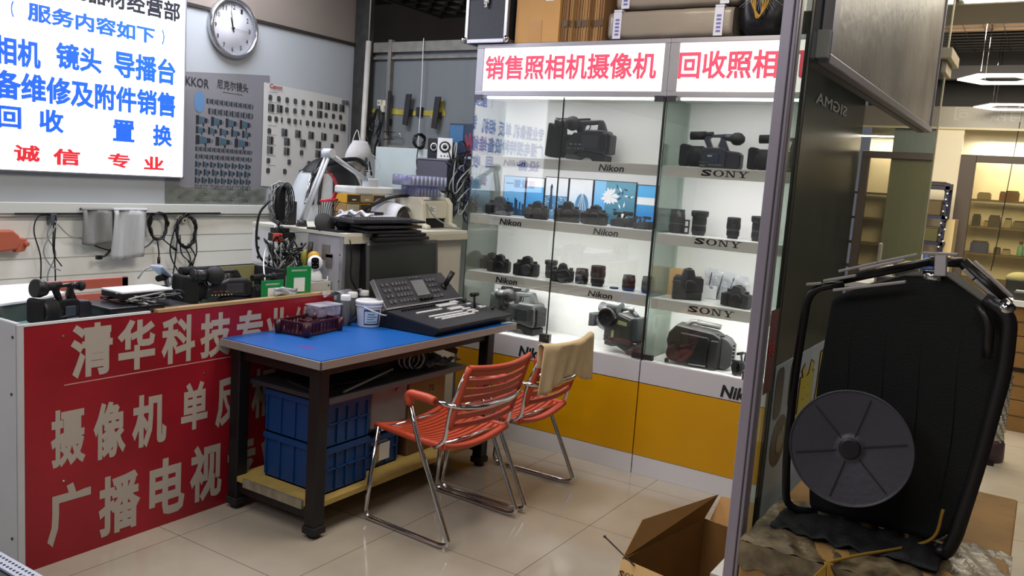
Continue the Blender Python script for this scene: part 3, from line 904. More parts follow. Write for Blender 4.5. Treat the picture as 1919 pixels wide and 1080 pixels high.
def compact_cam(label, L=.26, H=.15, m=None, vf_big=False, words=True):
    """handheld camcorder: square hood, ribbed rings, slanted top handle, cylinder microphone"""
    m = m or mat('camcorder_black', '#26272a', .38)
    t = thing('handheld_camcorder', label, 'camcorder')
    X = lambda u: -L/2+L*u
    Z = lambda v: H*v
    P = lambda *p: side_poly(L, H, p)
    k_ = L/.31
    w_ = .042*k_
    obj('body', MB().prism(P((.34, .02), (.34, .50), (.45, .56), (.70, .56), (.76, .50), (.76, .0), (.40, .0)), -w_, w_, 'y'), m, t, bevel=.006, seg=2)
    obj('battery', MB().prism(P((.74, .0), (.74, .50), (.95, .47), (1, .40), (1, .05), (.96, 0)), -w_*.85, w_*.85, 'y'), mat('battery_plum', '#232029', .4), t, bevel=.008, seg=2)
    obj('lens_hood', MB().prism(P((.0, .08), (.0, .56), (.03, .63), (.12, .62), (.135, .04), (.02, .03)), -.045*k_, .045*k_, 'y'), m_blackm, t, bevel=.006, seg=2)
    r_ = H*.27
    obj('lens_barrel', MB().lathe([(r_, 0), (r_, L*.25)], (X(.12), 0, Z(.31)), (1, 0, 0), 28), mat('lens_black', '#212224', .4), t)
    b = MB()
    for k in range(9): b.lathe([(r_*1.05, 0), (r_*1.05, .004*k_)], (X(.16)+k*.007*k_, 0, Z(.31)), (1, 0, 0), 28)
    obj('focus_ring', b, m_rubber, t)
    b = MB().prism(P((.43, .54), (.35, .80), (.39, .90), (.66, .93), (.78, .50), (.66, .52), (.60, .60), (.635, .80), (.62, .84), (.47, .83), (.455, .78), (.52, .54)), -.013*k_, .013*k_, 'y')
    obj('handle', b, m, t, bevel=.003)
    obj('microphone', MB().cyl((X(.30), 0, Z(.88)), (X(.50), 0, Z(.91)), .015*k_).cyl((X(.13), 0, Z(.86)), (X(.38), 0, Z(.88)), .021*k_), m_blackm, t)
    b = MB().cyl((X(.66), 0, Z(.86)), (X(.82), 0, Z(.84)), .015*k_, .020*k_)
    obj('viewfinder', b, m, t)
    if vf_big: obj('eye_cup', MB().lathe([(.020, 0), (.034, .014), (.038, .032), (.034, .050), (.018, .066), (.002, .070)], (X(.79), 0, Z(.83)), (1, 0, -.06), 24, sx=.85), m_rubber, t)
    else: obj('eye_cup', MB().lathe([(.02*k_, 0), (.028*k_, .02*k_), (.024*k_, .03*k_)], (X(.81), 0, Z(.84)), (1, 0, -.1), 20), m_rubber, t)
    sc_ = obj('flip_screen', MB().box(X(.47), X(.66), -w_-.008, -w_+.001, Z(.15), Z(.40)), mat('navy_panel', '#353e4c', .25), t, bevel=.004)
    if words:
        b = MB(); put_text(b, 'HDV', (X(.48), -w_-.0085, Z(.30)), (1, 0, 0), (0, 0, 1), .025, .010, .04)
        obj('lettering', b, mat('silver_print', '#c8c8cc', .4), sc_)
    b = MB()
    for k in range(5): b.cyl((X(.36)+k*.011*k_, -w_-.005, Z(.16)), (X(.36)+k*.011*k_, -w_, Z(.16)), .0035*k_, n=8)
    b.box(X(.36), X(.45), -w_-.003, -w_+.001, Z(.04), Z(.09)).box(X(.50), X(.72), -w_-.003, -w_+.001, Z(.08), Z(.11))
    obj('buttons', b, m_chrome, t)
    return t

def studio_cam(label, L=.36, H=.27, m=None):
    """shoulder camcorder with long lens, big eyepiece, slab battery and arched shoulder base"""
    t = thing('shoulder_camcorder', label, 'camcorder')
    X = lambda u: -L/2+L*u
    Z = lambda v: H*v
    P = lambda *p: side_poly(L, H, p)
    w_ = .05
    ml = mat('tube_grey', '#6a6d6c', .3)
    obj('body', MB().prism(P((.36, .18), (.36, .60), (.56, .62), (.62, .80), (.93, .74), (.95, .35), (.93, .18)), -w_, w_, 'y'), m, t, bevel=.008, seg=2)
    obj('shoulder_base', MB().prism(P((.36, .10), (.36, .22), (.95, .22), (1.0, .16), (1.0, .06), (.93, .0), (.84, .0), (.80, .05), (.62, .12), (.50, .09)), -w_*.8, w_*.8, 'y'), m, t, bevel=.005)
    obj('battery', MB().box(X(.93), X(1.02), -.045, .045, Z(.30), Z(.76)), mat('battery_grey', '#55575a', .4), t, bevel=.006)
    obj('lens_hood', MB().prism(P((.0, .40), (.0, .68), (.13, .66), (.13, .42)), -.045, .045, 'y'), mat('hood_grey', '#3f4242', .5), t, bevel=.004)
    obj('lens_barrel', MB().lathe([(.032, 0), (.034, L*.08), (.039, L*.085), (.039, L*.16), (.043, L*.165), (.043, L*.27)], (X(.11), 0, Z(.52)), (1, 0, -.05), 28), ml, t)
    obj('microphone', MB().cyl((X(.10), .02, Z(.80)), (X(.40), .02, Z(.74)), .030, .030).cyl((X(.38), .02, Z(.745)), (X(.44), .02, Z(.73)), .022), mat('mic_grey', '#5c5f60', .3), t)
    obj('viewfinder', MB().cyl((X(.38), -.02, Z(.92)), (X(.60), -.02, Z(.86)), .034, .036).cyl((X(.40), -.02, Z(.88)), (X(.42), -.02, Z(1.0)), .02).box(X(.50), X(.60), -.04, .0, Z(.92), Z(1.0)), m, t, bevel=.003)
    obj('eye_cup', MB().lathe([(.022, 0), (.045, .012), (.052, .03), (.048, .045), (.040, .040), (.030, .025), (.002, .02)], (X(.47), -.05, Z(.68)), (.1, -1, .05), 28, caps=False), m_rubber, t)
    obj('handle', MB().tube(round_path([(X(.58), 0, Z(.84)), (X(.72), 0, Z(.90)), (X(.84), 0, Z(.82)), (X(.92), 0, Z(.74))], .02), .012, 8).ball((X(.80), -.01, Z(.88)), .016, 10, 8), m, t)
    obj('side_panel', MB().prism(P((.60, .30), (.58, .56), (.66, .76), (.90, .70), (.92, .30)), -w_-.006, -w_, 'y'), mat('panel_olive', '#4c5048', .4), t, bevel=.002)
    obj('price_sticker', MB().prism(P((.64, .58), (.67, .66), (.84, .64), (.84, .57)), -w_-.0075, -w_-.006, 'y'), mat('yellow_green_sticker', '#b9bd8a', .6), t, label='small yellow-green sticker')
    obj('hang_tag', MB().box(X(.55), X(.60), -w_-.012, -w_-.007, Z(.30), Z(.44)), mat('yellow_green_sticker', '#b9bd8a'), t, label='pale yellow paper tag')
    b = MB()
    for i in range(4):
        for j in range(2): b.cyl((X(.39)+i*.016, -w_-.006, Z(.22)+j*.018), (X(.39)+i*.016, -w_, Z(.22)+j*.018), .005, n=8)
    obj('buttons', b, ml, t)
    return t

def serif_sony(mb, o, w_, h, y):
    """slab-serif capitals S O N Y drawn as polygons in the x-z plane"""
    ox, oz = o
    def Q(pts, x0, cw): mb.add([(ox+x0+p[0]*cw, y, oz+p[1]*h) for p in pts], [tuple(range(len(pts)))])
    cw = w_*.225; gap = (w_-4*cw)/3
    v, f = text_geo('S', .03)
    xs = [p[0] for p in v]; ys = [p[1] for p in v]
    mb.add([(ox+(p[0]-min(xs))/(max(xs)-min(xs))*cw*.95, y, oz+(p[1]-min(ys))/(max(ys)-min(ys))*h) for p in v], f)
    Q([(.84, .62), (.95, .62), (.95, .98), (.84, .98)], 0, cw); Q([(.0, .02), (.11, .02), (.11, .38), (.0, .38)], 0, cw)
    x0 = cw+gap; n_ = 28
    vs = []; fs = []
    for k in range(n_):
        a = 2*math.pi*k/n_
        vs += [(ox+x0+cw*(.5+.52*math.cos(a)), y, oz+h*(.5+.52*math.sin(a))), (ox+x0+cw*(.5+.30*math.cos(a)), y, oz+h*(.5+.42*math.sin(a)))]
    for k in range(n_): fs.append((2*k, 2*((k+1) % n_), 2*((k+1) % n_)+1, 2*k+1))
    mb.add(vs, fs)
    x0 = 2*(cw+gap)
    for q in ([(.12, .0), (.22, .0), (.22, 1), (.12, 1)], [(.78, .0), (.88, .0), (.88, 1), (.78, 1)], [(.12, 1), (.32, 1), (.88, .0), (.68, .0)], [(-.04, 0), (.38, 0), (.38, .10), (-.04, .10)], [(-.04, .9), (.30, .9), (.30, 1), (-.04, 1)], [(.62, .9), (1.04, .9), (1.04, 1), (.62, 1)]): Q(q, x0, cw)
    x0 = 3*(cw+gap)
    for q in ([(.08, 1), (.30, 1), (.60, .45), (.42, .40)], [(.80, 1), (.92, 1), (.56, .40), (.50, .46)], [(.40, 0), (.60, 0), (.60, .5), (.40, .5)], [(-.06, .9), (.42, .9), (.42, 1), (-.06, 1)], [(.66, .9), (1.06, .9), (1.06, 1), (.66, 1)], [(.24, 0), (.76, 0), (.76, .10), (.24, .10)]): Q(q, x0, cw)
    return mb
# ================================================================ the two glass showcases
m_caseal = mat('case_silver', '#9b9aa0', .35, .55, var=.05, scale=6)
m_casew = mat('case_white', '#eceeea', .4)
m_caseglass = thin_glass('case_glass', '#fcfdfd', 2.2)
m_sideglass = thin_glass('case_side_glass', '#f3f9f5', .6, .03, '#dfeae2')
m_edge = mat('glass_edge_green', '#333d38', .2)
m_band = mat('white_band', '#b9b7bd', .3)
m_yellow = mat('yellow_door', '#c08a02', .3, var=.04, scale=4)
m_sign = mat('sign_face_pink_white', '#fff1f5', .4, emit=.95)
m_signred = mat('sign_letter_red', '#ee3f5c', .5, emit=.5)
m_led = mat('led_strip', '#fbfff6', .5, emit=3)
m_shelf = mat('shelf_white', '#dfe3dd', .3)
m_lip = mat('shelf_lip', '#f0eee2', .35)
FYC = 3.98
def showcase(x0, x1, label, names, sign, rows, front_name_x, split):
    t = thing('glass_showcase', label, 'display cabinet', ((x0+x1)/2, 4.14, 0))
    b = MB()
    b.box(x0, x1, FYC, 4.31, .0, .02).box(x0, x1, 4.30, 4.315, 0, 2.22).box(x0+.004, x1-.004, 3.99, 4.30, .02, .57)
    obj('carcass', b, m_casew, t)
    # sign box frame
    b = MB()
    b.box(x0, x1, FYC, 4.31, 2.2005, 2.222).box(x0, x1, FYC, FYC+.03, 1.938, 1.966).box(x0, x0+.047, FYC, FYC+.03, 1.966, 2.2).box(x1-.03, x1, FYC, FYC+.03, 1.966, 2.2)
    obj('sign_frame', b, m_caseal, t, bevel=.002)
    b = MB().box(x0+.047, x1-.03, FYC+.006, FYC+.02, 1.966, 2.2005)
    sf = obj('sign_panel', b, m_sign, t)
    b = MB(); o_ = MB()
    for (s, a, c_, ) in sign:
        put_text(b, s, (a, FYC+.0045, 2.028), (1, 0, 0), (0, 0, 1), c_-a, .130, .012, lift=.001)
        put_text(o_, s, (a-.003, FYC+.005, 2.0255), (1, 0, 0), (0, 0, 1), c_-a+.004, .134, .024, lift=.0002)
    obj('lettering', b, m_signred, sf)
    obj('letter_outline', o_, mat('letter_dark_red', '#8e2238', .5), sf)
    # interior roof with lamp
    obj('inner_roof', MB().box(x0+.004, x1-.004, 4.01, 4.30, 1.94, 1.955), m_casew, t)
    obj('lamp_tube', MB().box(x0+.06, x1-.06, 4.02, 4.04, 1.928, 1.938), m_led, t, label='white lamp tube under the sign box')
    # side panes
    for i, xx in enumerate((x0+.004, x1-.010)):
        obj('side_pane', MB().box(xx, xx+.006, FYC+.008, 4.30, .60, 1.938), m_sideglass, t)
    # doors
    n_ = len(split)-1
    for i in range(n_):
        a, c_ = split[i]+.0015, split[i+1]-.0015
        g = obj('glass_door', MB().box(a, c_, FYC-.004, FYC+.002, .615, 1.932), m_caseglass, t)
        e = MB().box(a, a+.0015, FYC-.0042, FYC+.0022, .615, 1.932).box(c_-.0015, c_, FYC-.0042, FYC+.0022, .615, 1.932)
        obj('edge', e, m_edge, g)
        for zz in (1.915, .607):
            if i % 2 == 0 or True:
                s_ = a if i % 2 == 0 else c_
                ss = -1 if i % 2 else 1
                obj('hinge', MB().box(min(s_, s_+ss*.05), max(s_, s_+ss*.05), FYC-.012, FYC+.010, zz, zz+.028), mat('hinge_dark', '#4a484e', .35, .8), g)
    lk = MB().box(split[1]-.035, split[1]+.030, FYC-.022, FYC+.004, .60, .648).cyl((split[1]+.01, FYC-.022, .622), (split[1]+.01, FYC-.032, .622), .012)
    if n_ > 1: obj('lock', lk, mat('lock_steel', '#6c6b66', .3, .8), t, bevel=.002)
    # shelves
    for j, (zz, lipz) in enumerate(rows):
        s = obj('shelf', MB().box(x0+.012, x1-.012, 4.0, 4.299, zz-.012, zz), m_shelf, t)
        obj('lip', MB().box(x0+.012, x1-.012, 3.992, 4.0, lipz, zz), m_lip, s, bevel=.0015)
        obj('lamp_strip', MB().box(x0+.03, x1-.03, 4.002, 4.014, zz-.022, zz-.013), m_led, s)
        b = MB()
        for (word, a, zb, zt) in names[j]:
            if word == 'SONY': serif_sony(b, (a, zb), .232, zt-zb, 3.9905)
            else: put_text(b, word, (a, 3.9915, zb), (1, 0, 0), (0, 0, 1), .146, zt-zb, .024, .15)
        obj('lettering', b, m_ink, s)
    # deck, band, doors, plinth
    obj('deck', MB().box(x0+.004, x1-.004, FYC, 4.299, .572, .600), m_casew, t)
    fb = obj('front_band', MB().box(x0+.002, x1-.002, 3.958, 3.98, .488, .602), m_band, t, bevel=.0015)
    b = MB()
    for a in front_name_x:
        put_text(b, 'Nikon', (a, 3.957, .498), (1, 0, 0), (0, 0, 1), .20, .062, .035, .15)
    obj('lettering', b, m_ink, fb)
    xm = (x0+x1)/2
    dd = [(x0+.002, x1-.002)]
    for (a, c_) in dd:
        d = obj('yellow_door', MB().box(a, c_, 3.960, 3.978, .104, .484), m_yellow, t, bevel=.001)
        kx = c_-.49 if x0 < -2 else c_-.60
        obj('knob', MB().cyl((kx, 3.96, .395), (kx, 3.945, .395), .008).cyl((kx, 3.946, .395), (kx, 3.936, .395), .016, .013), m_chrome, d)
    obj('plinth', MB().box(x0+.002, x1-.002, 3.962, 3.985, .0, .102), mat('white_plinth', '#c9c7cb', .35), t, bevel=.001)
    return t
struct('gap_shade_strip', MB().box(-1.6865, -1.6785, 3.965, 3.975, .60, 1.94), m_black)  # black strip standing in for the shade in the gap between showcases
rows = [(1.604, 1.548), (1.268, 1.216), (.937, .879)]
nk = [[('Nikon', -2.63, 1.554, 1.588), ('Nikon', -2.03, 1.556, 1.592)], [('Nikon', -2.63, 1.221, 1.257), ('Nikon', -2.032, 1.221, 1.256)], [('Nikon', -2.63, .889, .924), ('Nikon', -2.034, .889, .922)]]
sy = [[('SONY', -1.467, 1.562, 1.593)], [('SONY', -1.468, 1.227, 1.258)], [('SONY', -1.468, .886, .918)]]
showcase(-2.85, -1.684, 'left glass showcase with black brand names on its shelves and a yellow base', nk, [('销售照相机摄像机', -2.788, -1.752)], rows, (-2.42,), [-2.846, -2.262, -1.689])
showcase(-1.682, -.53, 'right glass showcase behind the partition post, three shelf lips with serif brand names', sy, [('回收照相机摄像机', -1.631, -.646)], [(1.602, 1.549), (1.262, 1.208), (.93, .873)], (-1.25,), [-1.677, -1.12, -.535])
for (x0, x1) in ((-2.85, -1.684), (-1.682, -.53)):
    for zz, pw in ((1.925, 1.2), (1.575, 2.1), (1.24, 1.6), (.90, 3.6)):
        area('case_lamp_light', ((x0+x1)/2, 4.05, zz-.004), (R(14), 0, 0), x1-x0-.12, .02, pw*1.05, '#fff9fa' if zz < 1.5 else '#fff5fc')

# ---------------------------------------------------------------- things in the left showcase
q = shoulder_cam('large black shoulder camcorder alone on the top shelf of the left showcase', .37, .235, mat('camcorder_black', '#26272a', .38))
place(q, (-2.23, 4.13, 1.605), R(4))
C_ = lambda s: 'black stills camera body '+s
g2 = 'stills cameras on the second shelf'
g3 = 'stills cameras on the third shelf'
cams = [(-2.72, 4.12, 1.268, .150, .105, 6, g2, 'at the left end of the second shelf'),
        (-2.425, 4.06, 1.268, .128, .100, 12, g2, 'in front of the plain blue picture on the second shelf'),
        (-2.235, 4.07, 1.268, .138, .112, 8, g2, 'in front of the statue picture on the second shelf'),
        (-2.065, 4.07, 1.268, .138, .104, -5, g2, 'in front of the dome picture on the second shelf'),
        (-2.785, 4.17, .937, .120, .098, 5, g3, 'half hidden at the far left of the third shelf'),
        (-2.672, 4.09, .937, .128, .102, 8, g3, 'with a reddish screen, second from the left on the third shelf'),
        (-2.485, 4.09, .937, .142, .112, 8, g3, 'between the reddish screen camera and the door joint, third shelf'),
        (-2.24, 4.07, .937, .128, .100, 25, g3, 'just right of the door joint between two lenses, third shelf')]
for i, (x, y, z, W_, H_, a, g, lb) in enumerate(cams):
    q = dslr(C_(lb), W_, H_, grip=False, lens=0.0 if i != 7 else .05, group=g, screen='#2a2021' if i == 5 else '#1f1d22')
    place(q, (x, y, z), R(a))
q = compact_cam('small black handheld camcorder lying in front of the flower picture on the second shelf', .15, .085, words=False)
place(q, (-1.93, 4.13, 1.268), R(170))
q = compact_cam('flat compact camcorder at the right end of the second shelf, beside a white cube', .11, .07, mat('camcorder_slate', '#3a3f46', .35), words=False)
place(q, (-1.79, 4.08, 1.268), R(175))
tag(obj('white_cube', MB().box(-1.745, -1.715, 4.18, 4.21, 1.268, 1.30), m_wplas, bevel=.003), 'tiny white box at the right end of the second shelf', 'box')
gl = 'camera lenses in the left showcase'
for (x, y, Rr, H, k, lb) in ((-2.363, 4.15, .034, .098, 1, 'black lens with a flared top at the door joint of the third shelf'),
                          (-2.135, 4.10, .036, .080, 2, 'short wide black lens right beside the third-shelf camera'),
                          (-2.032, 4.09, .040, .108, 0, 'tallest black lens of the third shelf, wide at the top and narrow at its foot'),
                          (-1.842, 4.08, .034, .080, 2, 'short black lens beside a loose lens cap on the third shelf'),
                          (-1.735, 4.09, .034, .084, 2, 'black lens at the far right end of the third shelf against the case edge')):
    place(lens_thing(lb, Rr, H, k, gl), (x, y, .937))
tag(obj('lens_cover', MB().lathe([(.024, 0), (.024, .006), (.022, .008)], (-1.925, 4.08, .937), n=24), m_black), 'flat black lens cap lying on the third shelf', 'lens cap')
mg = mat('camcorder_grey', '#4b4f4e', .4, bump=.1, bscale=300)
q = shoulder_cam('grey shoulder camcorder on the left showcase floor, behind the blue table corner', .34, .25, mg, True)
place(q, (-2.56, 4.13, .601), R(-4))
q = studio_cam('grey camcorder with a long lens and a round black eyepiece on the left showcase floor', .33, .27, mg)
place(q, (-1.90, 4.10, .601), R(-14))

# pictures standing at the back of the second shelf
def board(x0, x1, zt, label, fn, y=4.27):
    t = thing('picture_board', label, 'picture', ((x0+x1)/2, y, 1.268), group='blue pictures at the back of the second shelf')
    obj('board', MB().box(x0, x1, y, y+.008, 1.268, zt), mat('board_edge', '#1c1f26', .4), t)
    b = MB()
    ms = []
    fn(b, ms, x0+.004, x1-.004, 1.272, zt-.004, y-.0006)
    obj('print', b, ms, t)
def grad(name, top, bot):
    m = bpy.data.materials.new(name); m.use_nodes = True
    n_ = m.node_tree; p = n_.nodes['Principled BSDF']
    p.inputs['Roughness'].default_value = .25
    tc = n_.nodes.new('ShaderNodeTexCoord'); s = n_.nodes.new('ShaderNodeSeparateXYZ'); r = n_.nodes.new('ShaderNodeValToRGB')
    nz = n_.nodes.new('ShaderNodeTexNoise'); nz.inputs['Scale'].default_value = 9; nz.inputs['Detail'].default_value = 4
    mp = n_.nodes.new('ShaderNodeMapping'); mp.inputs['Scale'].default_value = (1, 1, 4)
    n_.links.new(tc.outputs['Generated'], s.inputs[0]); n_.links.new(tc.outputs['Object'], mp.inputs[0]); n_.links.new(mp.outputs[0], nz.inputs['Vector'])
    a = n_.nodes.new('ShaderNodeMath'); a.operation = 'MULTIPLY_ADD'; a.inputs[1].default_value = .35
    n_.links.new(nz.outputs['Fac'], a.inputs[0]); n_.links.new(s.outputs[2], a.inputs[2])
    n_.links.new(a.outputs[0], r.inputs[0])
    r.color_ramp.elements[0].color = lin(bot); r.color_ramp.elements[1].color = lin(top)
    r.color_ramp.elements[0].position = .25; r.color_ramp.elements[1].position = 1.1 if False else 1.0
    n_.links.new(r.outputs[0], p.inputs['Base Color'])
    return m
g_sea = grad('print_sea', '#5fb9ee', '#1c80d0')
g_sky = grad('print_sky', '#8fcdf2', '#2f97e0')
g_pale = grad('print_pale_sky', '#eef4f4', '#9fcbe6')
g_teal = grad('print_teal', '#6aa6bc', '#2c6b86')
m_navy = mat('print_navy', '#1d3a58', .4); m_pw = mat('print_white', '#eef2f0', .4); m_pb = mat('print_blue', '#4d86ad', .4)
def rect(b, x0, x1, z0, z1, y, mi): b.add([(x0, y, z0), (x1, y, z0), (x1, y, z1), (x0, y, z1)], [(0, 1, 2, 3)], mi=mi)
def f_city(b, ms, x0, x1, z0, z1, y):
    ms += [g_sky, m_navy]
    rect(b, x0, x1, z0, z1, y, 0)
    rr = random.Random(3)
    k = x0
    while k < x1-.01:
        w_ = rr.uniform(.006, .014); rect(b, k, min(k+w_, x1), z0, z0+rr.uniform(.03, .11), y-.0003, 1); k += w_
def f_sea(b, ms, x0, x1, z0, z1, y):
    ms += [g_sea, g_pale]
    rect(b, x0, x1, z0, z1, y, 0); rect(b, x0, x1, z1-.05, z1, y-.0003, 1)
def f_stat(b, ms, x0, x1, z0, z1, y):
    ms += [g_pale, m_pb, m_navy, m_pw]
    rect(b, x0, x1, z0, z1, y, 0); rect(b, x0, x1, z0, z0+.13, y-.0003, 1)
    rr = random.Random(5)
    for k in range(40):
        xx = rr.uniform(x0, x1-.01); zz = rr.uniform(z0, z0+.125); rect(b, xx, xx+.010, zz, zz+.0025, y-.0005, 3)
    cx = x0+.04; 
    b.add([(cx-.014, y-.0008, z0+.05), (cx+.014, y-.0008, z0+.05), (cx+.006, y-.0008, z0+.16), (cx+.009, y-.0008, z0+.185), (cx, y-.0008, z0+.20), (cx-.008, y-.0008, z0+.18), (cx-.006, y-.0008, z0+.15)], [tuple(range(7))], mi=2)
def f_dome(b, ms, x0, x1, z0, z1, y):
    ms += [g_pale, m_pb, m_navy, m_pw]
    rect(b, x0, x1, z0, z1, y, 0)
    cx = x0+.085; zb = z0+.06; n_ = 12
    pts = [(cx-.045*math.cos(math.pi*k/n_)*(1 if True else 1), zb+.095*math.sin(math.pi*k/n_)**.8) for k in range(n_+1)]
    b.add([(p[0], y-.0004, p[1]) for p in pts], [tuple(range(n_+1))[::-1]], mi=1)
    for q_ in (-.6, -.2, .2, .6):
        b.add([(cx+.045*q_-.0015, y-.0006, zb), (cx+.045*q_+.0015, y-.0006, zb), (cx+.004*q_+.001, y-.0006, zb+.094), (cx+.004*q_-.001, y-.0006, zb+.094)], [(0, 1, 2, 3)], mi=3)
    rect(b, cx-.004, cx+.004, zb+.09, zb+.115, y-.0006, 3)
    rect(b, cx-.055, cx+.055, z0, zb, y-.0005, 2)
    rr = random.Random(8)
    for k in range(26):
        xx = rr.uniform(x0, x1-.015); zz = rr.uniform(z0, z0+.055); rect(b, xx, xx+.012, zz, zz+.006, y-.0008, 1 if k % 2 else 3)
def f_flow(b, ms, x0, x1, z0, z1, y):
    ms += [g_teal, m_pw, m_navy, g_sky]
    rect(b, x0, x1, z0, z1, y, 0); rect(b, x0, x0+(x1-x0)*.28, z0, z1, y-.0002, 3)
    rr = random.Random(2)
    for (cx, cz, s) in ((x0+.10, z0+.15, .055), (x0+.19, z0+.04, .03)):
        for k in range(13):
            a = k*2*math.pi/13+rr.uniform(-.1, .1)
            L = s*rr.uniform(.8, 1.1)
            b.add([(cx, y-.0005-k*1e-5, cz), (cx+L*.7*math.cos(a-.25), y-.0005-k*1e-5, cz+L*.7*math.sin(a-.25)), (cx+L*math.cos(a), y-.0005-k*1e-5, cz+L*math.sin(a)), (cx+L*.7*math.cos(a+.25), y-.0005-k*1e-5, cz+L*.7*math.sin(a+.25))], [(0, 1, 2, 3)], mi=1)
    for k in range(14):
        cx = rr.uniform(x0+.12, x1-.03); cz = rr.uniform(z0+.05, z1-.03); a = rr.uniform(0, 6.28); L = .035
        b.add([(cx, y-.0004, cz), (cx+L*.5*math.cos(a-.3), y-.0004, cz+L*.5*math.sin(a-.3)), (cx+L*math.cos(a), y-.0004, cz+L*math.sin(a)), (cx+L*.5*math.cos(a+.3), y-.0004, cz+L*.5*math.sin(a+.3))], [(0, 1, 2, 3)], mi=2 if k % 3 else 1)
def f_lake(b, ms, x0, x1, z0, z1, y):
    ms += [g_sea, g_pale, m_pw]
    rect(b, x0, x1, z0, z1, y, 0); rect(b, x0, x1, z0+.12, z0+.15, y-.0003, 2); rect(b, x0, x1, z0+.15, z0+.16, y-.0003, 1)
for (p0, p1, zt, lb, fn) in ((-2.80, -2.645, 1.50, 'blue skyline picture leaning at the left of the second shelf', f_city), (-2.64, -2.515, 1.50, 'plain blue sea picture on the second shelf, left of the statue picture', f_sea), (-2.51, -2.355, 1.51, 'pale picture of a dark statue over blue water at the back of the second shelf', f_stat), (-2.35, -2.195, 1.51, 'picture of a ribbed dome over roofs at the back of the second shelf', f_dome), (-2.19, -1.93, 1.51, 'teal picture with a large white flower at the back of the second shelf', f_flow), (-1.925, -1.80, 1.50, 'blue lake picture at the right end of the second shelf', f_lake)):
    board(p0-.0, p1-.0, zt, lb, fn)
# ---------------------------------------------------------------- things in the right showcase
q = compact_cam('black handheld camcorder with a square lens hood on the top shelf of the right showcase', .31, .185, mat('camcorder_slate2', '#2f3540', .35), vf_big=True)
place(q, (-1.475, 4.13, 1.603), R(4))
q = compact_cam('second black camcorder at the right end of that top shelf, half behind the post', .31, .18, vf_big=False, words=False)
place(q, (-1.13, 4.15, 1.603), R(4))
gl = 'camera lenses in the right showcase'
for (x, y, Rr, H, k, lb) in ((-1.64, 4.17, .040, .120, 2, 'large black lens at the left end of the second shelf in the right showcase'),
                          (-1.515, 4.16, .040, .122, 1, 'tall black lens with a flared hood, second shelf of the right showcase'),
                          (-1.335, 4.16, .034, .103, 0, 'medium black lens standing apart in the middle of the second shelf, right showcase'),
                          (-1.20, 4.14, .038, .120, 1, 'black lens next to the partition post on the second shelf, right showcase')):
    place(lens_thing(lb, Rr, H, k, gl), (x, y, 1.262))
b = MB().box(-1.60, -1.573, 4.17, 4.178, 1.262, 1.330).box(-1.60, -1.573, 4.14, 4.178, 1.262, 1.266)
t = thing('mounting_plate', 'small black bracket plate with square holes between the two left lenses', 'bracket', (-1.587, 4.17, 1.262))
obj('plate', MB().box(-1.602, -1.596, 4.17, 4.177, 1.262, 1.335).box(-1.578, -1.572, 4.17, 4.177, 1.262, 1.335).box(-1.596, -1.578, 4.17, 4.177, 1.262, 1.27).box(-1.596, -1.578, 4.17, 4.177, 1.293, 1.302).box(-1.596, -1.578, 4.17, 4.177, 1.327, 1.335), m_black, t)
obj('foot', MB().box(-1.602, -1.572, 4.14, 4.17, 1.262, 1.265), m_black, t)
tag(obj('small_carton', MB().box(-1.665, -1.585, 4.19, 4.27, .93, 1.07), mat('pale_carton', '#c29a63', .8), bevel=.001), 'small plain carton standing behind the big camera on the third shelf, right showcase', 'box')
q = dslr('large camera body with a built-in lower grip on the third shelf, right showcase', .152, .16, grip=True, screen='#26262a')
place(q, (-1.525, 4.11, .93), R(28))
q = dslr('rounded dark grey stills camera at the right of the third shelf, right showcase', .145, .108, m=mat('camera_grey', '#3a3b3c', .45, bump=.2, bscale=350), screen='#333335')
place(q, (-1.25, 4.08, .93), R(-18))
t = thing('plastic_bag', 'clear plastic bag with thin rods leaning at the back of the third shelf, right showcase', 'bag', (-1.39, 4.24, .93))
def bg(u, v):
    return (-1.49+u*.23, 4.27-.02*v-.012*math.sin(u*17+v*5)*math.sin(v*13), .932+(.165-.03*u)*v)
obj('film', MB().sheet(bg, 24, 14), m_clear, t)
b = MB()
for k in range(3): b.cyl((-1.475+k*.055, 4.262, .935), (-1.455+k*.06, 4.255, 1.07-.008*k), .003, n=6)
obj('rods', b, m_black, t)
obj('papers', MB().box(-1.49, -1.42, 4.255, 4.262, .932, 1.0), m_white, t)
# big boxy camera housing and small grey camera on the floor
t = thing('cinema_camera', 'large boxy dark camera with a top handle on the right showcase floor', 'camera')
md = mat('camera_charcoal', '#2e2f2e', .45, bump=.15, bscale=250)
b = MB().prism([(-.150, .03), (-.158, .05), (-.150, .085), (-.158, .12), (-.150, .16), (-.115, .205), (.075, .185), (.115, .165), (.115, .005), (.06, .0), (.055, .018), (-.03, .012), (-.13, .015)], -.06, .075, 'y')
obj('body', b, md, t, bevel=.009, seg=3)
obj('rear_block', MB().prism([(.115, .01), (.115, .17), (.15, .155), (.175, .125), (.175, .03), (.155, .01)], -.045, .07, 'y'), mat('camera_grey2', '#484a48', .45), t, bevel=.005)
obj('side_cover', MB().prism([(-.085, .025), (-.088, .17), (.055, .160), (.062, .14), (.055, .02)], -.070, -.058, 'y'), mat('camera_black', '#1d1e20', .45), t, bevel=.006)
obj('grip', MB().prism([(.062, -.002), (.105, -.002), (.108, .15), (.070, .15)], -.076, -.056, 'y'), md, t, bevel=.006)
obj('foot', MB().box(-.16, -.145, -.05, -.02, 0, .02).box(-.03, .05, -.05, .05, 0, .006), m_black, t)
obj('silver_strip', MB().box(-.03, .055, -.072, -.068, .012, .018), m_alu, t)
b = MB().cyl((-.02, 0, .222), (.10, 0, .212), .014).tube(round_path([(-.075, 0, .195), (-.05, 0, .225), (.0, 0, .222)], .02), .012, 10)
obj('handle', b, mat('handle_grey', '#555752', .4), t)
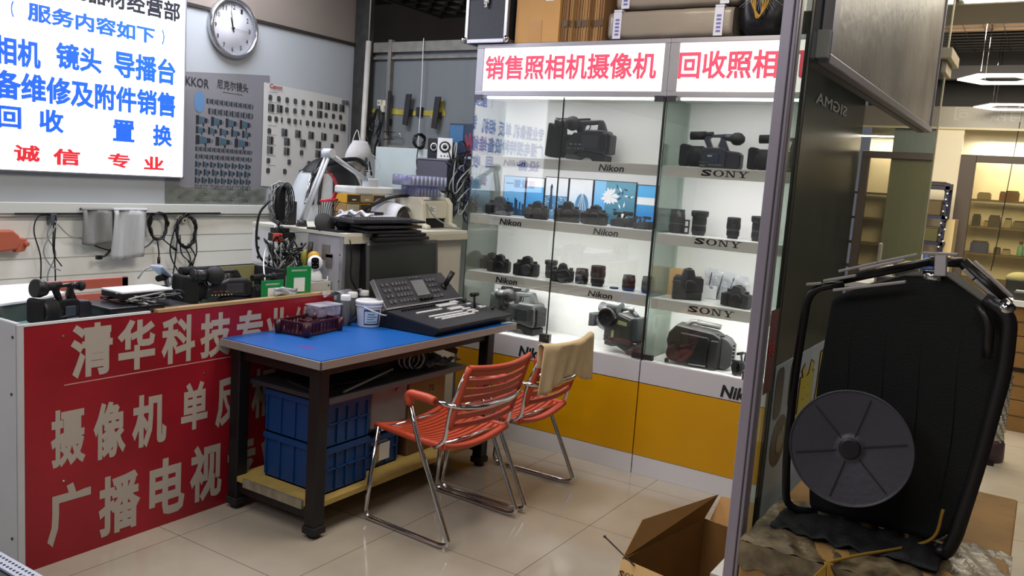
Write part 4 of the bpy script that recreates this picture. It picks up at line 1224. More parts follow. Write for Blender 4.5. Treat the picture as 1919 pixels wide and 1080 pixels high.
b = MB()
for k in range(5): b.box(.175, .184, -.03, -.01, .05+k*.019, .06+k*.019)
obj('side_clips', b, m_black, t)
b = MB()
for k in range(3): b.box(.05+k*.028, .07+k*.028, -.03, -.01, .178-k*.006, .186-k*.006)
obj('vent_ribs', b, m_black, t)
place(t, (-1.43, 4.10, .601), R(8))
q = compact_cam('small grey camcorder standing upright by the post on the right showcase floor', .10, .125, mat('camera_grey', '#3a3b3c'), words=False)
place(q, (-1.19, 4.06, .601), R(60))
# ================================================================ service counter with the red board
t = thing('service_counter', 'white service counter whose front is a red board with large Chinese lettering', 'counter', (-3.1, 2.2, 0))
m_redb = mat('red_board', '#8c1825', .35, var=.28, scale=2.2)
m_let = mat('board_lettering', '#aaa199', .45)
fb = obj('red_board', MB().box(-2.868, -2.86, 1.475, 2.935, .0, .878), m_redb, t)
b = MB()
def bt(s, y0, y1, z0, z1, bold=.035):
    put_text(b, s, (-2.86, y0, z0), (0, 1, 0), (0, 0, 1), y1-y0, z1-z0, bold)
bt('清', 1.636, 1.795, .668, .866); bt('华', 1.814, 1.971, .665, .862); bt('科', 1.999, 2.153, .664, .856); bt('技', 2.177, 2.331, .662, .85)
bt('专', 2.36, 2.50, .662, .845); bt('业', 2.52, 2.66, .662, .84); bt('维', 2.68, 2.80, .662, .835); bt('修', 2.815, 2.925, .70, .83)
bt('摄', 1.565, 1.692, .352, .565); bt('像', 1.722, 1.851, .342, .56); bt('机', 1.877, 2.026, .345, .56)
bt('单', 2.093, 2.22, .37, .572); bt('反', 2.26, 2.40, .35, .575); bt('相', 2.45, 2.58, .35, .575); bt('机', 2.62, 2.76, .35, .575)
bt('广', 1.551, 1.713, .062, .285); bt('播', 1.744, 1.915, .035, .27); bt('电', 1.954, 2.116, .04, .28); bt('视', 2.141, 2.30, .045, .295); bt('专', 2.33, 2.48, .05, .29); bt('业', 2.51, 2.66, .05, .29)
obj('lettering', b, m_let, fb)
obj('divider_line', MB().box(-2.8598, -2.8590, 1.613, 2.7, .650, .654), mat('line_pink', '#c08a88', .5), fb)
m_cw = mat('counter_white', '#b7b8bd', .4, var=.05, scale=3)
obj('end_panel', MB().box(-3.30, -2.868, 1.455, 1.475, 0, .885).box(-2.872, -2.858, 1.455, 1.475, 0, .885), m_cw, t, bevel=.001)
obj('back_panel', MB().box(-3.30, -3.285, 1.475, 2.96, 0, .80), m_cw, t)
obj('deck', MB().box(-3.285, -2.868, 1.475, 2.96, .845, .86), mat('counter_glass_top', '#9fc0c2', .12, spec=.8), t, label='pale blue-green glass top')
b = MB().box(-2.872, -2.858, 1.475, 1.95, .878, .886).box(-3.30, -2.872, 1.455, 1.47, .885, .89)
obj('edge_trim', b, mat('edge_white', '#d2d5da', .3), t)
obj('wooden_ledge', MB().box(-2.895, -2.858, 1.98, 2.94, .876, .888), mat('ledge_wood', '#a88a62', .5, var=.15, scale=20, stretch=(1, .1, 1)), t, label='pale wooden ledge strip')
b = MB()
for (y, z) in ((1.61, .83), (1.61, .30), (2.2, .60)): b.cyl((-2.86, y, z), (-2.857, y, z), .004, n=8)
obj('screws', b, m_chrome, fb)
b = MB()
for (x, z) in ((-2.89, .84), (-2.90, .64), (-2.905, .12)): b.cyl((x, 1.455, z), (x, 1.452, z), .005, n=8)
obj('screws', b, m_black, t)
# white sheet box on the counter
t = thing('flat_white_box', 'flat white box lid lying at the left end of the counter', 'box', (-3.1, 1.55, .861))
obj('top', MB().prism([(-3.42, 1.46), (-3.02, 1.48), (-3.05, 1.60), (-3.15, 1.78), (-3.42, 1.82)], .925, .935, 'z'), mat('bright_white', '#e8edf8', .4), t, bevel=.002)
obj('rim', MB().prism([(-3.41, 1.47), (-3.03, 1.49), (-3.055, 1.60), (-3.155, 1.77), (-3.41, 1.81)], .861, .925, 'z'), mat('lid_rim_dark', '#56625f', .5), t)
# orange bracket
t = thing('orange_frame', 'orange metal frame with slots standing on the counter behind the left camcorder', 'metal frame', (-3.22, 1.95, .861))
b = MB().box(-3.25, -3.235, 1.72, 2.10, .925, .965).box(-3.25, -3.235, 1.72, 2.10, .87, .905).box(-3.25, -3.235, 1.72, 1.745, .87, .965).box(-3.25, -3.235, 2.07, 2.10, .861, .965)
obj('frame', b, mat('orange_metal', '#b4584a', .45), t, bevel=.003)
obj('hook', MB().cyl((-3.243, 1.715, .93), (-3.243, 1.715, .975), .006).cyl((-3.243, 1.72, .935), (-3.20, 1.72, .935), .006), m_black, t)
# camcorders on the counter
q = compact_cam('black camcorder with a thick carrying handle at the left end of the counter', .22, .15, mat('camcorder_glossy', '#17181c', .25), words=False)
place(q, (-2.965, 1.66, .861), R(97))
obj('lens_bell', MB().lathe([(.025, 0), (.033, .02), (.033, .04), (.028, .042)], (-.06, 0, .125), (-1, 0, .15), 24), m_black, q)
q = compact_cam('black and white handheld camcorder lying on the counter behind the white adapter', .20, .12, mat('camcorder_silver', '#8d929a', .3), words=False)
place(q, (-3.16, 2.24, .861), R(110))
obj('pale_screen', MB(Matrix.Translation((-.06, 0, .13)) @ Matrix.Rotation(R(35), 4, 'Y')).box(-.04, .04, -.03, .03, 0, .014), mat('pale_blue_lid', '#b3bedb', .3), q, bevel=.008, seg=3)
q = shoulder_cam('large black camcorder lying in a heap on the counter in front of the black bag', .32, .15, mat('camcorder_black', '#26272a'))
place(q, (-3.03, 2.36, .861), R(80))
q = compact_cam('smaller black camcorder beside the heap, near the green payment cards', .20, .12, words=False)
place(q, (-2.98, 2.60, .861), R(100))
t = thing('camera_bag', 'open black camera bag at the back of the counter, left of the green cards', 'bag', (-3.12, 2.60, .861))
b = MB().box(-3.24, -3.225, 2.42, 2.76, .861, .99).box(-3.02, -3.008, 2.66, 2.76, .861, .97).box(-3.24, -3.01, 2.75, 2.765, .861, .985).box(-3.24, -3.01, 2.42, 2.76, .861, .872)
obj('shell', b, mat('bag_fabric', '#1c1d20', .85, bump=.4, bscale=300), t, bevel=.004)
obj('inner_lining', MB().box(-3.222, -3.216, 2.43, 2.75, .875, .985), mat('olive_lining', '#8d8c60', .8), t)
# black player boxes with white adapter and cables
t = thing('disc_player', 'flat black disc player box on the counter under the white-topped adapter', 'player', (-2.99, 1.93, .861))
obj('case', MB().box(-3.10, -2.885, 1.80, 2.03, .861, .905), mat('player_black', '#141418', .3), t, bevel=.003)
obj('drawer_line', MB().box(-2.885, -2.884, 1.83, 1.95, .885, .889).box(-2.885, -2.8835, 1.96, 2.01, .88, .892), mat('panel_grey', '#393b3f'), t)
t = thing('slim_box', 'thin black box beside the disc player, under the tangled cables', 'box', (-2.99, 2.12, .861))
obj('case', MB().box(-3.08, -2.90, 2.035, 2.17, .861, .888), m_black, t, bevel=.002)
t = thing('power_adapter', 'dark power adapter with a bright white top on the cable heap', 'adapter', (-3.02, 1.98, .905))
obj('body', MB().box(-3.09, -2.95, 1.89, 2.11, .921, .945), m_black, t, bevel=.003)
obj('top_plate', MB().box(-3.09, -2.95, 1.89, 2.11, .945, .952), mat('bright_white', '#e8edf8'), t, bevel=.001)
def tangle(seed, box_, n_, m, name, label, cat='cables', r=.0035, pts_n=7):
    rr = random.Random(seed)
    t = thing(name, label, cat, ((box_[0]+box_[1])/2, (box_[2]+box_[3])/2, box_[4]))
    for k in range(n_):
        pts = [(rr.uniform(box_[0], box_[1]), rr.uniform(box_[2], box_[3]), rr.uniform(box_[4], box_[5])) for _ in range(pts_n)]
        obj('cable', MB().tube(smooth_path(pts, 6), r, 6), m[k % len(m)], t)
    return t
tangle(4, (-3.08, -2.88, 1.86, 2.16, .907, .945), 6, [m_cable, m_gcable, m_cable], 'cable_heap', 'tangled grey and black cables between the disc player and the white adapter')
t = thing('plastic_tub', 'pale green-white plastic tub on the counter between the two camcorder heaps', 'tub', (-3.08, 2.28, .861))
obj('bowl', MB().lathe([(.038, 0), (.044, .08), (.046, .085), (.043, .085), (.037, .006), (.001, .006)], (-3.08, 2.285, .861), n=28, caps=False), mat('pale_green_plastic', '#d3dbc6', .4), t)
cord([(-3.2, 2.12, .96), (-3.2, 2.16, 1.0), (-3.2, 2.24, 1.0), (-3.2, 2.29, .94), (-3.18, 2.30, .87)], 'grey_cable_loop', 'thin pale cable arching over the camcorders on the counter', m_gcable)
cord([(-3.3, 2.95, 1.17), (-3.2, 2.80, 1.05), (-3.08, 2.69, .98), (-3.02, 2.66, .90), (-3.0, 2.66, .865)], 'white_cable', 'thin white cord running from the desk down to the black bag', m_white, .0035)
# green payment cards (code left out)
m_green = mat('card_green', '#178443', .35)
def card(y0, y1, z0, z1, x, label, tilt=0):
    t = thing('payment_card', label, 'sign', (x, (y0+y1)/2, z0), R(tilt))
    T = Matrix.Translation((x, (y0+y1)/2, 0)) @ Matrix.Rotation(R(tilt), 4, 'Z')
    h = (y1-y0)/2
    obj('card', MB(T).box(-.004, 0, -h, h, z0, z1), m_green, t, bevel=.001)
    obj('white_field', MB(T).box(0, .0008, -h*.42, h*.48, z0+.018, z0+(z1-z0)*.62), mat('card_white', '#dfe4e0', .4), t, label='blank white square')
    b = MB(T)
    put_text(b, '推荐使用微信支付', (.0, -h*.62, z1-.022), (0, 1, 0), (0, 0, 1), h*1.24, .009, .01)
    obj('lettering', b, mat('card_white', '#dfe4e0'), t)
    obj('stand', MB(T).prism([(-.03, z0), (-.004, z0), (-.004, z0+.05)], -h*.6, h*.6, 'y'), m_clear, t)
    return t
T_ = card(2.68, 2.815, .876, 1.012, -2.905, 'larger bright green payment card with a blank white square, in front of the security camera', -8)
card(2.535, 2.655, .866, .957, -2.91, 'lower green payment card with a grey top strip, left of the larger green card', -5)
t = thing('tag_bag', 'small patterned translucent bag lying on the ledge in front of the green cards', 'bag', (-2.885, 2.65, .888))
def fb_(u, v): return (-2.885+.004*math.sin(v*7+u*9), 2.585+u*.13, .889+v*.032+.006*math.sin(u*6))
obj('film', MB().sheet(fb_, 12, 6), mat('speckled_film', '#aeb4ba', .3, var=.5, scale=180), t, solid=.01)
# grey box and security camera
t = thing('grey_metal_box', 'small grey-white metal box under the white security camera', 'box', (-2.95, 2.87, .861))
obj('case', MB().box(-3.02, -2.92, 2.80, 2.97, .861, .928), mat('box_grey', '#b7b9b3', .4), t, bevel=.002)
obj('screws', MB().cyl((-2.92, 2.815, .912), (-2.917, 2.815, .912), .004, n=8).cyl((-2.92, 2.955, .908), (-2.917, 2.955, .908), .004, n=8), m_black, t)
t = thing('security_camera', 'white round-headed security camera with a black face on the grey box', 'camera', (-2.965, 2.89, .928))
hc = Vector((-2.955, 2.895, 1.017))
obj('head', MB().ball(hc, .037, 28, 18), m_wplas, t)
obj('base', MB().lathe([(.043, 0), (.044, .01), (.040, .035), (.022, .062), (.016, .07)], (-2.965, 2.895, .928), n=32), m_wplas, t)
dv = (Vector((0, 0, 1.3))-hc).normalized()
T = Matrix.Translation(hc) @ Vector((1, 0, 0)).rotation_difference(dv).to_matrix().to_4x4()
b = MB(T)
prof = []
for k in range(20):
    a = 2*math.pi*k/20
    yy = .018*math.cos(a); zz = .011*math.sin(a)+(.017 if math.sin(a) > 0 else -.017)
    prof.append((yy, zz))
b.prism(prof, .022, .0375, 'x')
fp = obj('face_plate', b, mat('gloss_black', '#0b0b0d', .1), t)
b = MB(T)
for k in range(6):
    a = 2*math.pi*k/6
    b.cyl((.0375, .011*math.cos(a), .018*math.sin(a)), (.0385, .011*math.cos(a), .018*math.sin(a)), .0013, n=8)
obj('led', b, m_white, fp)
obj('lens', MB(T).cyl((.037, 0, 0), (.039, 0, 0), .006, n=16), m_lens, fp)
cord([(-2.95, 2.93, .935), (-2.93, 2.94, .933), (-2.93, 2.955, .934), (-2.935, 2.96, .95)], 'camera_cable', 'short white cord on the grey box beside the security camera', m_white, .003)

# ================================================================ high desk behind the counter
t = thing('high_desk', 'tall cream desk behind the blue table, loaded with printer, keyboards and lamp', 'desk', (-3.1, 3.45, 0))
m_desk = mat('desk_cream', '#bcb9ac', .45, var=.05, scale=4)
obj('top', MB().box(-3.50, -2.83, 2.97, 3.965, 1.150, 1.168), mat('desk_top_cream', '#c9c8bb', .4), t, bevel=.002)
obj('front_panel', MB().box(-2.882, -2.862, 3.12, 3.955, 0, 1.150), m_desk, t)
obj('dark_front_panel', MB().box(-2.882, -2.861, 3.0, 3.12, 0, 1.150), mat('dark_grey_sheet', '#5a5b5b', .35, .5, var=.3, scale=6), t, label='dark grey strip at the left end of the front')  # darker strip over the left end of the desk front
obj('end_panel', MB().box(-3.10, -2.882, 2.985, 3.0, 0, 1.150), mat('end_grey_white', '#a9a9b0', .5, var=.15, scale=7), t)
obj('corner_profile', MB().box(-2.884, -2.859, 2.982, 3.0, 0, 1.150), m_alu, t)
obj('shelf_edge', MB().box(-2.845, -2.826, 2.97, 3.965, 1.118, 1.150), mat('edge_cream', '#b4b19d', .4), t)
b = MB().box(-3.0, -2.95, 2.98, 2.987, 1.03, 1.10).box(-2.98, -2.93, 2.978, 2.985, 1.04, 1.055).box(-2.97, -2.93, 2.978, 2.985, .99, 1.06)
obj('latch', b, m_alud, t)
b = MB()
for (x, z) in ((-2.88, .93), (-2.88, 1.06), (-3.05, .93)): b.cyl((x, 2.985, z), (x, 2.981, z), .004, n=8)
obj('screws', b, m_black, t)
# white perforated panel behind the cables
t = thing('perforated_sheet', 'white metal panel with holes under the desk edge, behind the tangled black cables', 'panel', (-3.3, 2.99, .98))
obj('plate', MB().box(-3.52, -3.11, 2.99, 2.998, .96, 1.13), m_white, t, bevel=.002)
b = MB()
for i in range(5):
    for j in range(3): b.cyl((-3.47+i*.08, 2.99, .985+j*.05), (-3.47+i*.08, 2.987, .985+j*.05), .008, n=10)
obj('holes', b, m_ink, t)
# keyboards
def keyboard(label, loc, rz, W_=.44, D_=.14, grp=None, keys=True):
    t = thing('computer_keyboard', label, 'keyboard', group=grp)
    obj('case', MB().prism([(-D_/2, 0), (D_/2, 0), (D_/2, .022), (-D_/2, .012)], -W_/2, W_/2, 'x'), mat('keyboard_black', '#1b1c20', .4), t, bevel=.003)
    if keys:
        b = MB()
        for j in range(5):
            y = -D_/2+.018+j*.0225
            for i in range(20):
                xx = -W_/2+.014+i*.0212
                if xx > W_/2-.018: break
                zz = .012+(y+D_/2)/D_*.010
                b.box(xx-.0085, xx+.0085, y-.009, y+.009, zz, zz+.006)
        obj('keys', b, mat('key_dark', '#2c2e34', .45), t, bevel=.001, seg=1)
    place(t, loc, rz)
    return t
gk = 'keyboards stacked on the desk edge'
keyboard('lowest black keyboard of the stack at the front edge of the high desk', (-2.86, 3.28, 1.169), R(88), .40, .15, gk, False)
keyboard('second black keyboard of the stack on the high desk', (-2.865, 3.29, 1.192), R(91), .42, .15, gk, False)
keyboard('black keyboard with visible keys on top of the stack on the high desk', (-2.89, 3.27, 1.216), R(87), .52, .17, gk)
# drooping dark cloth under keyboards
t = thing('laptop_stack', 'thick black folded laptop pile tucked at the desk edge above the monitor', 'laptop', (-2.80, 3.32, 1.12))
b = MB().box(-2.835, -2.78, 3.13, 3.55, 1.130, 1.148).box(-2.83, -2.785, 3.15, 3.53, 1.150, 1.166)
obj('case', b, mat('laptop_black', '#121214', .5), t, bevel=.004)

# magnifier lamp with a jointed arm
t = thing('desk_lamp', 'white jointed-arm work lamp standing on the high desk', 'lamp', (-3.28, 3.02, 1.168))
m_lampw = mat('lamp_grey_white', '#b9bfc6', .35)
A = Vector((-3.22, 3.05, 1.19)); B_ = Vector((-3.20, 3.20, 1.55)); C2 = Vector((-3.20, 3.52, 1.41))
obj('clamp', MB().cyl((-3.22, 3.05, 1.168), (-3.22, 3.05, 1.20), .030, .022), m_black, t)
d = Vector((.012, 0, 0))
obj('lower_arm', MB().cyl(A+d, B_+d, .008, n=10).cyl(A-d, B_-d, .008, n=10), m_lampw, t)
obj('upper_arm', MB().cyl(B_+d, C2+d, .008, n=10).cyl(B_-d, C2-d, .008, n=10), m_lampw, t)
obj('joint', MB().cyl(B_-Vector((.03, 0, 0)), B_+Vector((.03, 0, 0)), .024), m_lampw, t)
obj('joint', MB().cyl(C2-Vector((.02, 0, 0)), C2+Vector((.02, 0, 0)), .02), m_lampw, t)
obj('spring', MB().cyl(A+Vector((0, .02, .1)), A+Vector((0, .05, .24)), .006).cyl(B_+Vector((0, .08, -.04)), B_+Vector((0, .28, -.12)), .006), m_chrome, t)
b = MB().prism([(-3.29, 3.34), (-3.13, 3.34), (-3.15, 3.74), (-3.17, 3.76), (-3.27, 3.76), (-3.30, 3.72)], 1.345, 1.385, 'z')
obj('lamp_head', b, mat('lamp_head_white', '#c6cac9', .4), t, bevel=.010, seg=3)
obj('head_mount', MB().box(-3.225, -3.175, 3.49, 3.57, 1.38, 1.43), m_lampw, t, bevel=.005)

# black device with coiled cables on a clamp at the desk's left end
t = thing('adapter_with_coil', 'flat black device wrapped in grey cable, clamped at the left end of the desk', 'adapter', (-3.24, 2.91, 1.18))
obj('body', MB().box(-3.26, -3.225, 2.885, 2.945, 1.20, 1.37), mat('device_black', '#17181a', .45), t, bevel=.006)
b = MB()
rr = random.Random(9)
for k in range(7):
    q = rr.uniform(.9, 1.1)
    b.tube([(-3.24+rr.uniform(-.02, .03), 2.915+.062*q*math.sin(a*2*math.pi/20), 1.285+.10*q*math.cos(a*2*math.pi/20)) for a in range(20)], .0028, 5, closed=True)
obj('wrapped_cable', b, m_gcable, t)
b = MB()
for k in range(4):
    q = .9+k*.05
    b.tube([(-3.22+.01*k, 2.915+.05*q*math.sin(a*2*math.pi/20), 1.285+.098*q*math.cos(a*2*math.pi/20)) for a in range(20)], .003, 5, closed=True)
obj('wrapped_black_cable', b, m_cable, t)
obj('clamp', MB().cyl((-3.24, 2.915, 1.19), (-3.24, 2.915, 1.12), .006).box(-3.27, -3.21, 2.89, 2.96, 1.13, 1.16).cyl((-3.20, 2.91, 1.14), (-3.28, 2.97, 1.16), .008), m_black, t)
t = thing('power_strip', 'black power strip with a round orange end at the left end of the high desk', 'power strip', (-3.2, 2.9, 1.10))
obj('body', MB().box(-3.23, -3.19, 2.84, 2.98, 1.10, 1.14), m_black, t, bevel=.003)
obj('orange_switch', MB().box(-3.19, -3.165, 2.835, 2.875, 1.10, 1.14), mat('orange_switch', '#d4462e', .4), t, bevel=.003)
obj('switch_ring', MB().lathe([(.011, 0), (.015, .002), (.011, .004)], (-3.165, 2.855, 1.12), (1, 0, 0), 20, caps=False), m_black, t)
tangle(11, (-3.22, -3.10, 2.80, 2.97, .92, 1.13), 12, [m_cable, m_cable, m_gcable], 'cable_tangle', 'dense tangle of black cables hanging below the left end of the high desk', r=.004, pts_n=8)
cord([(-3.2, 2.82, 1.30), (-3.22, 2.77, 1.22), (-3.22, 2.77, 1.05), (-3.18, 2.83, .97), (-3.14, 2.92, .955), (-3.12, 2.97, .98)], 'thick_black_cable', 'thick looping black cable left of the cable tangle', m_cable, .006)
cord([(-2.86, 2.975, 1.165), (-2.83, 2.99, 1.14), (-2.83, 3.01, 1.05), (-2.835, 3.02, .95), (-2.83, 3.09, .86), (-2.82, 3.14, .84)], 'black_power_cable', 'black cable running down the front of the desk beside the monitor', m_cable, .005)
t = thing('rubber_clamp', 'yellow rubber spring clamp hanging under the left end of the desk', 'clamp', (-3.0, 2.93, 1.0))
my = mat('yellow_rubber', '#b58a22', .5)
obj('jaw', MB().ball((-3.0, 2.93, 1.035), (.035, .03, .034)), my, t)
obj('pad', MB().ball((-3.06, 2.93, 1.03), (.022, .022, .04)), mat('olive_rubber', '#8a8330', .5), t)
obj('grip', MB().cyl((-3.035, 2.93, 1.0), (-3.025, 2.93, 1.11), .012), m_black, t)
obj('coil', MB().tube([(-3.06+.012*math.sin(k*.9), 2.94+.0*k, .99-.004*k) for k in range(14)], .003, 5), m_white, t)
# headset like black gadget
t = thing('webcam_headset', 'black rounded gadget with a glass-fronted eyepiece at the left front corner of the desk', 'gadget', (-3.0, 3.0, 1.168))
obj('round_pad', MB().lathe([(.001, 0), (.052, 0), (.055, .008), (.048, .018), (.001, .022)], (-3.02, 3.01, 1.20), (.8, -.3, .45), 28, caps=False), mat('foam_grey', '#2d2e30', .8), t)
obj('body', MB().ball((-2.96, 3.10, 1.205), (.05, .06, .045)), m_black, t)
obj('eyepiece', MB().box(-2.93, -2.905, 3.10, 3.15, 1.172, 1.235), mat('eyepiece_glass', '#7d8894', .15), t, bevel=.004)
obj('base_plate', MB().box(-3.10, -2.88, 2.97, 3.17, 1.169, 1.176), m_black, t)
# backpack helmet
t = thing('backpack', 'black and white backpack with zips bulging behind the lamp arm in the back corner', 'backpack', (-3.75, 3.75, 1.168))
def bp_(u, v):
    a = u*2*math.pi; b_ = v*math.pi*.5
    r_ = 1+.06*math.sin(a*3+v*4)
    return (-3.72+.17*math.cos(a)*math.cos(b_)**.7*r_, 3.73+.27*math.sin(a)*math.cos(b_)**.7*r_, 1.12+.40*math.sin(b_))
obj('whiteboard', MB().sheet(bp_, 40, 14), mat('backpack_white', '#aab0b4', .6, var=.06), t)
def bp2(u, v):
    p = Vector(bp_(.93+u*.33, .03+v*.90)); c_ = Vector((-3.72, 3.73, 1.2))
    return c_+(p-c_)*1.06
obj('black_panel', MB().sheet(bp2, 20, 14), mat('backpack_black', '#131418', .6), t)
def bp3(u, v):
    p = Vector(bp_(.70+u*.6, .58+v*.42)); c_ = Vector((-3.72, 3.73, 1.2))
    return c_+(p-c_)*(1.03+.015*math.sin(u*20))
obj('top_cover', MB().sheet(bp3, 40, 10), mat('backpack_black', '#131418', .6), t)
b = MB()
for k in range(3):
    b.tube(smooth_path([Vector(bp_(.80+k*.03, .2+.12*j))+Vector((.018, 0, .012)) for j in range(7)], 4), .009, 6)
b.tube(smooth_path([Vector(bp_(.97+k*.05, .80-.06*k))+Vector((.012, 0, .02)) for k in range(6)], 4), .014, 6)
obj('strap', b, m_black, t)
b = MB().tube(smooth_path([Vector(bp_(1.10+k*.02, .62-.1*k))+Vector((.022, 0, .01)) for k in range(4)], 4), .008, 6)
obj('white_logo_curve', b, m_white, t)
obj('handle', MB().tube(smooth_path([(-3.62, 3.50, 1.42), (-3.60, 3.58, 1.49), (-3.58, 3.80, 1.535), (-3.60, 3.93, 1.50)], 5), .014, 6), m_black, t)
# red plug leads
t = thing('test_leads', 'red-handled bundle of thin test leads hanging behind the lamp arm', 'cables', (-3.3, 3.22, 1.2))
mr = mat('red_plastic', '#c0283a', .4)
b = MB()
for k in range(3): b.tube(smooth_path([(-3.30, 3.33+.012*k, 1.30), (-3.30, 3.365+.008*k, 1.36), (-3.30, 3.34+.006*k, 1.42), (-3.30, 3.29, 1.455)], 6), .0035, 6)
obj('red_leads', b, mr, t)
b = MB()
for k in range(9): b.tube(smooth_path([(-3.30+.004*k, 3.24+.016*k, 1.30), (-3.30, 3.245+.015*k, 1.25), (-3.30, 3.24+.017*k, 1.175)], 4), .0025, 5)
obj('thin_leads', b, m_cable, t)
obj('red_bar', MB().cyl((-3.29, 3.245, 1.297), (-3.29, 3.37, 1.303), .008), mr, t)
obj('box', MB().box(-3.36, -3.30, 3.02, 3.09, 1.169, 1.29), m_black, t, bevel=.004)
# small part drawers
def drawer(y, z, x, w_, h_, label, col, fc):
    t = thing('parts_drawer', label, 'drawer box', (x, y+w_/2, z), group='small amber parts drawers')
    obj('shell', MB().box(x-.10, x, y, y+w_, z, z+h_), mat('amber_plastic_'+col, col, .3), t, bevel=.002)
    obj('front', MB().box(x, x+.004, y+.006, y+w_-.006, z+.006, z+h_-.006), mat('drawer_front_'+fc, fc, .4), t)
    obj('pull', MB().box(x+.004, x+.012, y+w_/2-.012, y+w_/2+.012, z+h_*.3, z+h_*.3+.008), m_cream, t)
cols = [('#7a5a34', '#8d6b40'), ('#8c7048', '#b9b09a'), ('#b98a2c', '#3c3326'), ('#6d5a40', '#9c8a6a')]
names_ = [['bottom left amber drawer, behind the bag of papers', 'bottom middle drawer with a pale front', 'bottom right drawer beside the white panel'], ['middle left amber drawer', 'middle drawer with a white label', 'yellow middle drawer with a dark window'], ['top left brown drawer', 'top middle grey-brown drawer with a pale front', 'top right yellow drawer']]
for j in range(3):
    for i in range(3):
        c_ = cols[(i+j) % 4] if not (i == 2) else cols[2 if j else 1]
        drawer(3.60+i*.112, 1.169+j*.055, -3.44, .108, .052, 'small parts '+names_[j][i], c_[0], c_[1])
# bag of papers, tub, odds
t = thing('bag_of_papers', 'clear plastic bag of crumpled white papers on the desk left of the white tub', 'bag', (-3.05, 3.2, 1.169))
def bpf(u, v):
    a = u*2*math.pi; c_ = v*math.pi/2
    r_ = 1+.10*math.sin(a*5+v*6)
    return (-3.08+.075*math.cos(a)*math.cos(c_)*r_, 3.26+.13*math.sin(a)*math.cos(c_)*r_, 1.17+.085*math.sin(c_)+.006*math.sin(a*7))
obj('film', MB().sheet(bpf, 36, 10), mat('crumpled_film', '#ccd0dc', .25, bump=1, bscale=90), t)
tag(obj('crumpled_tissue', MB().sheet(lambda u, v: (-3.07+u*.09-.045, 3.20+v*.16, 1.245+.02*math.sin(u*9+v*4)*math.cos(v*8)), 14, 14), mat('tissue_white', '#dde0ea', .7), solid=.004), 'crumpled white sheets on the bag of papers', 'paper')
t = thing('plastic_container', 'translucent white lunch-box container on the desk beside the bag of papers', 'container', (-3.12, 3.53, 1.169))
obj('tub', MB().box(-3.17, -3.07, 3.44, 3.60, 1.169, 1.225), mat('milky_plastic', '#c5c9ce', .3), t, bevel=.008)
obj('lid', MB().box(-3.175, -3.065, 3.435, 3.605, 1.225, 1.233), m_wplas, t, bevel=.003)
t = thing('black_phone', 'slim black box lying across the lids of the desk containers', 'device', (-3.14, 3.44, 1.234))
obj('body', MB().box(-3.18, -3.10, 3.40, 3.54, 1.235, 1.25), m_black, t, bevel=.003)
obj('label_sticker', MB().box(-3.10, -3.099, 3.42, 3.46, 1.237, 1.247), m_white, t)
b = MB().box(-3.30, -3.22, 3.62, 3.72, 1.169, 1.24)
tag(obj('small_black_box', b, m_black, bevel=.004), 'small black box in front of the amber drawers', 'box')
# printer with paper roll
t = thing('label_printer', 'cream printer with two side arms on the high desk', 'printer', (-3.05, 3.85, 1.169))
mc = mat('printer_cream', '#c6c3b1', .4)
obj('body', MB().box(-3.16, -2.99, 3.745, 3.965, 1.225, 1.325), mc, t, bevel=.006)
b = MB()
for y0 in (3.715, 3.965):
    obj('side_arm', MB().prism([(-3.18, 1.169), (-2.93, 1.169), (-2.93, 1.19), (-2.965, 1.20), (-2.97, 1.31), (-3.0, 1.345), (-3.18, 1.345)], y0, y0+.036, 'y'), mc, t, bevel=.008, seg=3)

obj('dark_slot', MB().box(-3.16, -3.0, 3.75, 3.96, 1.172, 1.224), m_blackm, t)
lb = obj('label', MB().box(-2.9895, -2.989, 3.80, 3.86, 1.255, 1.295), mat('label_white', '#d8dad8', .5), t)
b = MB()
for k in range(5): b.box(-2.989, -2.9885, 3.805, 3.805+[.02, .05, .03, .045, .02][k], 1.26+k*.007, 1.263+k*.007)
obj('print', b, m_ink, lb)
t = thing('paper_roll_sheet', 'curved white sheet of paper over a dark roll beside the printer', 'paper', (-3.2, 3.62, 1.169))
def pr(u, v):
    a = math.pi*(1-u)
    return (-3.22+.19*v-.02, 3.66+.075*math.cos(a), 1.20+.12*math.sin(a)**.8*(.75+.25*(1-v)))
obj('sheet', MB().sheet(pr, 20, 6), mat('paper_white', '#c7c9d2', .7), t, solid=.002)
obj('roll', MB().cyl((-3.20, 3.65, 1.215), (-3.04, 3.65, 1.215), .045, n=24), mat('roll_dark', '#26262a', .6), t)
t = tag(obj('tan_carton', MB().box(-3.03, -2.97, 3.56, 3.68, 1.169, 1.208), mat('carton_tan', '#937650', .8, var=.2, scale=40), bevel=.004), 'low tan carton in front of the curved paper beside the printer', 'box')
cord([(-3.25, 3.48, 1.22), (-3.2, 3.52, 1.27), (-3.15, 3.62, 1.325), (-3.1, 3.70, 1.345), (-3.05, 3.76, 1.34)], 'thick_hose', 'thick black hose arching from the container to the printer', m_cable, .009)
cord([(-2.98, 3.76, 1.31), (-2.95, 3.80, 1.24), (-2.90, 3.88, 1.19), (-2.86, 3.94, 1.175)], 'printer_cable', 'pale cable running down the front of the printer', m_gcable, .004)
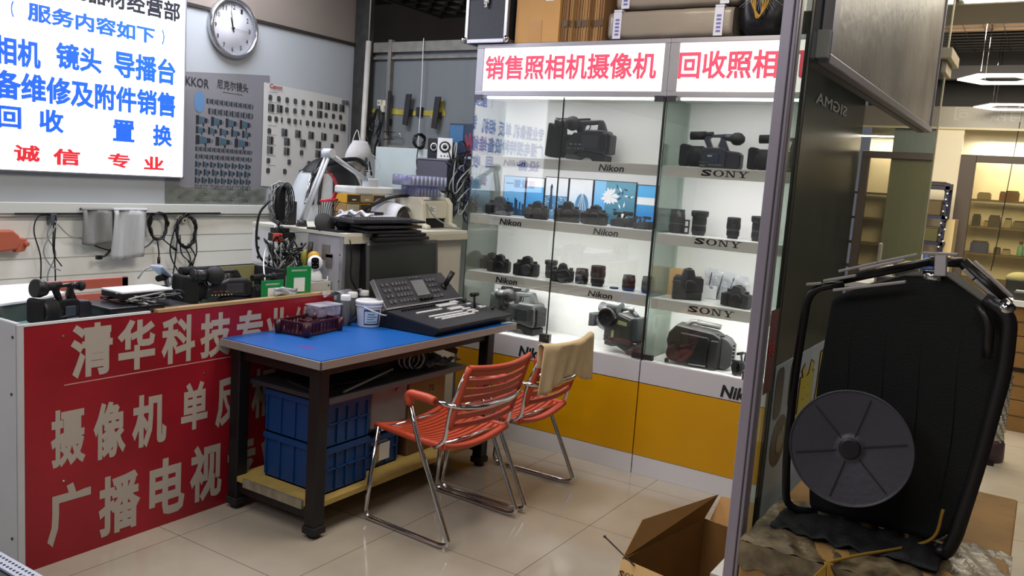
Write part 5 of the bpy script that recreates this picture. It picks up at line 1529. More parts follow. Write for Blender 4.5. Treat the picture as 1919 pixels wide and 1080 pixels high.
# plastic packs on the printer
def pack(x0, x1, y0, y1, z0, z1, label, m, ribs):
    t = thing('plastic_pack', label, 'pack', ((x0+x1)/2, (y0+y1)/2, z0))
    obj('shell', MB().box(x0, x1, y0, y1, z0, z1), m, t, bevel=.004)
    b = MB()
    for k in range(ribs):
        y = y0+(k+.5)*(y1-y0)/ribs
        b.cyl((x1-.01, y, z0+.004), (x1-.01, y, z1-.003), (y1-y0)/ribs*.36, n=10)
        b.cyl((x0+.02, y, z0+.004), (x0+.02, y, z1-.003), (y1-y0)/ribs*.36, n=10)
    obj('cells', b, mat('cell_lilac', '#b6bad0', .25), t)
mp_ = thin_glass('lilac_plastic', '#d4d6ea', 1.6, .35, '#c2c6e2', .1)
pack(-3.14, -3.02, 3.72, 3.93, 1.346, 1.405, 'clear blue-white pack of small rolls on top of the printer', mp_, 7)
pack(-3.14, -3.00, 3.64, 3.97, 1.407, 1.465, 'clear lidded tray of white caps, topmost on the printer pile', mp_, 9)
t = thing('wrapped_bundle', 'crumpled clear-wrapped grey bundle to the right of the printer', 'bundle', (-3.1, 3.96, 1.169))
def wb(u, v):
    a = u*2*math.pi; c_ = -math.pi/2+v*math.pi
    r_ = 1+.07*math.sin(a*7+v*9)+.05*math.sin(a*3-v*15)
    return (-3.12+.06*math.cos(a)*math.cos(c_)*r_, 4.11+.085*math.sin(a)*math.cos(c_)*r_, 1.28+.11*math.sin(c_)*r_)
obj('film', MB().sheet(wb, 36, 18), mat('grey_film', '#8e9289', .2, var=.4, scale=60, bump=.8, bscale=60), t)
# grey computer tower, speakers, boxes
t = thing('computer_tower', 'dark lilac-grey computer case lying behind the printer', 'computer', (-3.19, 4.15, 0))
obj('case', MB().box(-3.31, -3.075, 4.06, 4.27, 1.38, 1.562), mat('tower_lilac', '#4c4b58', .4), t, bevel=.004)
obj('support', MB().box(-3.30, -3.09, 4.08, 4.27, 0, 1.38), m_desk, t)
obj('top_edge', MB().box(-3.315, -3.07, 4.055, 4.275, 1.562, 1.572), mat('tower_lilac_light', '#6a6876', .4), t, bevel=.002)
def speaker(loc, m, label, rz):
    t = thing('small_speaker', label, 'speaker')
    obj('cabinet', MB().box(-.045, .045, -.045, .045, 0, .125), m_black, t, bevel=.004)
    obj('front', MB().box(-.045, .045, -.052, -.045, 0, .125), m, t, bevel=.003)
    obj('cone', MB().lathe([(.032, 0), (.034, .003), (.028, .004), (.016, -.002), (.010, .002), (.001, .005)], (0, -.052, .072), (0, -1, 0), 28, caps=False), m_ink, t)
    obj('cone_dot', MB().lathe([(.022, .001), (.024, .0035), (.018, .003)], (0, -.052, .072), (0, -1, 0), 28, caps=False), m_white, t)
    b = MB()
    for k in range(3): b.cyl((-.02+k*.02, -.052, .018), (-.02+k*.02, -.055, .018), .004, n=8)
    obj('knobs', b, m_ink, t)
    return place(t, loc, rz)
speaker((-3.16, 4.14, 1.573), m_wplas, 'white-fronted small speaker with a black cone on the grey computer case', R(35))
speaker((-3.255, 4.19, 1.573), m_black, 'second, black-fronted speaker mostly hidden behind the first and its cables', R(10))
t = thing('printed_carton', 'dark blue carton with magenta lettering beside the showcase, behind the speakers', 'box', (-3.15, 4.2, 1.579))
obj('carton', MB().box(-3.24, -2.92, 4.28, 4.32, 1.579, 1.80), mat('carton_navy', '#2b3a52', .5), t)
b = MB(); put_text(b, '光影', (-3.13, 4.28, 1.60), (1, 0, .1), (0, 0, 1), .2, .14, .04)
obj('lettering', b, mat('magenta_print', '#8e3850', .5), t)
obj('blue_band', MB().box(-3.235, -3.13, 4.276, 4.28, 1.68, 1.79), mat('cyan_print', '#3f6c94', .5), t)
obj('white_print', MB().box(-3.12, -2.95, 4.277, 4.28, 1.585, 1.60), mat('label_white', '#d8dad8'), t)
tangle(21, (-3.06, -2.92, 4.0, 4.24, 1.22, 1.68), 12, [m_cable, m_gcable, m_cable, mat('navy_cable', '#25234a', .4)], 'cable_mass', 'thick mass of black, navy and grey cables spilling beside the showcase', r=.0045, pts_n=6)
coil(4.155, 1.675, .05, .045, 6, 'coiled_black_cable', 'black coiled cable sitting on top of the grey-white panel', x=-3.38, tails=[((4.14, 1.64), (4.13, 1.56), (4.14, 1.50))])
# white back panel
t = thing('whiteboard', 'upright pale blue-white panel standing behind the printer', 'panel', (-3.53, 4.16, 1.169))
T = Matrix.Translation((-3.53, 4.16, 1.169)) @ Matrix.Rotation(R(3), 4, 'Z')
obj('panel', MB(T).box(-.20, .21, 0, .012, 0, .46), mat('pale_blue_white', '#b7c4c6', .4), t, bevel=.003)
obj('foot', MB(T).box(-.18, .20, 0, .08, -.001, .006), m_alu, t)

# mask hanging from the leaning pipe
t = thing('leaning_pipe', 'off-white plastic pipe leaning in the back corner, grey wire at its top', 'pipe', (-3.62, 4.1, .9))
obj('pipe', MB().cyl((-3.74, 4.02, 1.0), (-3.86, 4.18, 2.30), .018), mat('pipe_white', '#a5a29b', .5, var=.1), t)
obj('wire', MB().tube([(-3.86, 4.18, 2.30), (-3.858, 4.18, 2.6), (-3.86, 4.18, 3.2)], .004, 6), m_gcable, t)
t = thing('face_mask', 'white cup-shaped face mask with a round black valve hanging on the leaning pipe', 'mask', (-3.68, 4.05, 1.45))
mw = mat('mask_white', '#b5b5b6', .8, bump=.3, bscale=60)
def mk(u, v):
    a = (u-.5)*math.pi*.95
    k = math.sin(math.pi*(.10+.80*v))
    return (-3.66+.07*math.cos(a)*k, 3.90+.105*math.sin(a)*(.35+.65*k)+.05*(v-.5), 1.46+v*.19)
obj('cup', MB().sheet(mk, 20, 14), mw, t, solid=.003)
vc = Vector((-3.596, 3.90, 1.535))
obj('valve', MB().lathe([(.018, 0), (.022, .004), (.018, .007)], vc, (1, -.35, 0), 24, caps=False).lathe([(.008, .002), (.011, .006), (.008, .008)], vc, (1, -.35, 0), 20, caps=False), m_ink, t)
obj('ear_loop', MB().tube(smooth_path([(-3.66, 3.99, 1.60), (-3.62, 4.05, 1.54), (-3.62, 4.07, 1.48), (-3.66, 3.99, 1.47)], 5), .002, 5).tube(smooth_path([(-3.67, 3.85, 1.60), (-3.74, 3.98, 1.72), (-3.68, 3.95, 1.63)], 5), .002, 5), m_white, t)
# clips, tape and strips on the back wall
m_yt = mat('yellow_tape', '#9a8f3a', .6, var=.3, scale=30)
def flat(name, pts, m, label, cat, y=4.333, d=.002):
    tag(obj(name, MB().prism(pts, y-d, y, 'y'), m), label, cat)
flat('yellow_tape', [(-3.95, 1.885), (-3.80, 1.895), (-3.62, 1.875), (-3.32, 1.885), (-3.32, 1.85), (-3.62, 1.845), (-3.80, 1.855), (-3.95, 1.86)], m_yt, 'long strip of yellowish tape across the grey back wall panel', 'tape')
flat('yellow_tape', [(-3.40, 1.92), (-3.34, 1.95), (-3.33, 1.87), (-3.38, 1.80), (-3.44, 1.84)], m_yt, 'torn yellow tape patch behind the right black strip on the back wall', 'tape', 4.331)
ms_ = mat('strap_black', '#1e1d22', .7)
for (x, z0, z1, sk, lb) in ((-3.765, 1.72, 2.0, 0, 'thin black strap end flat against the wall post'), (-3.60, 1.785, 1.98, .02, 'middle black strap stuck on the back wall'), (-3.36, 1.77, 1.965, .02, 'right black strap stuck on the back wall beside the tape patch')):
    t = thing('black_strap', lb, 'strap', (x, 4.32, z0))
    w_ = .02 if x > -3.7 else .009
    obj('strap', MB().prism([(x-w_-sk, z0), (x+w_-sk, z0-.008), (x+w_+.005, z1), (x-w_, z1)], 4.29, 4.30, 'y').prism([(x-w_*.6, z0+.06), (x+w_*.6, z0+.06), (x+w_*.6, z0+.1), (x-w_*.6, z0+.1)], 4.30, 4.333, 'y'), ms_, t, bevel=.002)
tag(obj('black_block', MB().box(-3.55, -3.50, 4.315, 4.333, 1.845, 1.90), ms_, bevel=.002), 'small square black block on the yellow tape of the back wall', 'block')
t = thing('wall_sockets', 'two small cream sockets on the back wall above the hanging black cables', 'socket', (-3.84, 4.32, 1.87))
b = MB().box(-3.855, -3.825, 4.28, 4.30, 1.90, 1.94).box(-3.83, -3.80, 4.285, 4.30, 1.86, 1.905).box(-3.86, -3.83, 4.30, 4.333, 1.865, 1.90).box(-3.855, -3.80, 4.30, 4.333, 1.86, 1.94)
obj('blocks', b, m_cream, t, bevel=.002)
obj('holes', MB().cyl((-3.84, 4.28, 1.92), (-3.84, 4.278, 1.92), .005, n=8), m_ink, t)
t = thing('hanging_black_cables', 'pair of looping black cables hanging from the cream sockets down the back wall', 'cables', (-3.84, 4.27, 1.5))
for pts in ([(-3.84, 1.88), (-3.88, 1.80), (-3.93, 1.74), (-3.90, 1.65), (-3.89, 1.55), (-3.86, 1.44)], [(-3.84, 1.88), (-3.86, 1.80), (-3.87, 1.73), (-3.90, 1.68), (-3.91, 1.58), (-3.90, 1.46)], [(-3.82, 1.88), (-3.79, 1.82), (-3.80, 1.75), (-3.82, 1.68), (-3.84, 1.62), (-3.83, 1.55)], [(-3.83, 1.88), (-3.81, 1.78), (-3.83, 1.72), (-3.80, 1.65), (-3.85, 1.58)]):
    obj('cable', MB().tube(smooth_path([(p[0], 4.265, p[1]) for p in pts], 6), .0065, 6), m_cable, t)
t = thing('wire_hooks', 'bent chrome wire hooks fixed on the back wall behind the black cables', 'hook', (-3.8, 4.3, 1.72))
b = MB().tube(round_path([(-3.84, 4.30, 1.80), (-3.92, 4.30, 1.80), (-3.93, 4.30, 1.74), (-3.90, 4.30, 1.74)], .02), .003, 6)
b.tube(round_path([(-3.80, 4.30, 1.735), (-3.66, 4.30, 1.73), (-3.65, 4.30, 1.69), (-3.80, 4.30, 1.685)], .02), .003, 6)
obj('wire', b, m_chrome, t)
cord([(-3.50, 4.295, 2.33), (-3.498, 4.293, 2.25), (-3.495, 4.295, 2.0), (-3.50, 4.295, 1.6)], 'white_string', 'thin white string hanging down the grey back wall', m_white, .0028)
# ================================================================ blue-topped work table
t = thing('work_table', 'black steel work table with a bright blue mat top and aluminium edging', 'table', (-2.56, 2.97, 0))
X0, X1, Y0, Y1 = -2.857, -2.268, 2.272, 3.672
m_mat = mat('blue_mat', '#0e57a6', .38, var=.06, scale=4, spec=.6)
m_steel = mat('black_steel', '#121215', .4)
obj('blue_mat', MB().box(X0+.003, X1-.012, Y0+.012, Y1-.004, .738, .742), m_mat, t, label='bright blue mat')
obj('board', MB().box(X0, X1-.003, Y0+.003, Y1-.003, .712, .738), mat('board_core', '#7f7a72', .6), t)
b = MB().box(X1-.006, X1, Y0, Y1, .708, .741).box(X0, X1, Y0, Y0+.006, .708, .741).box(X0, X1, Y1-.006, Y1, .708, .741)
obj('edge_band', b, mat('edge_alu', '#9b9490', .4, .35), t, bevel=.0015)
tag_m = obj('stain', MB().lathe([(.001, 0), (.03, 0)], (-2.50, 2.42, .7424), n=20, caps=False, sx=1.4, sy=.8), mat('magenta_smudge', '#7a3aa0', .5, alpha=.45), t, label='faint magenta smudge')
for (lx, ly) in ((-2.335, 2.335), (-2.80, 2.335), (-2.335, 3.50), (-2.80, 3.50)):
    l = obj('leg', MB().box(lx-.028, lx+.028, ly-.028, ly+.028, .05, .708), m_steel, t, bevel=.004)
    obj('foot', MB().box(lx-.034, lx+.034, ly-.034, ly+.034, .018, .05).cyl((lx, ly, 0), (lx, ly, .02), .026), m_rubber, l, bevel=.004)
b = MB().box(-2.80, -2.335, 2.322, 2.348, .655, .705).box(-2.80, -2.335, 3.487, 3.513, .655, .705).box(-2.348, -2.322, 2.335, 3.50, .665, .705).box(-2.813, -2.787, 2.335, 3.50, .655, .705)
b.box(-2.80, -2.335, 2.318, 2.352, .075, .125).box(-2.80, -2.335, 3.483, 3.517, .075, .125).box(-2.818, -2.782, 2.335, 3.50, .085, .125)
obj('frame', b, m_steel, t, bevel=.003)
ls = obj('lower_shelf', MB().box(-2.80, -2.309, 2.31, 3.50, .127, .149), mat('chipboard_yellow', '#a89050', .6, var=.1, scale=20), t, label='pale wood lower shelf')
obj('end_strip', MB().box(-2.72, -2.37, 2.296, 2.31, .118, .153), mat('worn_alu', '#8c8674', .45, .3, var=.3, scale=30, stretch=(1, 1, .3)), ls)
ms_ = obj('middle_shelf', MB().box(-2.79, -2.32, 2.37, 3.30, .548, .566), mat('dark_shelf', '#303034', .35), t)
obj('shelf_edge', MB().box(-2.32, -2.312, 2.37, 3.30, .545, .569), mat('shelf_edge_grey', '#55565a', .4, .3), ms_)
# things under the table
m_crate = mat('crate_blue', '#0c376c', .4)
def crate(x0, x1, y0, y1, z0, z1, label, grp='blue plastic crates under the table'):
    t = thing('plastic_crate', label, 'crate', ((x0+x1)/2, (y0+y1)/2, z0), 0, grp)
    b = MB().box(x0, x1, y0, y0+.006, z0, z1).box(x0, x1, y1-.006, y1, z0, z1).box(x0, x0+.006, y0, y1, z0, z1).box(x1-.006, x1, y0, y1, z0, z1).box(x0, x1, y0, y1, z0, z0+.006)
    obj('box', b, m_crate, t)
    b = MB()
    n_ = max(2, int((y1-y0)/.06))
    for k in range(n_+1):
        y = y0+k*(y1-y0-.012)/n_
        b.box(x1, x1+.008, y, y+.010, z0+.012, z1-.02)
    n2 = max(2, int((x1-x0)/.07))
    for k in range(n2+1):
        x = x0+k*(x1-x0-.012)/n2
        b.box(x, x+.010, y0-.008, y0, z0+.012, z1-.02)
    obj('ribs', b, m_crate, t)
    b = MB().box(x0-.010, x1+.010, y0-.010, y0, z1-.025, z1).box(x0-.010, x1+.010, y1, y1+.010, z1-.025, z1).box(x1, x1+.010, y0, y1, z1-.025, z1).box(x0-.010, x0, y0, y1, z1-.025, z1)
    b.box(x1, x1+.008, y0, y1, (z0+z1)/2, (z0+z1)/2+.008)
    obj('rim', b, m_crate, t, bevel=.002)
    return t
crate(-2.70, -2.355, 2.40, 2.65, .150, .345, 'lower blue plastic crate at the near end under the table')
crate(-2.70, -2.355, 2.40, 2.65, .346, .535, 'upper blue plastic crate stacked on another under the near table end')
c3 = crate(-2.74, -2.42, 2.70, 2.93, .150, .30, 'shorter blue crate with a paper label, right of the two stacked crates')
obj('paper_label', MB().box(-2.4115, -2.411, 2.80, 2.87, .18, .26), m_white, c3)
obj('printed_label', MB().box(-2.4115, -2.411, 2.755, 2.80, .175, .255), mat('label_print', '#8a8a62', .6, var=.6, scale=120), c3)
obj('second_label', MB().box(-2.411, -2.4105, 2.745, 2.85, .265, .285), mat('label_dim', '#4a6a80', .6), c3)
tag(obj('folded_bag', MB().box(-2.74, -2.44, 2.70, 2.92, .312, .34), m_black, bevel=.005), 'black folded sheet lying on the short blue crate', 'sheet')
t = thing('plastic_storage_box', 'cloudy clear storage box with a pink handle under the table middle', 'box', (-2.55, 2.85, .34))
obj('box', MB().box(-2.70, -2.40, 2.72, 2.965, .342, .53), mat('cloudy_plastic', '#8c8889', .3, var=.1, scale=10), t, bevel=.01)
obj('handle', MB().tube(round_path([(-2.385, 2.86, .50), (-2.375, 2.87, .52), (-2.375, 2.95, .535), (-2.385, 2.96, .51)], .01), .006, 8), mat('pink_plastic', '#b43a5c', .4), t)
tag(obj('flat_black_tray', MB().box(-2.76, -2.40, 2.69, 2.97, .531, .545), m_black, bevel=.003), 'black tray lid under the middle shelf', 'tray')
t = thing('carton', 'closed brown carton standing under the right half of the table', 'box', (-2.55, 3.18, .15))
obj('box', MB().box(-2.72, -2.42, 3.0, 3.28, .31, .54), mat('carton_side', '#8d6e40', .8, var=.1, scale=8), t, bevel=.002)
obj('tape', MB().box(-2.72, -2.419, 3.12, 3.17, .5405, .5415), mat('packing_tape', '#a98b58', .3), t)
b = MB(); put_text(b, '72', (-2.42, 3.15, .44), (0, 1, 0), (0, 0, 1), .04, .03, .01)
obj('lettering', b, m_ink, t)
tag(obj('carton', MB().box(-2.72, -2.42, 3.0, 3.26, .150, .305), mat('carton_dark', '#5c452a', .8, var=.1, scale=8), bevel=.002), 'darker brown carton beneath the closed carton on the table shelf', 'box')
keyboard('black keyboard lying on the dark middle shelf under the table', (-2.50, 2.62, .567), R(84), .44, .15, None, False)
t = thing('cable_coil', 'coil of white and black cable on the middle shelf under the table', 'cable', (-2.48, 3.05, .567))
for k in range(7):
    b = MB().tube([(-2.46+.012*k, 3.0+.055*math.sin(a*2*math.pi/18)+.004*k, .615+.04*math.cos(a*2*math.pi/18)) for a in range(18)], .004, 5, closed=True)
    obj('loop', b, m_white if k % 2 else m_cable, t)
t = thing('plastic_bag', 'dark crumpled plastic bag with film on the middle shelf, right of the cable coil', 'bag', (-2.5, 3.2, .567))
obj('film', MB().sheet(lambda u, v: (-2.62+u*.28, 3.07+v*.22, .574+.022*abs(math.sin(u*7+v*5))*math.cos(v*4)**2+.012*math.sin(u*17)**2), 24, 18), mat('smoky_film', '#6d6c70', .12, var=.3, scale=30), t, solid=.003)
tag(obj('grey_rod', MB().cyl((-2.34, 2.48, .573), (-2.40, 2.85, .60), .005), m_gcable), 'thin grey rod lying at the front edge of the middle shelf', 'rod')
t = thing('black_gadget', 'small black clamp with knobs hanging below the right part of the table top', 'clamp', (-2.46, 3.25, .6))
obj('arm', MB().cyl((-2.46, 3.22, .66), (-2.40, 3.33, .615), .014).box(-2.49, -2.44, 3.17, 3.26, .63, .69), m_black, t)
obj('knob', MB().cyl((-2.41, 3.30, .65), (-2.38, 3.31, .65), .014).cyl((-2.45, 3.16, .65), (-2.42, 3.16, .65), .012), m_chrome, t)

# ================================================================ on the table
# basket
t = thing('plastic_basket', 'dark red slatted plastic basket on the blue table', 'basket', (-2.735, 2.66, .743), R(8))
m_bk = mat('maroon_plastic', '#3a1420', .3)
T = WM[t.name].copy()
b = MB(T)
hx, hy, H = .075, .115, .062
for sx in (-1, 1):
    for sy_ in (-1, 1): b.cyl((sx*hx, sy_*hy, .001), (sx*(hx+.006), sy_*(hy+.006), H), .016, .019, n=14)
b.box(-hx, hx, -hy, hy, 0, .006)
obj('frame', b, m_bk, t)
b = MB(T)
for k in range(9):
    y = -hy+.02+k*(2*hy-.04)/8
    b.box(hx-.001, hx+.004, y-.004, y+.004, .006, H-.01).box(-hx-.004, -hx+.001, y-.004, y+.004, .006, H-.01)
for k in range(6):
    x = -hx+.02+k*(2*hx-.04)/5
    b.box(x-.004, x+.004, -hy-.004, -hy+.001, .006, H-.01).box(x-.004, x+.004, hy-.001, hy+.004, .006, H-.01)
obj('slats', b, m_bk, t)
b = MB(T).box(hx-.002, hx+.006, -hy, hy, H-.012, H).box(-hx-.006, -hx+.002, -hy, hy, H-.012, H).box(-hx, hx, -hy-.006, -hy+.002, H-.012, H).box(-hx, hx, hy-.002, hy+.006, H-.012, H)
b.box(hx-.002, hx+.005, -hy, hy, .003, .012).box(-hx, hx, -hy-.005, -hy+.002, .003, .012)
obj('rim', b, m_bk, t, bevel=.002)
t = thing('basket_contents', 'small dark red box and odds lying in the basket', 'box', (-2.73, 2.65, .75))
obj('block', MB().box(-2.77, -2.70, 2.62, 2.69, .75, .80), m_bk, t, bevel=.004)
obj('pegs', MB().cyl((-2.76, 2.64, .80), (-2.75, 2.65, .83), .008).cyl((-2.72, 2.67, .80), (-2.72, 2.68, .825), .009), m_bk, t)
t = thing('clear_tub', 'cloudy clear food tub with purple film behind the basket', 'tub', (-2.80, 2.79, .743))
obj('tub', MB().box(-2.835, -2.745, 2.73, 2.87, .79, .845), mat('lilac_cloud', '#8f8aa0', .25, var=.35, scale=40), t, bevel=.01)
obj('base', MB().box(-2.83, -2.75, 2.74, 2.86, .743, .79), mat('lilac_base', '#6f4a5c', .3, var=.3, scale=30), t, bevel=.008)
obj('rim', MB().box(-2.84, -2.74, 2.725, 2.875, .843, .849), m_clear, t, bevel=.003)
def jar(x, y, label, mark):
    t = thing('glass_jar', label, 'jar', (x, y, .743), group=None)
    obj('glass', MB().lathe([(.024, 0), (.026, .004), (.026, .105), (.021, .118), (.021, .122), (.0195, .122), (.0195, .117), (.0245, .104), (.0245, .006), (.001, .005)], (x, y, .743), n=28, caps=False), thin_glass('jar_glass', '#e6e8ea', 1.5, .22, '#d8dce2', .05), t)
    obj('lid', MB().lathe([(.024, 0), (.0245, .003), (.0245, .022), (.022, .026), (.001, .026)], (x, y, .861), n=28, caps=False), m_wplas, t)
    if mark:
        obj('contents', MB().lathe([(.022, 0), (.022, .07), (.001, .07)], (x, y, .749), n=20, caps=False) , mark, t)
        return t
    return t
jar(-2.755, 2.905, 'left glass jar with a white lid and a brown strip inside, beside the bucket', None)
t = tag(obj('brown_strip', MB().box(-2.758, -2.752, 2.885, 2.90, .75, .83).box(-2.757, -2.753, 2.908, 2.918, .75, .82), mat('brown_strip', '#9a6a58', .6)), 'brown stick standing inside the left glass jar', 'stick')
jar(-2.80, 3.0, 'middle glass jar with a white lid and yellow-green stuff inside', None)
tag(obj('yellow_scrap', MB().ball((-2.80, 3.0, .79), (.016, .016, .02)), mat('yellow_green_scrap', '#b0a94a', .7)), 'yellow-green scrap inside the middle jar', 'scrap')
jar(-2.815, 3.095, 'right glass jar with a white lid, half hidden behind the bucket', None)
tag(obj('cling_film', MB().sheet(lambda u, v: (-2.84+.03*u, 2.82+v*.26, .885+.012*math.sin(v*11+u*5)), 6, 20), m_clear), 'crumpled clear film lying over the jar lids', 'film')
tag(obj('black_pen', MB().cyl((-2.725, 2.90, .75), (-2.70, 2.935, .79), .005), m_black), 'short black pen leaning against the left jar', 'pen')
# bucket
t = thing('plastic_bucket', 'small white plastic bucket with a blue-framed label and a lid', 'bucket', (-2.668, 2.975, .743))
bx, by, bz = -2.668, 2.975, .743
obj('pail', MB().lathe([(.050, 0), (.052, .003), (.060, .095), (.060, .10), (.001, .10)], (bx, by, bz), n=40, caps=True), m_wplas, t)
obj('lid', MB().lathe([(.064, 0), (.065, .004), (.063, .012), (.066, .014), (.066, .024), (.062, .028), (.055, .028), (.053, .025), (.001, .025)], (bx, by, bz+.098), n=40, caps=False), m_wplas, t)
b = MB()
pts = []
for k in range(13):
    a = R(-95+k*12)
    pass
h0 = Vector((bx-.01, by+.066, bz+.10)); 
pts = [(bx+.02, by-.060, bz+.098), (bx+.062, by-.035, bz+.080), (bx+.082, by+.01, bz+.062), (bx+.070, by+.055, bz+.060), (bx+.02, by+.085, bz+.075), (bx-.01, by+.068, bz+.10)]
obj('handle', b.tube(smooth_path(pts, 6), .0035, 8, flat=1.6), m_wplas, t)
def lab(u, v, a0=-72, a1=8, z0=.012, z1=.086, rr=.0006):
    a = R(a0+(a1-a0)*u)
    zz = z0+(z1-z0)*v
    r_ = .0505+.009*zz/.095+rr+.001
    return (bx+r_*math.cos(a), by+r_*math.sin(a), bz+zz)
lb = obj('label', MB().sheet(lambda u, v: lab(u, v), 18, 4), mat('label_navy', '#27406f', .4), t, label='blue-framed label')
obj('label_field', MB().sheet(lambda u, v: lab(u, v, -68, -2, .020, .078, .0012), 18, 4), mat('label_pale', '#c9d3e0', .4), lb)
b = MB()
for k in range(4):
    z_ = .026+k*.012
    b.sheet(lambda u, v: lab(u, v, -60+k*2, -20+[8, -6, 12, 0][k], z_, z_+.004, .0018), 8, 1)
obj('label_print', b, mat('label_green', '#4d7a66', .5), lb)
# vision mixer console
t = thing('video_switcher', 'dark grey video mixing console with a tilted upper panel and joystick on the blue table', 'mixing console', (-2.55, 3.33, .743), R(2))
T = WM[t.name].copy()
m_con = mat('console_grey', '#2c2c31', .4)
m_conb = mat('console_black', '#131316', .45)
# local: x depth (front +x), y width
W_ = .325
b = MB(T).prism([(-.20, 0), (.235, .002), (.265, .030), (.265, .040), (-.045, .078), (-.20, .085)], -W_, W_, 'y')
obj('base', b, m_conb, t, bevel=.006, seg=2)
sl = math.atan2(.038, .31)
TP = T @ Matrix.Translation((-.045, 0, .0785)) @ Matrix.Rotation(sl, 4, 'Y')
obj('lower_panel', MB(TP).box(0, .31, -W_, W_, -.002, .002), m_con, t, bevel=.001)
TU = T @ Matrix.Translation((-.055, 0, .085)) @ Matrix.Rotation(R(52), 4, 'Y')
# upper panel: x from -L..0 along slope (up), y width, z normal
L_ = .165
obj('upper_panel', MB(TU).prism([(-L_, -W_+.02), (-L_+.0, W_-.07), (0, W_-.005), (0, -W_+.005)], -.02, .004, 'z'), mat('console_panel', '#2b2b31', .5), t, bevel=.004, seg=2)
obj('panel_edge', MB(TU).box(-.004, .004, -W_+.002, W_-.004, -.006, .006).prism([(-L_, -W_+.016), (-L_, -W_+.021), (0, -W_+.006), (0, -W_+.0)], -.02, .006, 'z'), mat('edge_silver', '#8e8e92', .3, .7), t)
b = MB(TU)
for i in range(2):
    for j in range(4): b.box(-.135+j*.032, -.118+j*.032, -.275+i*.033, -.255+i*.033, .004, .009)
mk2 = mat('key_grey', '#4a4a52', .35)
obj('key_bank', b, mk2, t, bevel=.0015, seg=1)
b = MB(TU)
for i in range(5):
    for j in range(4): b.box(-.135+j*.032, -.118+j*.032, -.195+i*.026, -.177+i*.026, .004, .009)
obj('key_bank', b, mk2, t, bevel=.0015, seg=1)
b = MB(TU)
for i in range(3):
    for j in range(4): b.box(-.135+j*.032, -.118+j*.032, .085+i*.028, .105+i*.028, .004, .009)
obj('key_bank', b, mk2, t, bevel=.0015, seg=1)
b = MB(TU)
for i in range(4): b.box(-.155, -.145, -.045+i*.028, -.025+i*.028, .004, .009)
obj('key_bank', b, mk2, t, bevel=.0015, seg=1)
sc2 = obj('display', MB(TU).box(-.135, -.045, -.040, .065, .004, .007), mat('display_glass', '#6d6e74', .12, spec=1), t, bevel=.002)
b = MB(TU)
for k in range(4): b.cyl((-.025, -.028+k*.028, .004), (-.025, -.028+k*.028, .022), .010, .008, n=14)
obj('knob', b, m_black, t)
b = MB(TU).lathe([(.026, 0), (.020, .008), (.012, .014)], (-.08, .215, .004), (0, 0, 1), 20)
js = obj('joystick', MB(TU).cyl((-.08, .215, .01), (-.125, .25, .075), .012, .015).lathe([(.022, 0), (.018, .008), (.010, .012)], (-.08, .215, .004), (0, 0, 1), 20), m_black, t)
b = MB(TP)
for k in range(12): b.cyl((.035, -.25+k*.0235, .002), (.035, -.25+k*.0235, .016), .0055, n=10)
obj('small_knobs', b, m_black, t)
def krow(x, y0, n_, s=.0175, w_=.013):
    b = MB(TP)
    for k in range(n_): b.box(x-w_/2, x+w_/2, y0+k*s, y0+k*s+s*.78, .002, .009)
    obj('white_key_row', b, mat('key_white', '#c9cacc', .35), t, bevel=.001, seg=1)
krow(.095, -.215, 12); krow(.165, -.205, 16); krow(.195, -.20, 16); krow(.218, -.175, 16)
krow(.04, .02, 8); krow(.058, .02, 9)
krow(.105, .03, 7); krow(.122, .03, 7)
krow(.145, .105, 4); krow(.175, .105, 4); krow(.200, .115, 3)
krow(.02, .17, 3); krow(.035, .17, 3); krow(.085, .235, 2); krow(.145, .25, 2); krow(.16, .25, 3)
b = MB(TP).box(.10, .19, .205, .213, .0021, .003)
obj('fader_slot', b, m_black, t)
fd = MB(TP).cyl((.15, .209, .002), (.135, .209, .070), .006).cyl((.135, .18, .072), (.135, .238, .072), .011)
obj('fader_lever', fd, m_black, t)
b = MB(TP).cyl((.05, .255, .002), (.05, .255, .02), .007).cyl((.045, .23, .016), (.045, .275, .016), .006).cyl((.20, .31, .002), (.20, .31, .018), .008).cyl((.215, .28, .008), (.185, .33, .014), .007)
obj('toggle_lever', b, m_black, t)
b = MB(TP)
b.box(.07, .075, .10, .30, .0021, .0024)
obj('panel_marks', b, m_gcable, t)
tag(obj('paper_sheet', MB().prism([(-2.30, 3.57), (-2.272, 3.655), (-2.40, 3.66), (-2.33, 3.60)], .743, .745, 'z'), mat('pale_blue_paper', '#a9bfca', .6)), 'pale blue paper scrap at the far right corner of the blue table', 'paper')
# monitor
t = thing('computer_monitor', 'old black flat monitor standing behind the mixing console', 'monitor', (-2.82, 3.38, .743), 0)
T = Matrix.Translation((-2.795, 3.378, .80)) @ Matrix.Rotation(R(-2), 4, 'Z') @ Matrix.Rotation(R(-4), 4, 'Y')
obj('housing', MB(T).box(-.045, 0, -.275, .275, 0, .325), mat('monitor_black', '#1b1b1d', .4), t, bevel=.004)
obj('bezel', MB(T).box(0, .006, -.275, .275, .306, .325).box(0, .006, -.275, -.255, 0, .306).box(0, .006, .258, .275, 0, .306).box(0, .006, -.255, .258, 0, .02), mat('bezel_grey', '#4a4b4b', .45), t, bevel=.002)
obj('screen', MB(T).box(0, .003, -.255, .258, .02, .306), mat('screen_dead', '#2c302e', .28, spec=.7), t)
obj('corner_label', MB(T).box(.006, .0065, -.27, -.255, .309, .322), m_gcable, t)
obj('stand', MB(T).box(-.06, -.03, -.06, .06, -.05, .10).box(-.055, .035, -.11, .11, -.055, -.045), m_black, t, bevel=.004)

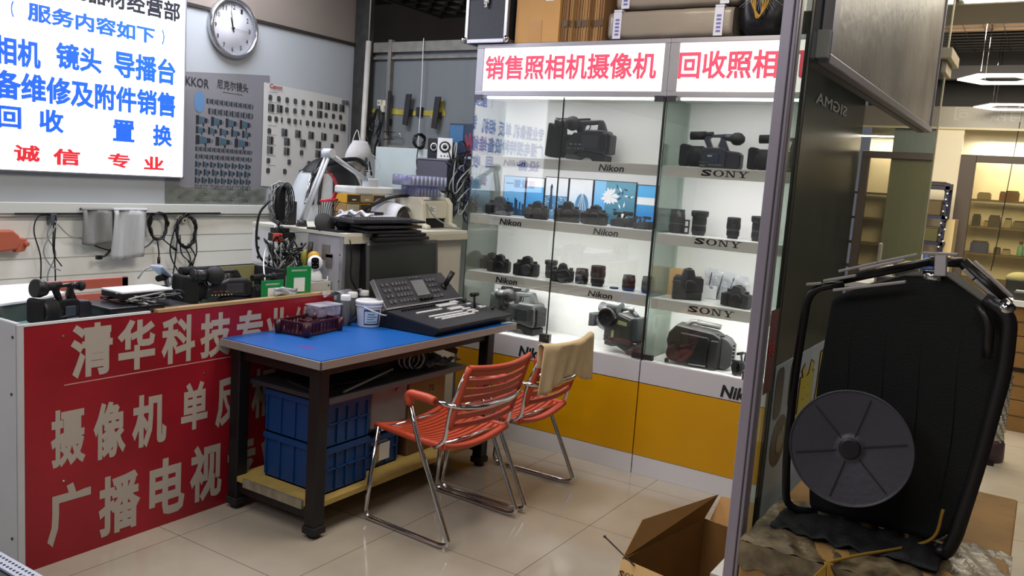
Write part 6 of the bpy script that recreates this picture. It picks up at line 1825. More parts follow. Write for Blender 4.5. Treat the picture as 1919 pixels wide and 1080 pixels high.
# ================================================================ chairs
m_cor = mat('coral_plastic', '#b5482f', .42, var=.05, scale=6)
def make_chair(label, group):
    t = thing('folding_armchair', label, 'chair', group=group)
    hw = .215
    # seat: lengthwise x, slats run along y and sag in the middle
    def seat_pt(u, v):   # u 0 front..1 rear, v -1..1
        x = -.235+.375*u
        z = .435-.028*(1-v*v)-.018*u-.008*math.sin(u*math.pi)+(.012*(1-u)**6)*-1
        return Vector((x, v*hw, z))
    b = MB()
    N = 14
    for k in range(N):
        u0 = (k+.12)/N; u1 = (k+.80)/N
        vs = []; fs = []
        m_ = 12
        for i in range(m_+1):
            v = -1+2*i/m_
            p = seat_pt(u0, v); q = seat_pt(u1, v)
            vs += [p, q, q-Vector((0, 0, .009)), p-Vector((0, 0, .009))]
        for i in range(m_):
            for j in range(4):
                fs.append((i*4+j, i*4+(j+1) % 4, (i+1)*4+(j+1) % 4, (i+1)*4+j))
        fs += [(3, 2, 1, 0), (m_*4, m_*4+1, m_*4+2, m_*4+3)]
        b.add(vs, fs)
    seat = obj('seat', b, m_cor, t)
    b = MB()
    for s in (-1, 1):
        pts = [seat_pt(u/10, s)+Vector((0, -s*.004, -.008)) for u in range(11)]
        b.tube(pts, .013, 8, flat=1.3)
    for s in (0, 1):
        pts = [seat_pt(s, -1+i/8)+Vector((0, 0, -.006)) for i in range(17)]
        b.tube(pts, .011, 8)
    obj('rim', b, m_cor, seat)
    # backrest, leaning towards +x, slats along y, bowed backwards
    def back_pt(u, v):
        return Vector((.165+.07*u+.030*(1-v*v), v*.205, .525+.225*u+.012*(1-v*v)*-1*(1 if u > .5 else .2)))
    b = MB()
    N2 = 6
    for k in range(N2):
        u0 = (k+.10)/N2; u1 = (k+.74)/N2
        vs = []; fs = []
        m_ = 12
        for i in range(m_+1):
            v = -1+2*i/m_
            p = back_pt(u0, v); q = back_pt(u1, v)
            d_ = Vector((.009, 0, -.002))
            vs += [p, q, q+d_, p+d_]
        for i in range(m_):
            for j in range(4):
                fs.append((i*4+j, i*4+(j+1) % 4, (i+1)*4+(j+1) % 4, (i+1)*4+j))
        fs += [(3, 2, 1, 0), (m_*4, m_*4+1, m_*4+2, m_*4+3)]
        b.add(vs, fs)
    back = obj('backrest', b, m_cor, t)
    b = MB()
    for s in (-1, 1): b.tube([back_pt(u/6, s)+Vector((.004, 0, 0)) for u in range(-1, 7)], .013, 8)
    b.tube([back_pt(1, -1+i/8)+Vector((.004, 0, 0)) for i in range(17)], .011, 8)
    b.tube([back_pt(-.12, -1+i/8)+Vector((.004, 0, 0)) for i in range(17)], .013, 8)
    obj('rim', b, m_cor, back)
    # chrome frames
    for s in (-1, 1):
        y = s*.232
        b = MB().tube(round_path([(-.215, y*.93, .42), (-.255, y, .035), (-.235, y, .012), (.17, y, .012), (.215, y, .03), (.02, y, .42), (-.035, y, .56)], .05, 6), .0105, 10)
        obj('side_frame', b, m_chrome, t)
        a = MB().tube(round_path([(-.035, y, .55), (-.045, y, .598), (.06, y, .598), (.10, y, .592)], .03, 5), .018, 10)
        obj('arm_pad', a, m_cor, t)
        b = MB().tube(round_path([(.10, s*.222, .40), (.145, s*.215, .43), (.165, s*.212, .58), (.235, s*.206, .745)], .04, 6), .009, 10)
        obj('back_upright', b, m_chrome, t)
    b = MB().tube(round_path([(.09, -.232, .592), (.20, -.222, .588), (.235, -.10, .575), (.235, .10, .575), (.20, .222, .588), (.09, .232, .592)], .05, 6), .0105, 10)
    obj('arm_tube', b, m_chrome, t)
    for a_, z_, h_, r_ in ((.10, .40, .222, .008), (-.20, .405, .222, .008), (.21, .695, .20, .006)):
        obj('cross_bar', MB().cyl((a_, -h_, z_), (a_, h_, z_), r_), m_chrome, t)
    return t
ch = make_chair('coral plastic slatted armchair on chrome sled legs, nearer the camera with a bare backrest', 'coral chairs at the blue table')
place(ch, (-2.04, 2.825, 0), R(-3))
ch2 = dup(ch, (-2.03, 3.345, 0), R(1), 'coral plastic slatted chair behind the first one, tan towel draped over its backrest')
# towel over the second chair
def tw(u, v):
    y = 3.345-.235+.47*u
    ed = abs(u-.5)*2
    bow = .030*(1-ed*ed)
    ridge_x = -2.03+.235+bow+.004
    ztop = .772-.012*(1-ed*ed)
    L_front, L_rear = .10, .17+.05*(ed**3)+.02*math.sin(u*9)
    s_ = (v*2-1)
    f = .006*math.sin(u*34+v*3)*abs(s_)+.004*math.sin(u*13)
    if s_ < 0:
        return (ridge_x-.016+f, y, ztop-(-s_)*L_front)
    k = s_
    if k < .12:
        a = k/.12*math.pi
        return (ridge_x-.016*math.cos(a)+.0, y, ztop+.010*math.sin(a))
    k2 = (k-.12)/.88
    fl = .05*ed**4*k2
    yy = y+(u-.5)*(.05*k2*ed**2)
    return (ridge_x+.016-.02*k2+f+fl*.4, yy, ztop-k2*(L_rear))
t = tag(obj('tan_towel', MB().sheet(tw, 60, 34), mat('tan_towel_cloth', '#efd6aa', .95, bump=.9, bscale=420, var=.06), solid=.005), 'tan towel draped over the backrest of the farther chair', 'towel')
# ================================================================ on top of the showcases
t = thing('flight_case', 'black flight case with aluminium edges on the left end of the showcase top', 'case', (-2.78, 4.15, 2.223))
x0, x1, y0, y1, z0, z1 = -2.925, -2.64, 3.95, 4.30, 2.224, 2.56
obj('shell', MB().box(x0+.006, x1-.006, y0+.006, y1-.006, z0+.006, z1-.006), mat('case_dark_blue', '#23262e', .55, bump=.3, bscale=200), t)
b = MB()
e = .022
for x in ((x0, x0+e), (x1-e, x1)):
    for y in ((y0, y0+e), (y1-e, y1)): b.box(x[0], x[1], y[0], y[1], z0, z1)
for z in ((z0, z0+e), (z1-.022, z1), (2.462, 2.482)):
    b.box(x0, x1, y0, y0+.006, z[0], z[1]).box(x0, x1, y1-.006, y1, z[0], z[1]).box(x0, x0+.006, y0, y1, z[0], z[1]).box(x1-.006, x1, y0, y1, z[0], z[1])
obj('edge_profiles', b, m_alu, t, bevel=.003)
for x in (x0, x1):
    for y in (y0, y1): obj('corner_cap', MB().ball((x, y, z0+.020), .018, 12, 8), m_chrome, t)
obj('latch', MB().box(-2.80, -2.765, y0-.010, y0, 2.435, 2.50).box(-2.80+.008, -2.765-.008, y0-.014, y0-.008, 2.415, 2.45), m_chrome, t, bevel=.003)
obj('side_latch', MB().box(x1, x1+.01, 4.05, 4.09, 2.43, 2.49), m_chrome, t, bevel=.003)
t = thing('carton', 'closed brown carton with a small white label next to the flight case', 'box', (-2.5, 4.15, 2.223))
obj('box', MB().box(-2.61, -2.335, 3.99, 4.28, 2.224, 2.60), mat('carton_bright', '#b58a54', .8, var=.06, scale=5), t, bevel=.002)
obj('tape', MB().box(-2.52, -2.44, 3.988, 3.99, 2.224, 2.34), mat('tape_amber', '#a87a3a', .35), t)
lb = obj('label', MB().box(-2.425, -2.375, 3.9885, 3.99, 2.44, 2.52), m_white, t)
b = MB()
for k in range(6): b.box(-2.42+k*.007, -2.42+k*.007+.004, 3.988, 3.9884, 2.46, 2.51)
obj('barcode', b, m_ink, lb)
rr = random.Random(12)
xk = -2.325
posw = ['directly against the closed carton', 'second from the closed carton', 'third from the closed carton', 'fourth from the closed carton', 'fifth from the closed carton', 'sixth, in the middle of the row', 'seventh, right of the middle', 'fourth from the grey wrapped rolls', 'third from the grey wrapped rolls', 'second from the grey wrapped rolls', 'nearest the grey wrapped rolls']
for k in range(11):
    wd = rr.uniform(.018, .028)
    t = thing('flattened_carton', 'upright flattened carton '+posw[k], 'cardboard', (xk+wd/2, 4.12, 2.223), 0, 'flattened cartons standing on the showcase top')
    ly = rr.uniform(-.02, .03)
    tilt = R(.6)
    T = Matrix.Translation((xk, 3.99+ly, 2.224)) @ Matrix.Rotation(tilt, 4, 'Y')
    c_ = ['#8c6a44', '#7a5a3a', '#9c7a50'][k % 3]
    obj('board', MB(T).box(0, .006, 0, .27, 0, .42), mat('flat_carton'+c_, c_, .85, var=.1, scale=10), t)
    obj('board_fold', MB(T).box(.008, wd-.003, .004, .27, 0, .41), mat('flat_carton'+c_, c_), t)
    obj('tape_band', MB(T).box(-.0005, wd-.0025, -.001, .0, .075, .11), mat('tape_dark', '#54402a', .35), t)
    xk += wd+.002
m_wrap = mat('grey_wrap', '#7f776e', .28, var=.08, scale=5, bump=.3, bscale=14, stretch=(.3, 1, 1))
def wrapbox(x0, x1, y0, y1, z0, z1, label):
    t = thing('wrapped_roll', label, 'roll', ((x0+x1)/2, (y0+y1)/2, z0), 0, 'grey wrapped packages on the showcase top')
    def fw_(u, v):
        a = u*2*math.pi
        sx = abs(math.cos(a))**.35*(1 if math.cos(a) > 0 else -1); sz = abs(math.sin(a))**.35*(1 if math.sin(a) > 0 else -1)
        k = 1-.04*(abs(v-.5)*2)**8+.006*math.sin(v*23+a*2)
        return (x0+(x1-x0)*v, (y0+y1)/2+(y1-y0)/2*sx*k, (z0+z1)/2+(z1-z0)/2*sz*k)
    b = MB().sheet(fw_, 40, 30)
    n_ = len(b.v)
    w2 = 41
    b.f += [tuple(range(0, 40))[::-1], tuple(range(30*w2, 30*w2+40))]; b.sm += [False, False]; b.mi += [0, 0]
    obj('wrap', b, m_wrap, t)
    for xx in (x0+.03, x1-.09):
        bb = MB()
        bb.box(xx, xx+.045, y0-.002, y0, z0+.004, z1-.010).box(xx, xx+.045, y0, y1, z1-.008, z1+.001)
        lb = obj('sticker_strip', bb, mat('strip_white_blue', '#b9bccb', .4), t, label='white strip with small violet print')
        c_ = MB()
        for k in range(5): c_.box(xx+.012, xx+.034, y0-.003, y0-.002, z0+.02+k*.018, z0+.03+k*.018)
        obj('print', c_, mat('print_violet', '#5c5a9a', .5), lb)
wrapbox(-2.04, -1.385, 3.985, 4.28, 2.225, 2.372, 'lower long grey wrapped package lying on the showcase top')
wrapbox(-2.01, -1.37, 4.0, 4.28, 2.376, 2.53, 'upper grey wrapped package, cut by the top edge of the picture')
t = thing('tied_bag', 'clear bag of black stuff gathered and tied with yellow string on the showcase top', 'bag', (-1.25, 4.12, 2.223))
def bagf(u, v):
    a = u*2*math.pi; c_ = -math.pi/2+v*math.pi
    r_ = 1+.03*math.sin(a*5+v*9)
    q = .55
    f = lambda s: abs(s)**q*(1 if s > 0 else -1)
    return (-1.245+.135*f(math.cos(a))*f(math.cos(c_))*r_, 4.12+.14*f(math.sin(a))*f(math.cos(c_))*r_, 2.39+.165*f(math.sin(c_)))
obj('contents', MB().sheet(bagf, 40, 20), mat('bag_black', '#17171b', .25, var=.3, scale=50), t)
b = MB()
rr = random.Random(1)
ce = Vector((-1.25, 3.965, 2.42))
for k in range(46):
    a = k*2*math.pi/46+rr.uniform(-.05, .05)
    L = rr.uniform(.08, .135)
    p = ce+Vector((L*math.cos(a), .025*L/.1, L*math.sin(a)*1.15))
    b.tube([ce, (ce+p)/2+Vector((0, -.006, 0)), p], [.003, .0018, .0006], 4)
obj('film_folds', b, mat('film_white', '#a9abb2', .2, alpha=.7), t)
b = MB()
for k in range(3):
    b.tube(smooth_path([(-1.25, 3.955, 2.44), (-1.27-.01*k, 3.945, 2.38), (-1.262, 3.943, 2.30+.01*k), (-1.24, 3.943, 2.31), (-1.235+.012*k, 3.945, 2.38), (-1.25, 3.955, 2.44)], 6), .004, 6)
for k in range(6):
    a = k*1.05
    b.tube(smooth_path([(-1.25, 3.95, 2.44), (-1.25+.04*math.cos(a), 3.935, 2.45+.035*math.sin(a)), (-1.25+.02*math.cos(a+.6), 3.945, 2.44+.05*math.sin(a+.6))], 5), .0035, 6)
obj('string', b, mat('yellow_string', '#94701f', .7), t)

# ================================================================ open carton on the floor, inside the shop
t = thing('open_carton', 'open brown carton with flaps up on the floor in front of the partition post', 'box', (-.82, 2.62, 0))
mo, mi_ = m_carton, m_cartonin
# corners of the carton rim
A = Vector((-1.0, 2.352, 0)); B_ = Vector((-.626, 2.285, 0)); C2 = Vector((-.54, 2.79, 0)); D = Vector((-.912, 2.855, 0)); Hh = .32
def quad(name, p4, m, th=.004, par=None):
    p4 = [Vector(p) for p in p4]
    n_ = (p4[1]-p4[0]).cross(p4[2]-p4[0]).normalized()*th
    return obj(name, MB().add(p4+[p+n_ for p in p4], [(0, 1, 2, 3), (7, 6, 5, 4), (0, 4, 5, 1), (1, 5, 6, 2), (2, 6, 7, 3), (3, 7, 4, 0)]), m, par or t)
def up_z(p, z): return Vector((p.x, p.y, z))
fw_ = quad('wall', [A, B_, up_z(B_, Hh), up_z(A, Hh)], mo, -.004)
quad('wall', [B_, C2, up_z(C2, Hh), up_z(B_, Hh)], mo, -.004)
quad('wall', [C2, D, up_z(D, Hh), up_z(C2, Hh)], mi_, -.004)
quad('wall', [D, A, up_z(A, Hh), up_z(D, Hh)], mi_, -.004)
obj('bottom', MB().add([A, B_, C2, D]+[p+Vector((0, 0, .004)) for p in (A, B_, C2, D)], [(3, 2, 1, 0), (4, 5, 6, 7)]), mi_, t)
quad('flap', [up_z(A, Hh), (-1.004, 2.50, .402), (-.886, 2.907, .402), up_z(D, Hh)], mi_, .004)
quad('flap', [up_z(D, Hh)+Vector((.02, 0, 0)), (-.875, 2.90, .40), (-.60, 2.86, .43), up_z(C2, Hh)], mo, .004)
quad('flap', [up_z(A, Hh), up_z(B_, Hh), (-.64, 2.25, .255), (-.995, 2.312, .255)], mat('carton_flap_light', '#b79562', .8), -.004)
fl = list(t.children)[-1]
v_ = (B_-A).normalized()
pt = Vector((-.992, 2.313, .262))
sb = MB(); serif_sony(sb, (0, 0), .085, .024, 0)
n2 = Vector((v_.y, -v_.x, 0))*.004
upv = (Vector((-1.0, 2.352, .32))-Vector((-.995, 2.312, .255))).normalized()
b = MB().add([pt+n2+v_*p.x+upv*(p.z+.016)+Vector((0, -.004, 0)) for p in sb.v], sb.f)
b.add([pt+n2+v_*x_+upv*z_+Vector((0, -.004, 0)) for x_, z_ in ((.002, .0), (.04, .0), (.04, .006), (.002, .006))], [(0, 1, 2, 3)])
obj('lettering', b, mat('carton_print', '#4a2a18', .6), fl)
t2 = thing('inner_box', 'smaller box with a grey-white top inside the open carton, marked with an arrow', 'box', (-.67, 2.5, .01))
obj('box', MB().box(-.735, -.62, 2.42, 2.56, .01, .31), mat('inner_olive', '#8c7c44', .7), t2)
tp2 = obj('top', MB().box(-.737, -.618, 2.415, 2.562, .31, .335), mat('grey_white_card', '#b9b6b0', .6), t2, bevel=.001)
b = MB(); put_text(b, '不', (-.69, 2.414, .314), (1, 0, 0), (0, 0, 1), .02, .016, .01)
obj('print', b, m_ink, tp2)
tag(obj('black_stick', MB().cyl((-1.115, 2.455, .325), (-.95, 2.33, .322), .0026).ball((-1.115, 2.455, .325), .005, 8, 6), m_black), 'thin black stick poking out over the rim of the open carton', 'stick')

# ================================================================ big carton, cart and reel right of the partition
t = thing('carton', 'large worn brown carton, top taped and tied with yellow string, at the bottom right', 'box', (-.2, 2.1, 0))
XA, XB, YA, YB, ZT = -.460, .02, 1.70, 2.45, .765
m_worn = mat('worn_cardboard', '#94713f', .8, var=.2, scale=9, bump=.3, bscale=20)
m_tape = mat('worn_tape', '#85765a', .35, var=.6, scale=22, bump=.5, bscale=30, var2='#2e2418')
obj('box', MB().box(XA, XB, YA, YB, 0, ZT), m_worn, t, bevel=.006, seg=3)
def tpf(u, v):
    return (XA-.003+(XB-XA+.006)*u, YA-.004+.33*v, ZT+.004+.006*math.sin(u*14)*math.sin(v*6)+.003*math.sin(u*60+v*20))
obj('top_tape', MB().sheet(tpf, 60, 16), m_tape, t)
def tpf2(u, v):
    return (XA-.003+(XB-XA+.006)*u, YA-.004-.002*math.sin(u*40), ZT+.004-(.05+.008*math.sin(u*17)+.006*math.sin(u*53))*v)
obj('front_tape', MB().sheet(tpf2, 60, 4), m_tape, t)
obj('tape_tag', MB().box(-.15, -.10, YA-.006, YA-.001, .695, .72), mat('pale_tape', '#a58e66', .4), t)
ms_y = mat('yellow_string', '#94701f', .7)
b = MB()
rr = random.Random(6)
for k in range(9):
    b.tube(smooth_path([(-.285+rr.uniform(-.004, .004), YA-.008, ZT+.012), (-.29+.006*k-.02, YA-.012, ZT-.03), (-.30+.009*k-.03, YA-.014, ZT-.075), (-.305+.012*k-.04, YA-.012, ZT-.14)], 5), .0028, 5)
b.tube(smooth_path([(-.285, YA-.006, ZT+.012), (-.24, YA+.05, ZT+.02), (-.17, YA+.16, ZT+.02), (-.12, YA+.18, ZT+.05), (-.11, YA+.19, ZT+.11)], 6), .0035, 6)
obj('string', b, ms_y, t)
# folded fabric cart
t = thing('folded_cart', 'folded black fabric cart with metal frame tubes standing upright on the large carton', 'cart', (-.25, 2.05, ZT))
m_fab = mat('cart_fabric', '#0b0d0e', .8, bump=.3, bscale=260)
m_frm = mat('cart_frame', '#1a1718', .35)
m_slv = mat('cart_slat', '#a19b9c', .35, .4)
YC = 1.93
S = YC/1.3
def cp(px_x, z13):  # convenience: measured at 1.3 m, carried to the cart's plane
    return px_x*S, 1.488-(1.488-z13)*S
b = MB()
prof = [(-.385, 1.275), (-.33, 1.305), (-.245, 1.342), (-.165, 1.350), (-.10, 1.310), (-.040, 1.275), (-.048, 1.15), (-.062, .95), (-.085, .82), (-.12, .785), (-.38, .785), (-.395, .90), (-.395, 1.10)]
b.prism(prof, YC, YC+.16, 'y')
obj('fabric_body', b, m_fab, t, bevel=.015, seg=3)
b = MB()
for k in range(4):
    x = -.34+k*.07
    b.tube(smooth_path([(x, YC+.004, .80), (x+.012, YC+.001, 1.0), (x+.004, YC+.003, 1.20), (x+.02, YC+.004, 1.28)], 5), .004, 6)
obj('fabric_folds', b, m_fab, t)
# left tube loop
b = MB().tube(round_path([(-.36, YC-.01, 1.310), (-.43, YC-.02, 1.290), (-.436, YC-.03, 1.10), (-.434, YC-.03, .90), (-.425, YC-.02, .785), (-.36, YC, .785)], .04, 5), .009, 8)
obj('side_tube', b, m_frm, t)
b = MB().tube(round_path([(-.09, YC-.03, 1.315), (-.042, YC-.04, 1.29), (-.038, YC-.04, 1.18), (-.06, YC-.04, .98), (-.082, YC-.04, .82), (-.095, YC-.04, .783), (-.115, YC-.04, .79)], .04, 5), .014, 8)
b.tube(round_path([(-.10, YC-.03, 1.30), (-.075, YC-.04, 1.27), (-.072, YC-.04, 1.20)], .02), .010, 8)
obj('side_tube', b, m_frm, t)
# top slats
b = MB()
def slat(p, q, w_=.012, h_=.006):
    p = Vector(p); q = Vector(q); d_ = (q-p)
    b.at(Matrix.Translation(p) @ Vector((1, 0, 0)).rotation_difference(d_).to_matrix().to_4x4())
    b.box(0, d_.length, -w_/2, w_/2, -h_/2, h_/2)
    b.at(Matrix.Identity(4))
Yf = YC-.025
slat((-.435, Yf, 1.300), (-.405, Yf, 1.306))
slat((-.400, Yf, 1.312), (-.335, Yf, 1.332)); slat((-.375, Yf-.015, 1.296), (-.235, Yf-.015, 1.332), .014)
slat((-.375, Yf+.02, 1.335), (-.300, Yf+.02, 1.362)); slat((-.298, Yf+.02, 1.363), (-.225, Yf+.02, 1.388)); slat((-.330, Yf, 1.345), (-.245, Yf, 1.375))
slat((-.215, Yf+.02, 1.392), (-.150, Yf+.02, 1.396))
slat((-.135, Yf, 1.368), (-.115, Yf, 1.352), .016); slat((-.113, Yf, 1.350), (-.070, Yf, 1.316), .016); slat((-.120, Yf+.03, 1.385), (-.045, Yf+.02, 1.322))
slat((-.178, Yf, 1.392), (-.174, Yf-.005, 1.350), .014, .022)
obj('top_slat', b, m_slv, t, bevel=.0015)
b = MB().cyl((-.37, YC, 1.315), (-.20, YC+.01, 1.375), .009).cyl((-.20, YC+.01, 1.375), (-.14, YC+.01, 1.38), .010).cyl((-.14, YC+.01, 1.38), (-.05, YC-.01, 1.305), .012).cyl((-.06, YC-.03, 1.31), (-.045, YC-.04, 1.298), .014)
obj('top_tube', b, m_frm, t)
b = MB().ball((-.052, YC-.04, 1.302), .014, 12, 8)
obj('joint_knob', b, m_chrome, t)
obj('hinge_bolt', MB().cyl((-.21, YC+.01, 1.345), (-.175, YC+.01, 1.345), .012), m_chrome, t)
# cable reel disc
t = thing('cable_reel', 'round dark grey plastic reel disc leaning against the black cart', 'reel', (-.3, 1.88, ZT))
RC = Vector((-.287, 1.80, .985))
dn = Vector((.08, -1, .10)).normalized()
m_reel = mat('reel_grey', '#3b3a42', .42, bump=.12, bscale=90)
prof = [(.016, .0), (.018, .006), (.024, .007), (.026, .003)]
n_ = 16
for k in range(n_):
    r_ = .03+.082*k/(n_-1)
    prof += [(r_, .0035), (r_+.0035, .0015)]
prof += [(.1165, .003), (.1185, .006), (.1205, .004), (.1205, -.002), (.016, -.002), (.016, 0)]
obj('flange', MB().lathe(prof, RC, dn, 72, caps=False), m_reel, t)
T = Matrix.Translation(RC) @ Vector((0, 0, 1)).rotation_difference(dn).to_matrix().to_4x4()
b = MB(T)
for k in range(6):
    a = k*math.pi/3+.35
    b.at(T @ Matrix.Rotation(a, 4, 'Z')).box(.026, .108, -.0010, .0015, .003, .0052)
obj('spokes', b, mat('reel_line', '#1b1a1e', .5), t)
obj('hub', MB(T).lathe([(.016, -.06), (.022, -.06), (.022, .008), (.016, .008)], n=32), m_black, t)
obj('core', MB(T).lathe([(.05, -.05), (.05, -.002)], n=32), m_reel, t)
# dark debris between carton and reel
t = thing('dark_cloth', 'crumpled dark cloth lying on the large carton under the reel', 'cloth', (-.33, 1.9, ZT))
obj('cloth', MB().sheet(lambda u, v: (-.43+u*.33, 1.80+v*.12, ZT+.012+.035*max(0, noise.noise((u*4, v*2, 1)))+.012*noise.noise((u*13, v*5, 4))), 40, 10), mat('dark_cloth', '#101012', .7, bump=.4, bscale=200), t, solid=.004)

# stickers on the partition glass, shop side
m_stk = mat('sticker_grey', '#98a5ae', .45, var=.08, scale=6)
t = thing('glass_poster', 'dim grey poster with a black camera picture and yellow characters stuck on the partition glass', 'poster', (-.484, 2.35, .7))
obj('sheet', MB().box(-.4865, -.4855, 1.93, 3.3, .55, 1.10), m_stk, t)
b = MB()
def yz(c_, r1, r2, a=0, n_=22, pw=1):
    out = []
    for k in range(n_):
        th = 2*math.pi*k/n_
        f = lambda s: abs(s)**pw*(1 if s > 0 else -1)
        p = Vector((r1*f(math.cos(th)), r2*f(math.sin(th))))
        out.append((c_[0]+p.x*math.cos(a)-p.y*math.sin(a), c_[1]+p.x*math.sin(a)+p.y*math.cos(a)))
    return out
b.prism(yz((1.975, 1.03), .035, .062, 0, 22, .5), -.4853, -.4848, 'x')
b.prism(yz((2.10, 1.035), .035, .062, 0, 22, .6), -.4853, -.4848, 'x')
b.prism(yz((2.02, .905), .07, .062, .3), -.4853, -.4848, 'x')
pc = obj('camera_print', b, mat('sticker_dark', '#15171c', .4), t)
obj('lens_print', MB().prism(yz((2.03, .90), .03, .028), -.4847, -.4844, 'x').prism(yz((2.05, .925), .012, .012), -.4850, -.4840, 'x'), mat('sticker_khaki', '#6d6c52', .4), pc)
b = MB()
put_text(b, '单', (-.4853, 2.16, .875), (0, 1, 0), (0, 0, 1), .17, .19, .05)
put_text(b, '反', (-.4853, 2.36, .905), (0, 1, 0), (0, 0, 1), .17, .18, .05)
yl = obj('lettering', b, mat('poster_yellow', '#a39a1e', .5), t)
b = MB()
put_text(b, '单', (-.4855, 2.15, .870), (0, 1, 0), (0, 0, 1), .19, .20, .08, lift=.0002)
put_text(b, '反', (-.4855, 2.35, .900), (0, 1, 0), (0, 0, 1), .19, .19, .08, lift=.0002)
obj('letter_outline', b, mat('poster_dark_red', '#5a1a1e', .5), yl)
t = thing('red_paper', 'small red and white paper stuck on the glass just behind the partition post', 'paper', (-.48, 1.86, 1.1))
obj('sheet', MB().box(-.4865, -.486, 1.838, 1.90, 1.05, 1.24), mat('dull_red_paper', '#6d3a3c', .6), t)
b = MB(); put_text(b, '转', (-.486, 1.842, 1.13), (0, 1, 0), (0, 0, 1), .05, .04, .03)
obj('lettering', b, mat('bright_red_ink', '#a02832', .5), t)

# ================================================================ arcade floor and the shop opposite
t = thing('wrapped_case', 'dark box wrapped in clear film on the arcade floor behind the folded cart', 'box', (-.2, 3.5, 0))
obj('box', MB().box(-.40, -.015, 3.12, 4.0, 0, .28), mat('dark_wine', '#2c2120', .5, var=.3, scale=6), t, bevel=.02, seg=3)
obj('film', MB().sheet(lambda u, v: (-.41+u*.41, 3.10+v*.92, .292+.006*math.sin(u*15+v*8)), 30, 30), thin_glass('wrap_film', '#cfcfc4', 2.2, .18, '#8a8a78', .1), t)
obj('paper_label', MB().box(-.36, -.06, 3.30, 3.48, .298, .300), mat('label_grey', '#6d6a62', .6), t)
b = MB(); put_text(b, '/D', (-.16, 3.34, .3005), (1, 0, 0), (0, 1, 0), .07, .08, .01)
obj('lettering', b, m_ink, t)
t = thing('foil_roll', 'silver crinkled foil tube standing on a dark base on the arcade floor', 'roll', (-.15, 5.6, 0))
def foil(u, v):
    a = u*2*math.pi
    r_ = .085+.006*math.sin(a*9+v*40)+.004*math.sin(a*17-v*60)
    return (-.16+r_*math.cos(a), 5.75+r_*math.sin(a), .12+v*.42)
obj('foil', MB().sheet(foil, 60, 60), mat('foil', '#b9bab6', .25, .8, bump=1, bscale=60), t)
obj('base', MB().lathe([(.10, 0), (.105, .02), (.10, .11), (.088, .13), (.001, .13)], (-.16, 5.75, 0), n=24, caps=False), mat('wine_base', '#3a2c32', .5), t)
obj('foot', MB().box(-.30, -.10, 5.60, 5.80, 0, .012), m_black, t)
# low white counter with cartons beneath and clutter on top, far right
t = thing('low_counter', 'white-topped low counter in the arcade at the right edge', 'counter', (.2, 6.9, 0))
obj('top', MB().box(-.22, .30, 6.60, 7.2, .86, .90), m_white, t)
obj('leg', MB().box(-.20, -.16, 6.62, 6.66, 0, .86), m_cream, t)
obj('leg', MB().box(.25, .29, 7.14, 7.18, 0, .86), m_cream, t)
obj('shelf', MB().box(-.2, .28, 6.62, 7.18, .417, .437), m_black, t)
cl = ['upper carton right under the white counter', 'second carton from the counter top, above the dark shelf', 'third carton, just below the dark shelf', 'lowest carton standing on the arcade floor']
for k, (z0, z1, xo) in enumerate(((.66, .85, 0), (.44, .655, .02), (.22, .415, -.02), (.0, .215, -.03))):
    t = thing('carton', cl[k], 'box', (.1, 6.7, z0), 0, 'cartons under the arcade counter')
    obj('box', MB().box(-.15+xo, .24, 6.63, 7.1, z0, z1), mat('carton_far', '#8f6c3e', .8, var=.12, scale=6), t, bevel=.003)
    obj('tape', MB().box(-.15+xo, .24, 6.628, 6.63, (z0+z1)/2-.004, (z0+z1)/2+.004), mat('tape_dark', '#54402a'), t)
clut = [('black_bag', 'black bag with an olive top on the arcade counter', 'bag', (-.13, 6.85), (.16, .12, .13), '#1a1a18'), ('white_box', 'white box on the arcade counter at the right edge', 'box', (.02, 6.80), (.10, .10, .14), '#c9c4b0'), ('grey_device', 'low dark grey device in front of the white box on the arcade counter', 'device', (-.05, 6.68), (.20, .10, .06), '#2c2c2c'), ('grey_pole', 'grey post standing on the arcade counter at the frame edge', 'post', (.06, 6.70), (.03, .03, .30), '#8c8a82')]
for nm, lb, ct, (x, y), (a, b_, c_), col in clut:
    t = thing(nm, lb, ct, (x, y, .90))
    obj('body', MB().box(x-a/2, x+a/2, y-b_/2, y+b_/2, .90, .90+c_), mat('clut'+col, col, .6), t, bevel=.01, seg=2)
    if nm == 'black_bag': obj('flap', MB().ball((x, y, .90+c_), (.09, .06, .05)), mat('olive_cloth', '#7a7344', .8), t)
    elif nm != 'grey_pole': obj('lid', MB().box(x-a/2+.01, x+a/2-.01, y-b_/2+.01, y+b_/2-.01, .90+c_, .905+c_), m_gcable, t)
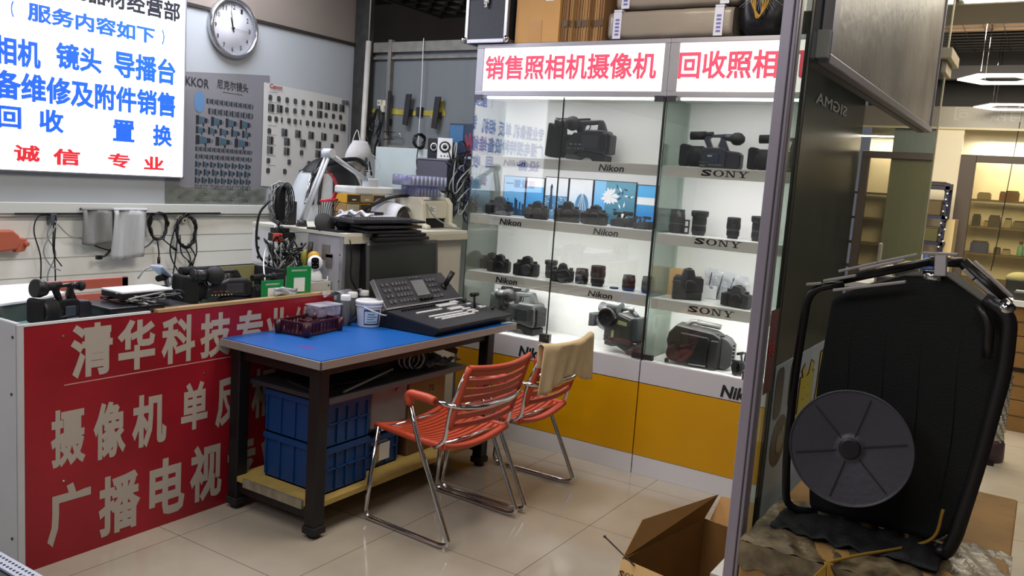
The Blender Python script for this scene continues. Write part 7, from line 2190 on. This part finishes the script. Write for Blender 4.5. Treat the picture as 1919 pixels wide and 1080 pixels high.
# blue-cased rack left of the brown frame
t = thing('blue_rack', 'narrow dark blue rack of shelves with boxes left of the brown framed shop front', 'shelf rack', (-.93, 9.0, 0))
m_navyr = mat('rack_navy', '#1f2440', .5)
RY = 8.9
for k, z in enumerate((1.66, 1.38, 1.13, .86, .6)):
    obj('shelf', MB().box(-1.2, -.84, RY, RY+.35, z, z+.03), m_navyr, t)
obj('post', MB().box(-.875, -.84, RY, RY+.03, 0, 1.72), m_navyr, t)
obj('post', MB().box(-.875, -.84, RY+.32, RY+.35, 0, 1.72), m_navyr, t)
obj('post', MB().box(-1.2, -1.17, RY, RY+.03, 0, 1.72), m_navyr, t)
b = MB()
for k in range(26): b.ball((-.85+.02*math.sin(k*1.7), RY-.02, .95+k*.028), .010, 8, 6, mi=k % 2)
obj('bead_garland', b, [m_white, m_navyr], t)
for z, h, c_, lb in ((1.69, .03, '#3b3030', 'dark round-cornered box topmost on the blue rack'), (1.41, .14, '#54462a', 'olive-brown box on the second shelf of the blue rack'), (1.16, .13, '#4c4a28', 'olive box on the third shelf of the blue rack'), (.89, .07, '#1f3f7a', 'bright blue tray on the fourth shelf of the blue rack')):
    t = thing('storage_box', lb, 'box', (-1.0, RY+.1, z))
    obj('body', MB().box(-1.15, -.89, RY+.02, RY+.28, z, z+h), mat('rackbox'+c_, c_, .6), t, bevel=.008)
    obj('lid', MB().box(-1.155, -.885, RY+.015, RY+.285, z+h, z+h+.01), mat('rackbox'+c_, c_), t)
rr = random.Random(31)
for k in range(5):
    x = -1.13+k*.05
    tag(obj('small_pack', MB().box(x, x+.035, RY+.05, RY+.09, .97, 1.0+rr.uniform(.01, .05)), mat(['pack_white', 'pack_blue'][k % 2], ['#c3c8d2', '#3a5a9a'][k % 2], .5), bevel=.003), 'small blue or white pack in the blue tray of the far rack', 'pack', 'packs in the blue tray of the far rack')
# shelves behind the far glass front, with goods
for k, z in enumerate((1.60, 1.33, 1.06, .80)):
    tag(obj('wall_shelf', MB().box(-.72, .9, 9.70, 9.97, z-.02, z), mat('shelf_brown', '#6d5d3e', .5)), ['top shelf of goods behind the far shop glass', 'second shelf of goods behind the far shop glass', 'third shelf of goods behind the far shop glass, with the green bottle', 'lowest visible shelf behind the far shop glass'][k], 'shelf')
goods = [(1.60, 'top', [(-.62, .12, .07, '#8a7d5c', 'box'), (-.46, .05, .09, '#7a4a20', 'box'), (-.38, .13, .10, '#6b4c22', 'box'), (-.25, .05, .05, '#7a6a48', 'cap'), (-.13, .12, .12, '#b9b5a4', 'helmet'), (.0, .08, .16, '#4a4030', 'box'), (.12, .1, .1, '#554a35', 'box')]),
         (1.33, 'second', [(-.66, .07, .12, '#2b2720', 'box'), (-.57, .04, .06, '#a08050', 'box'), (-.5, .10, .12, '#3a3226', 'box'), (-.38, .06, .10, '#a59a7c', 'box'), (-.27, .13, .08, '#6b6350', 'box'), (-.16, .09, .15, '#8fa58a', 'cup'), (-.03, .1, .13, '#3c3024', 'box'), (.1, .1, .12, '#4a3c2a', 'box')]),
         (1.06, 'third', [(-.60, .16, .12, '#253a72', 'crate'), (-.44, .06, .07, '#4a4030', 'box'), (-.36, .07, .06, '#a09478', 'box'), (-.24, .055, .15, '#7fc0a0', 'bottle'), (-.15, .07, .07, '#55492f', 'box'), (-.05, .1, .09, '#5a4c34', 'box'), (.1, .12, .1, '#55482e', 'box')])]
kinds = {'box': 'box', 'cap': 'cap', 'helmet': 'helmet', 'cup': 'cup', 'crate': 'crate', 'bottle': 'bottle'}
cn = {'#8a7d5c': 'low khaki', '#7a4a20': 'narrow reddish-brown', '#6b4c22': 'brown basket-like', '#7a6a48': 'tiny khaki', '#b9b5a4': 'pale rounded', '#4a4030': 'dark olive', '#554a35': 'dull brown', '#2b2720': 'near-black', '#a08050': 'small tan', '#3a3226': 'dark brown', '#a59a7c': 'pale khaki', '#6b6350': 'wide grey-brown', '#8fa58a': 'pale green', '#3c3024': 'deep brown', '#4a3c2a': 'dark tan', '#253a72': 'blue', '#a09478': 'beige', '#7fc0a0': 'mint green', '#55492f': 'olive-brown', '#5a4c34': 'dull umber', '#55482e': 'dark khaki'}
for z, sh, L in goods:
    for x, w_, h, c_, kd in L:
        lb = f'{cn[c_]} {kinds[kd]} on the {sh} shelf behind the far shop glass'
        x += .02
        t = thing('stored_'+('hat' if kd == 'cap' else kd), lb, kinds[kd], (x, 9.8, z))
        m_ = mat('goods'+c_, c_, .6)
        if kd == 'bottle':
            obj('body', MB().lathe([(w_*.45, 0), (w_*.5, .01), (w_*.5, h*.6), (w_*.2, h*.75), (w_*.2, h*.8)], (x, 9.78, z), n=18), m_, t)
            obj('cap', MB().cyl((x, 9.78, z+h*.8), (x, 9.78, z+h), w_*.3), mat('cap_brown', '#6a3a20', .5), t)
        elif kd in ('cup',):
            obj('body', MB().lathe([(w_*.35, 0), (w_*.55, h), (w_*.5, h), (w_*.3, .01)], (x, 9.78, z), n=20), m_, t)
        elif kd in ('helmet', 'cap'):
            obj('shell', MB().ball((x, 9.78, z+h*.45), (w_*.5, w_*.5, h*.5)), m_, t)
            obj('brim', MB().box(x-w_*.5, x+w_*.5, 9.72, 9.78, z, z+h*.2), m_, t, bevel=.004)
        else:
            obj('body', MB().box(x-w_/2, x+w_/2, 9.73, 9.86, z, z+h*.85), m_, t, bevel=.004)
            obj('top', MB().box(x-w_*.42, x+w_*.42, 9.74, 9.85, z+h*.85, z+h), mat('goods_dark', '#332c20', .6), t, bevel=.004)
cord([(-.35, 9.59, 2.9), (-.38, 9.59, 2.2), (-.42, 9.59, 1.2), (-.44, 9.59, .9)], 'thin_wire', 'thin dark wire hanging down in front of the far shop glass', m_cable, .004)
tag(obj('wall_cabinet', MB().box(-.86, -.78, 9.2, 9.55, 0, 1.38), mat('cream_box', '#d8c493', .6), bevel=.003), 'tall cream box between the blue rack and the brown frame', 'cabinet')
cord([(-.40, 9.3, 3.1), (-.36, 9.3, 2.95), (-.38, 9.3, 2.8)], 'loose_wire', 'pale loose wire dangling under the arcade ceiling mesh', m_gcable, .005)

# perforated metal corner at the bottom left of the picture
t = thing('perforated_case', 'white perforated metal case corner at the bottom left edge of the picture', 'case', (-2.2, 1.0, 0))
T = Matrix.Translation((-2.16, 1.03, 0)) @ Matrix.Rotation(R(0), 4, 'Z')
obj('top_plate', MB().box(-2.50, -2.03, 1.055, 1.10, .392, .40), mat('perf_white', '#b5bccb', .35, .3), t, bevel=.002)
b = MB()
for i in range(26):
    for j in range(2):
        b.cyl((-2.46+i*.016+(j*.008), 1.067+j*.018, .40), (-2.46+i*.016+(j*.008), 1.067+j*.018, .4012), .004, n=8)
obj('holes', b, m_ink, t)
obj('body', MB().box(-2.50, -2.04, .80, 1.095, 0, .392), m_black, t, bevel=.003)
obj('inner_bracket', MB().box(-2.5, -2.06, .96, .99, .392, .41), m_alu, t, bevel=.002)
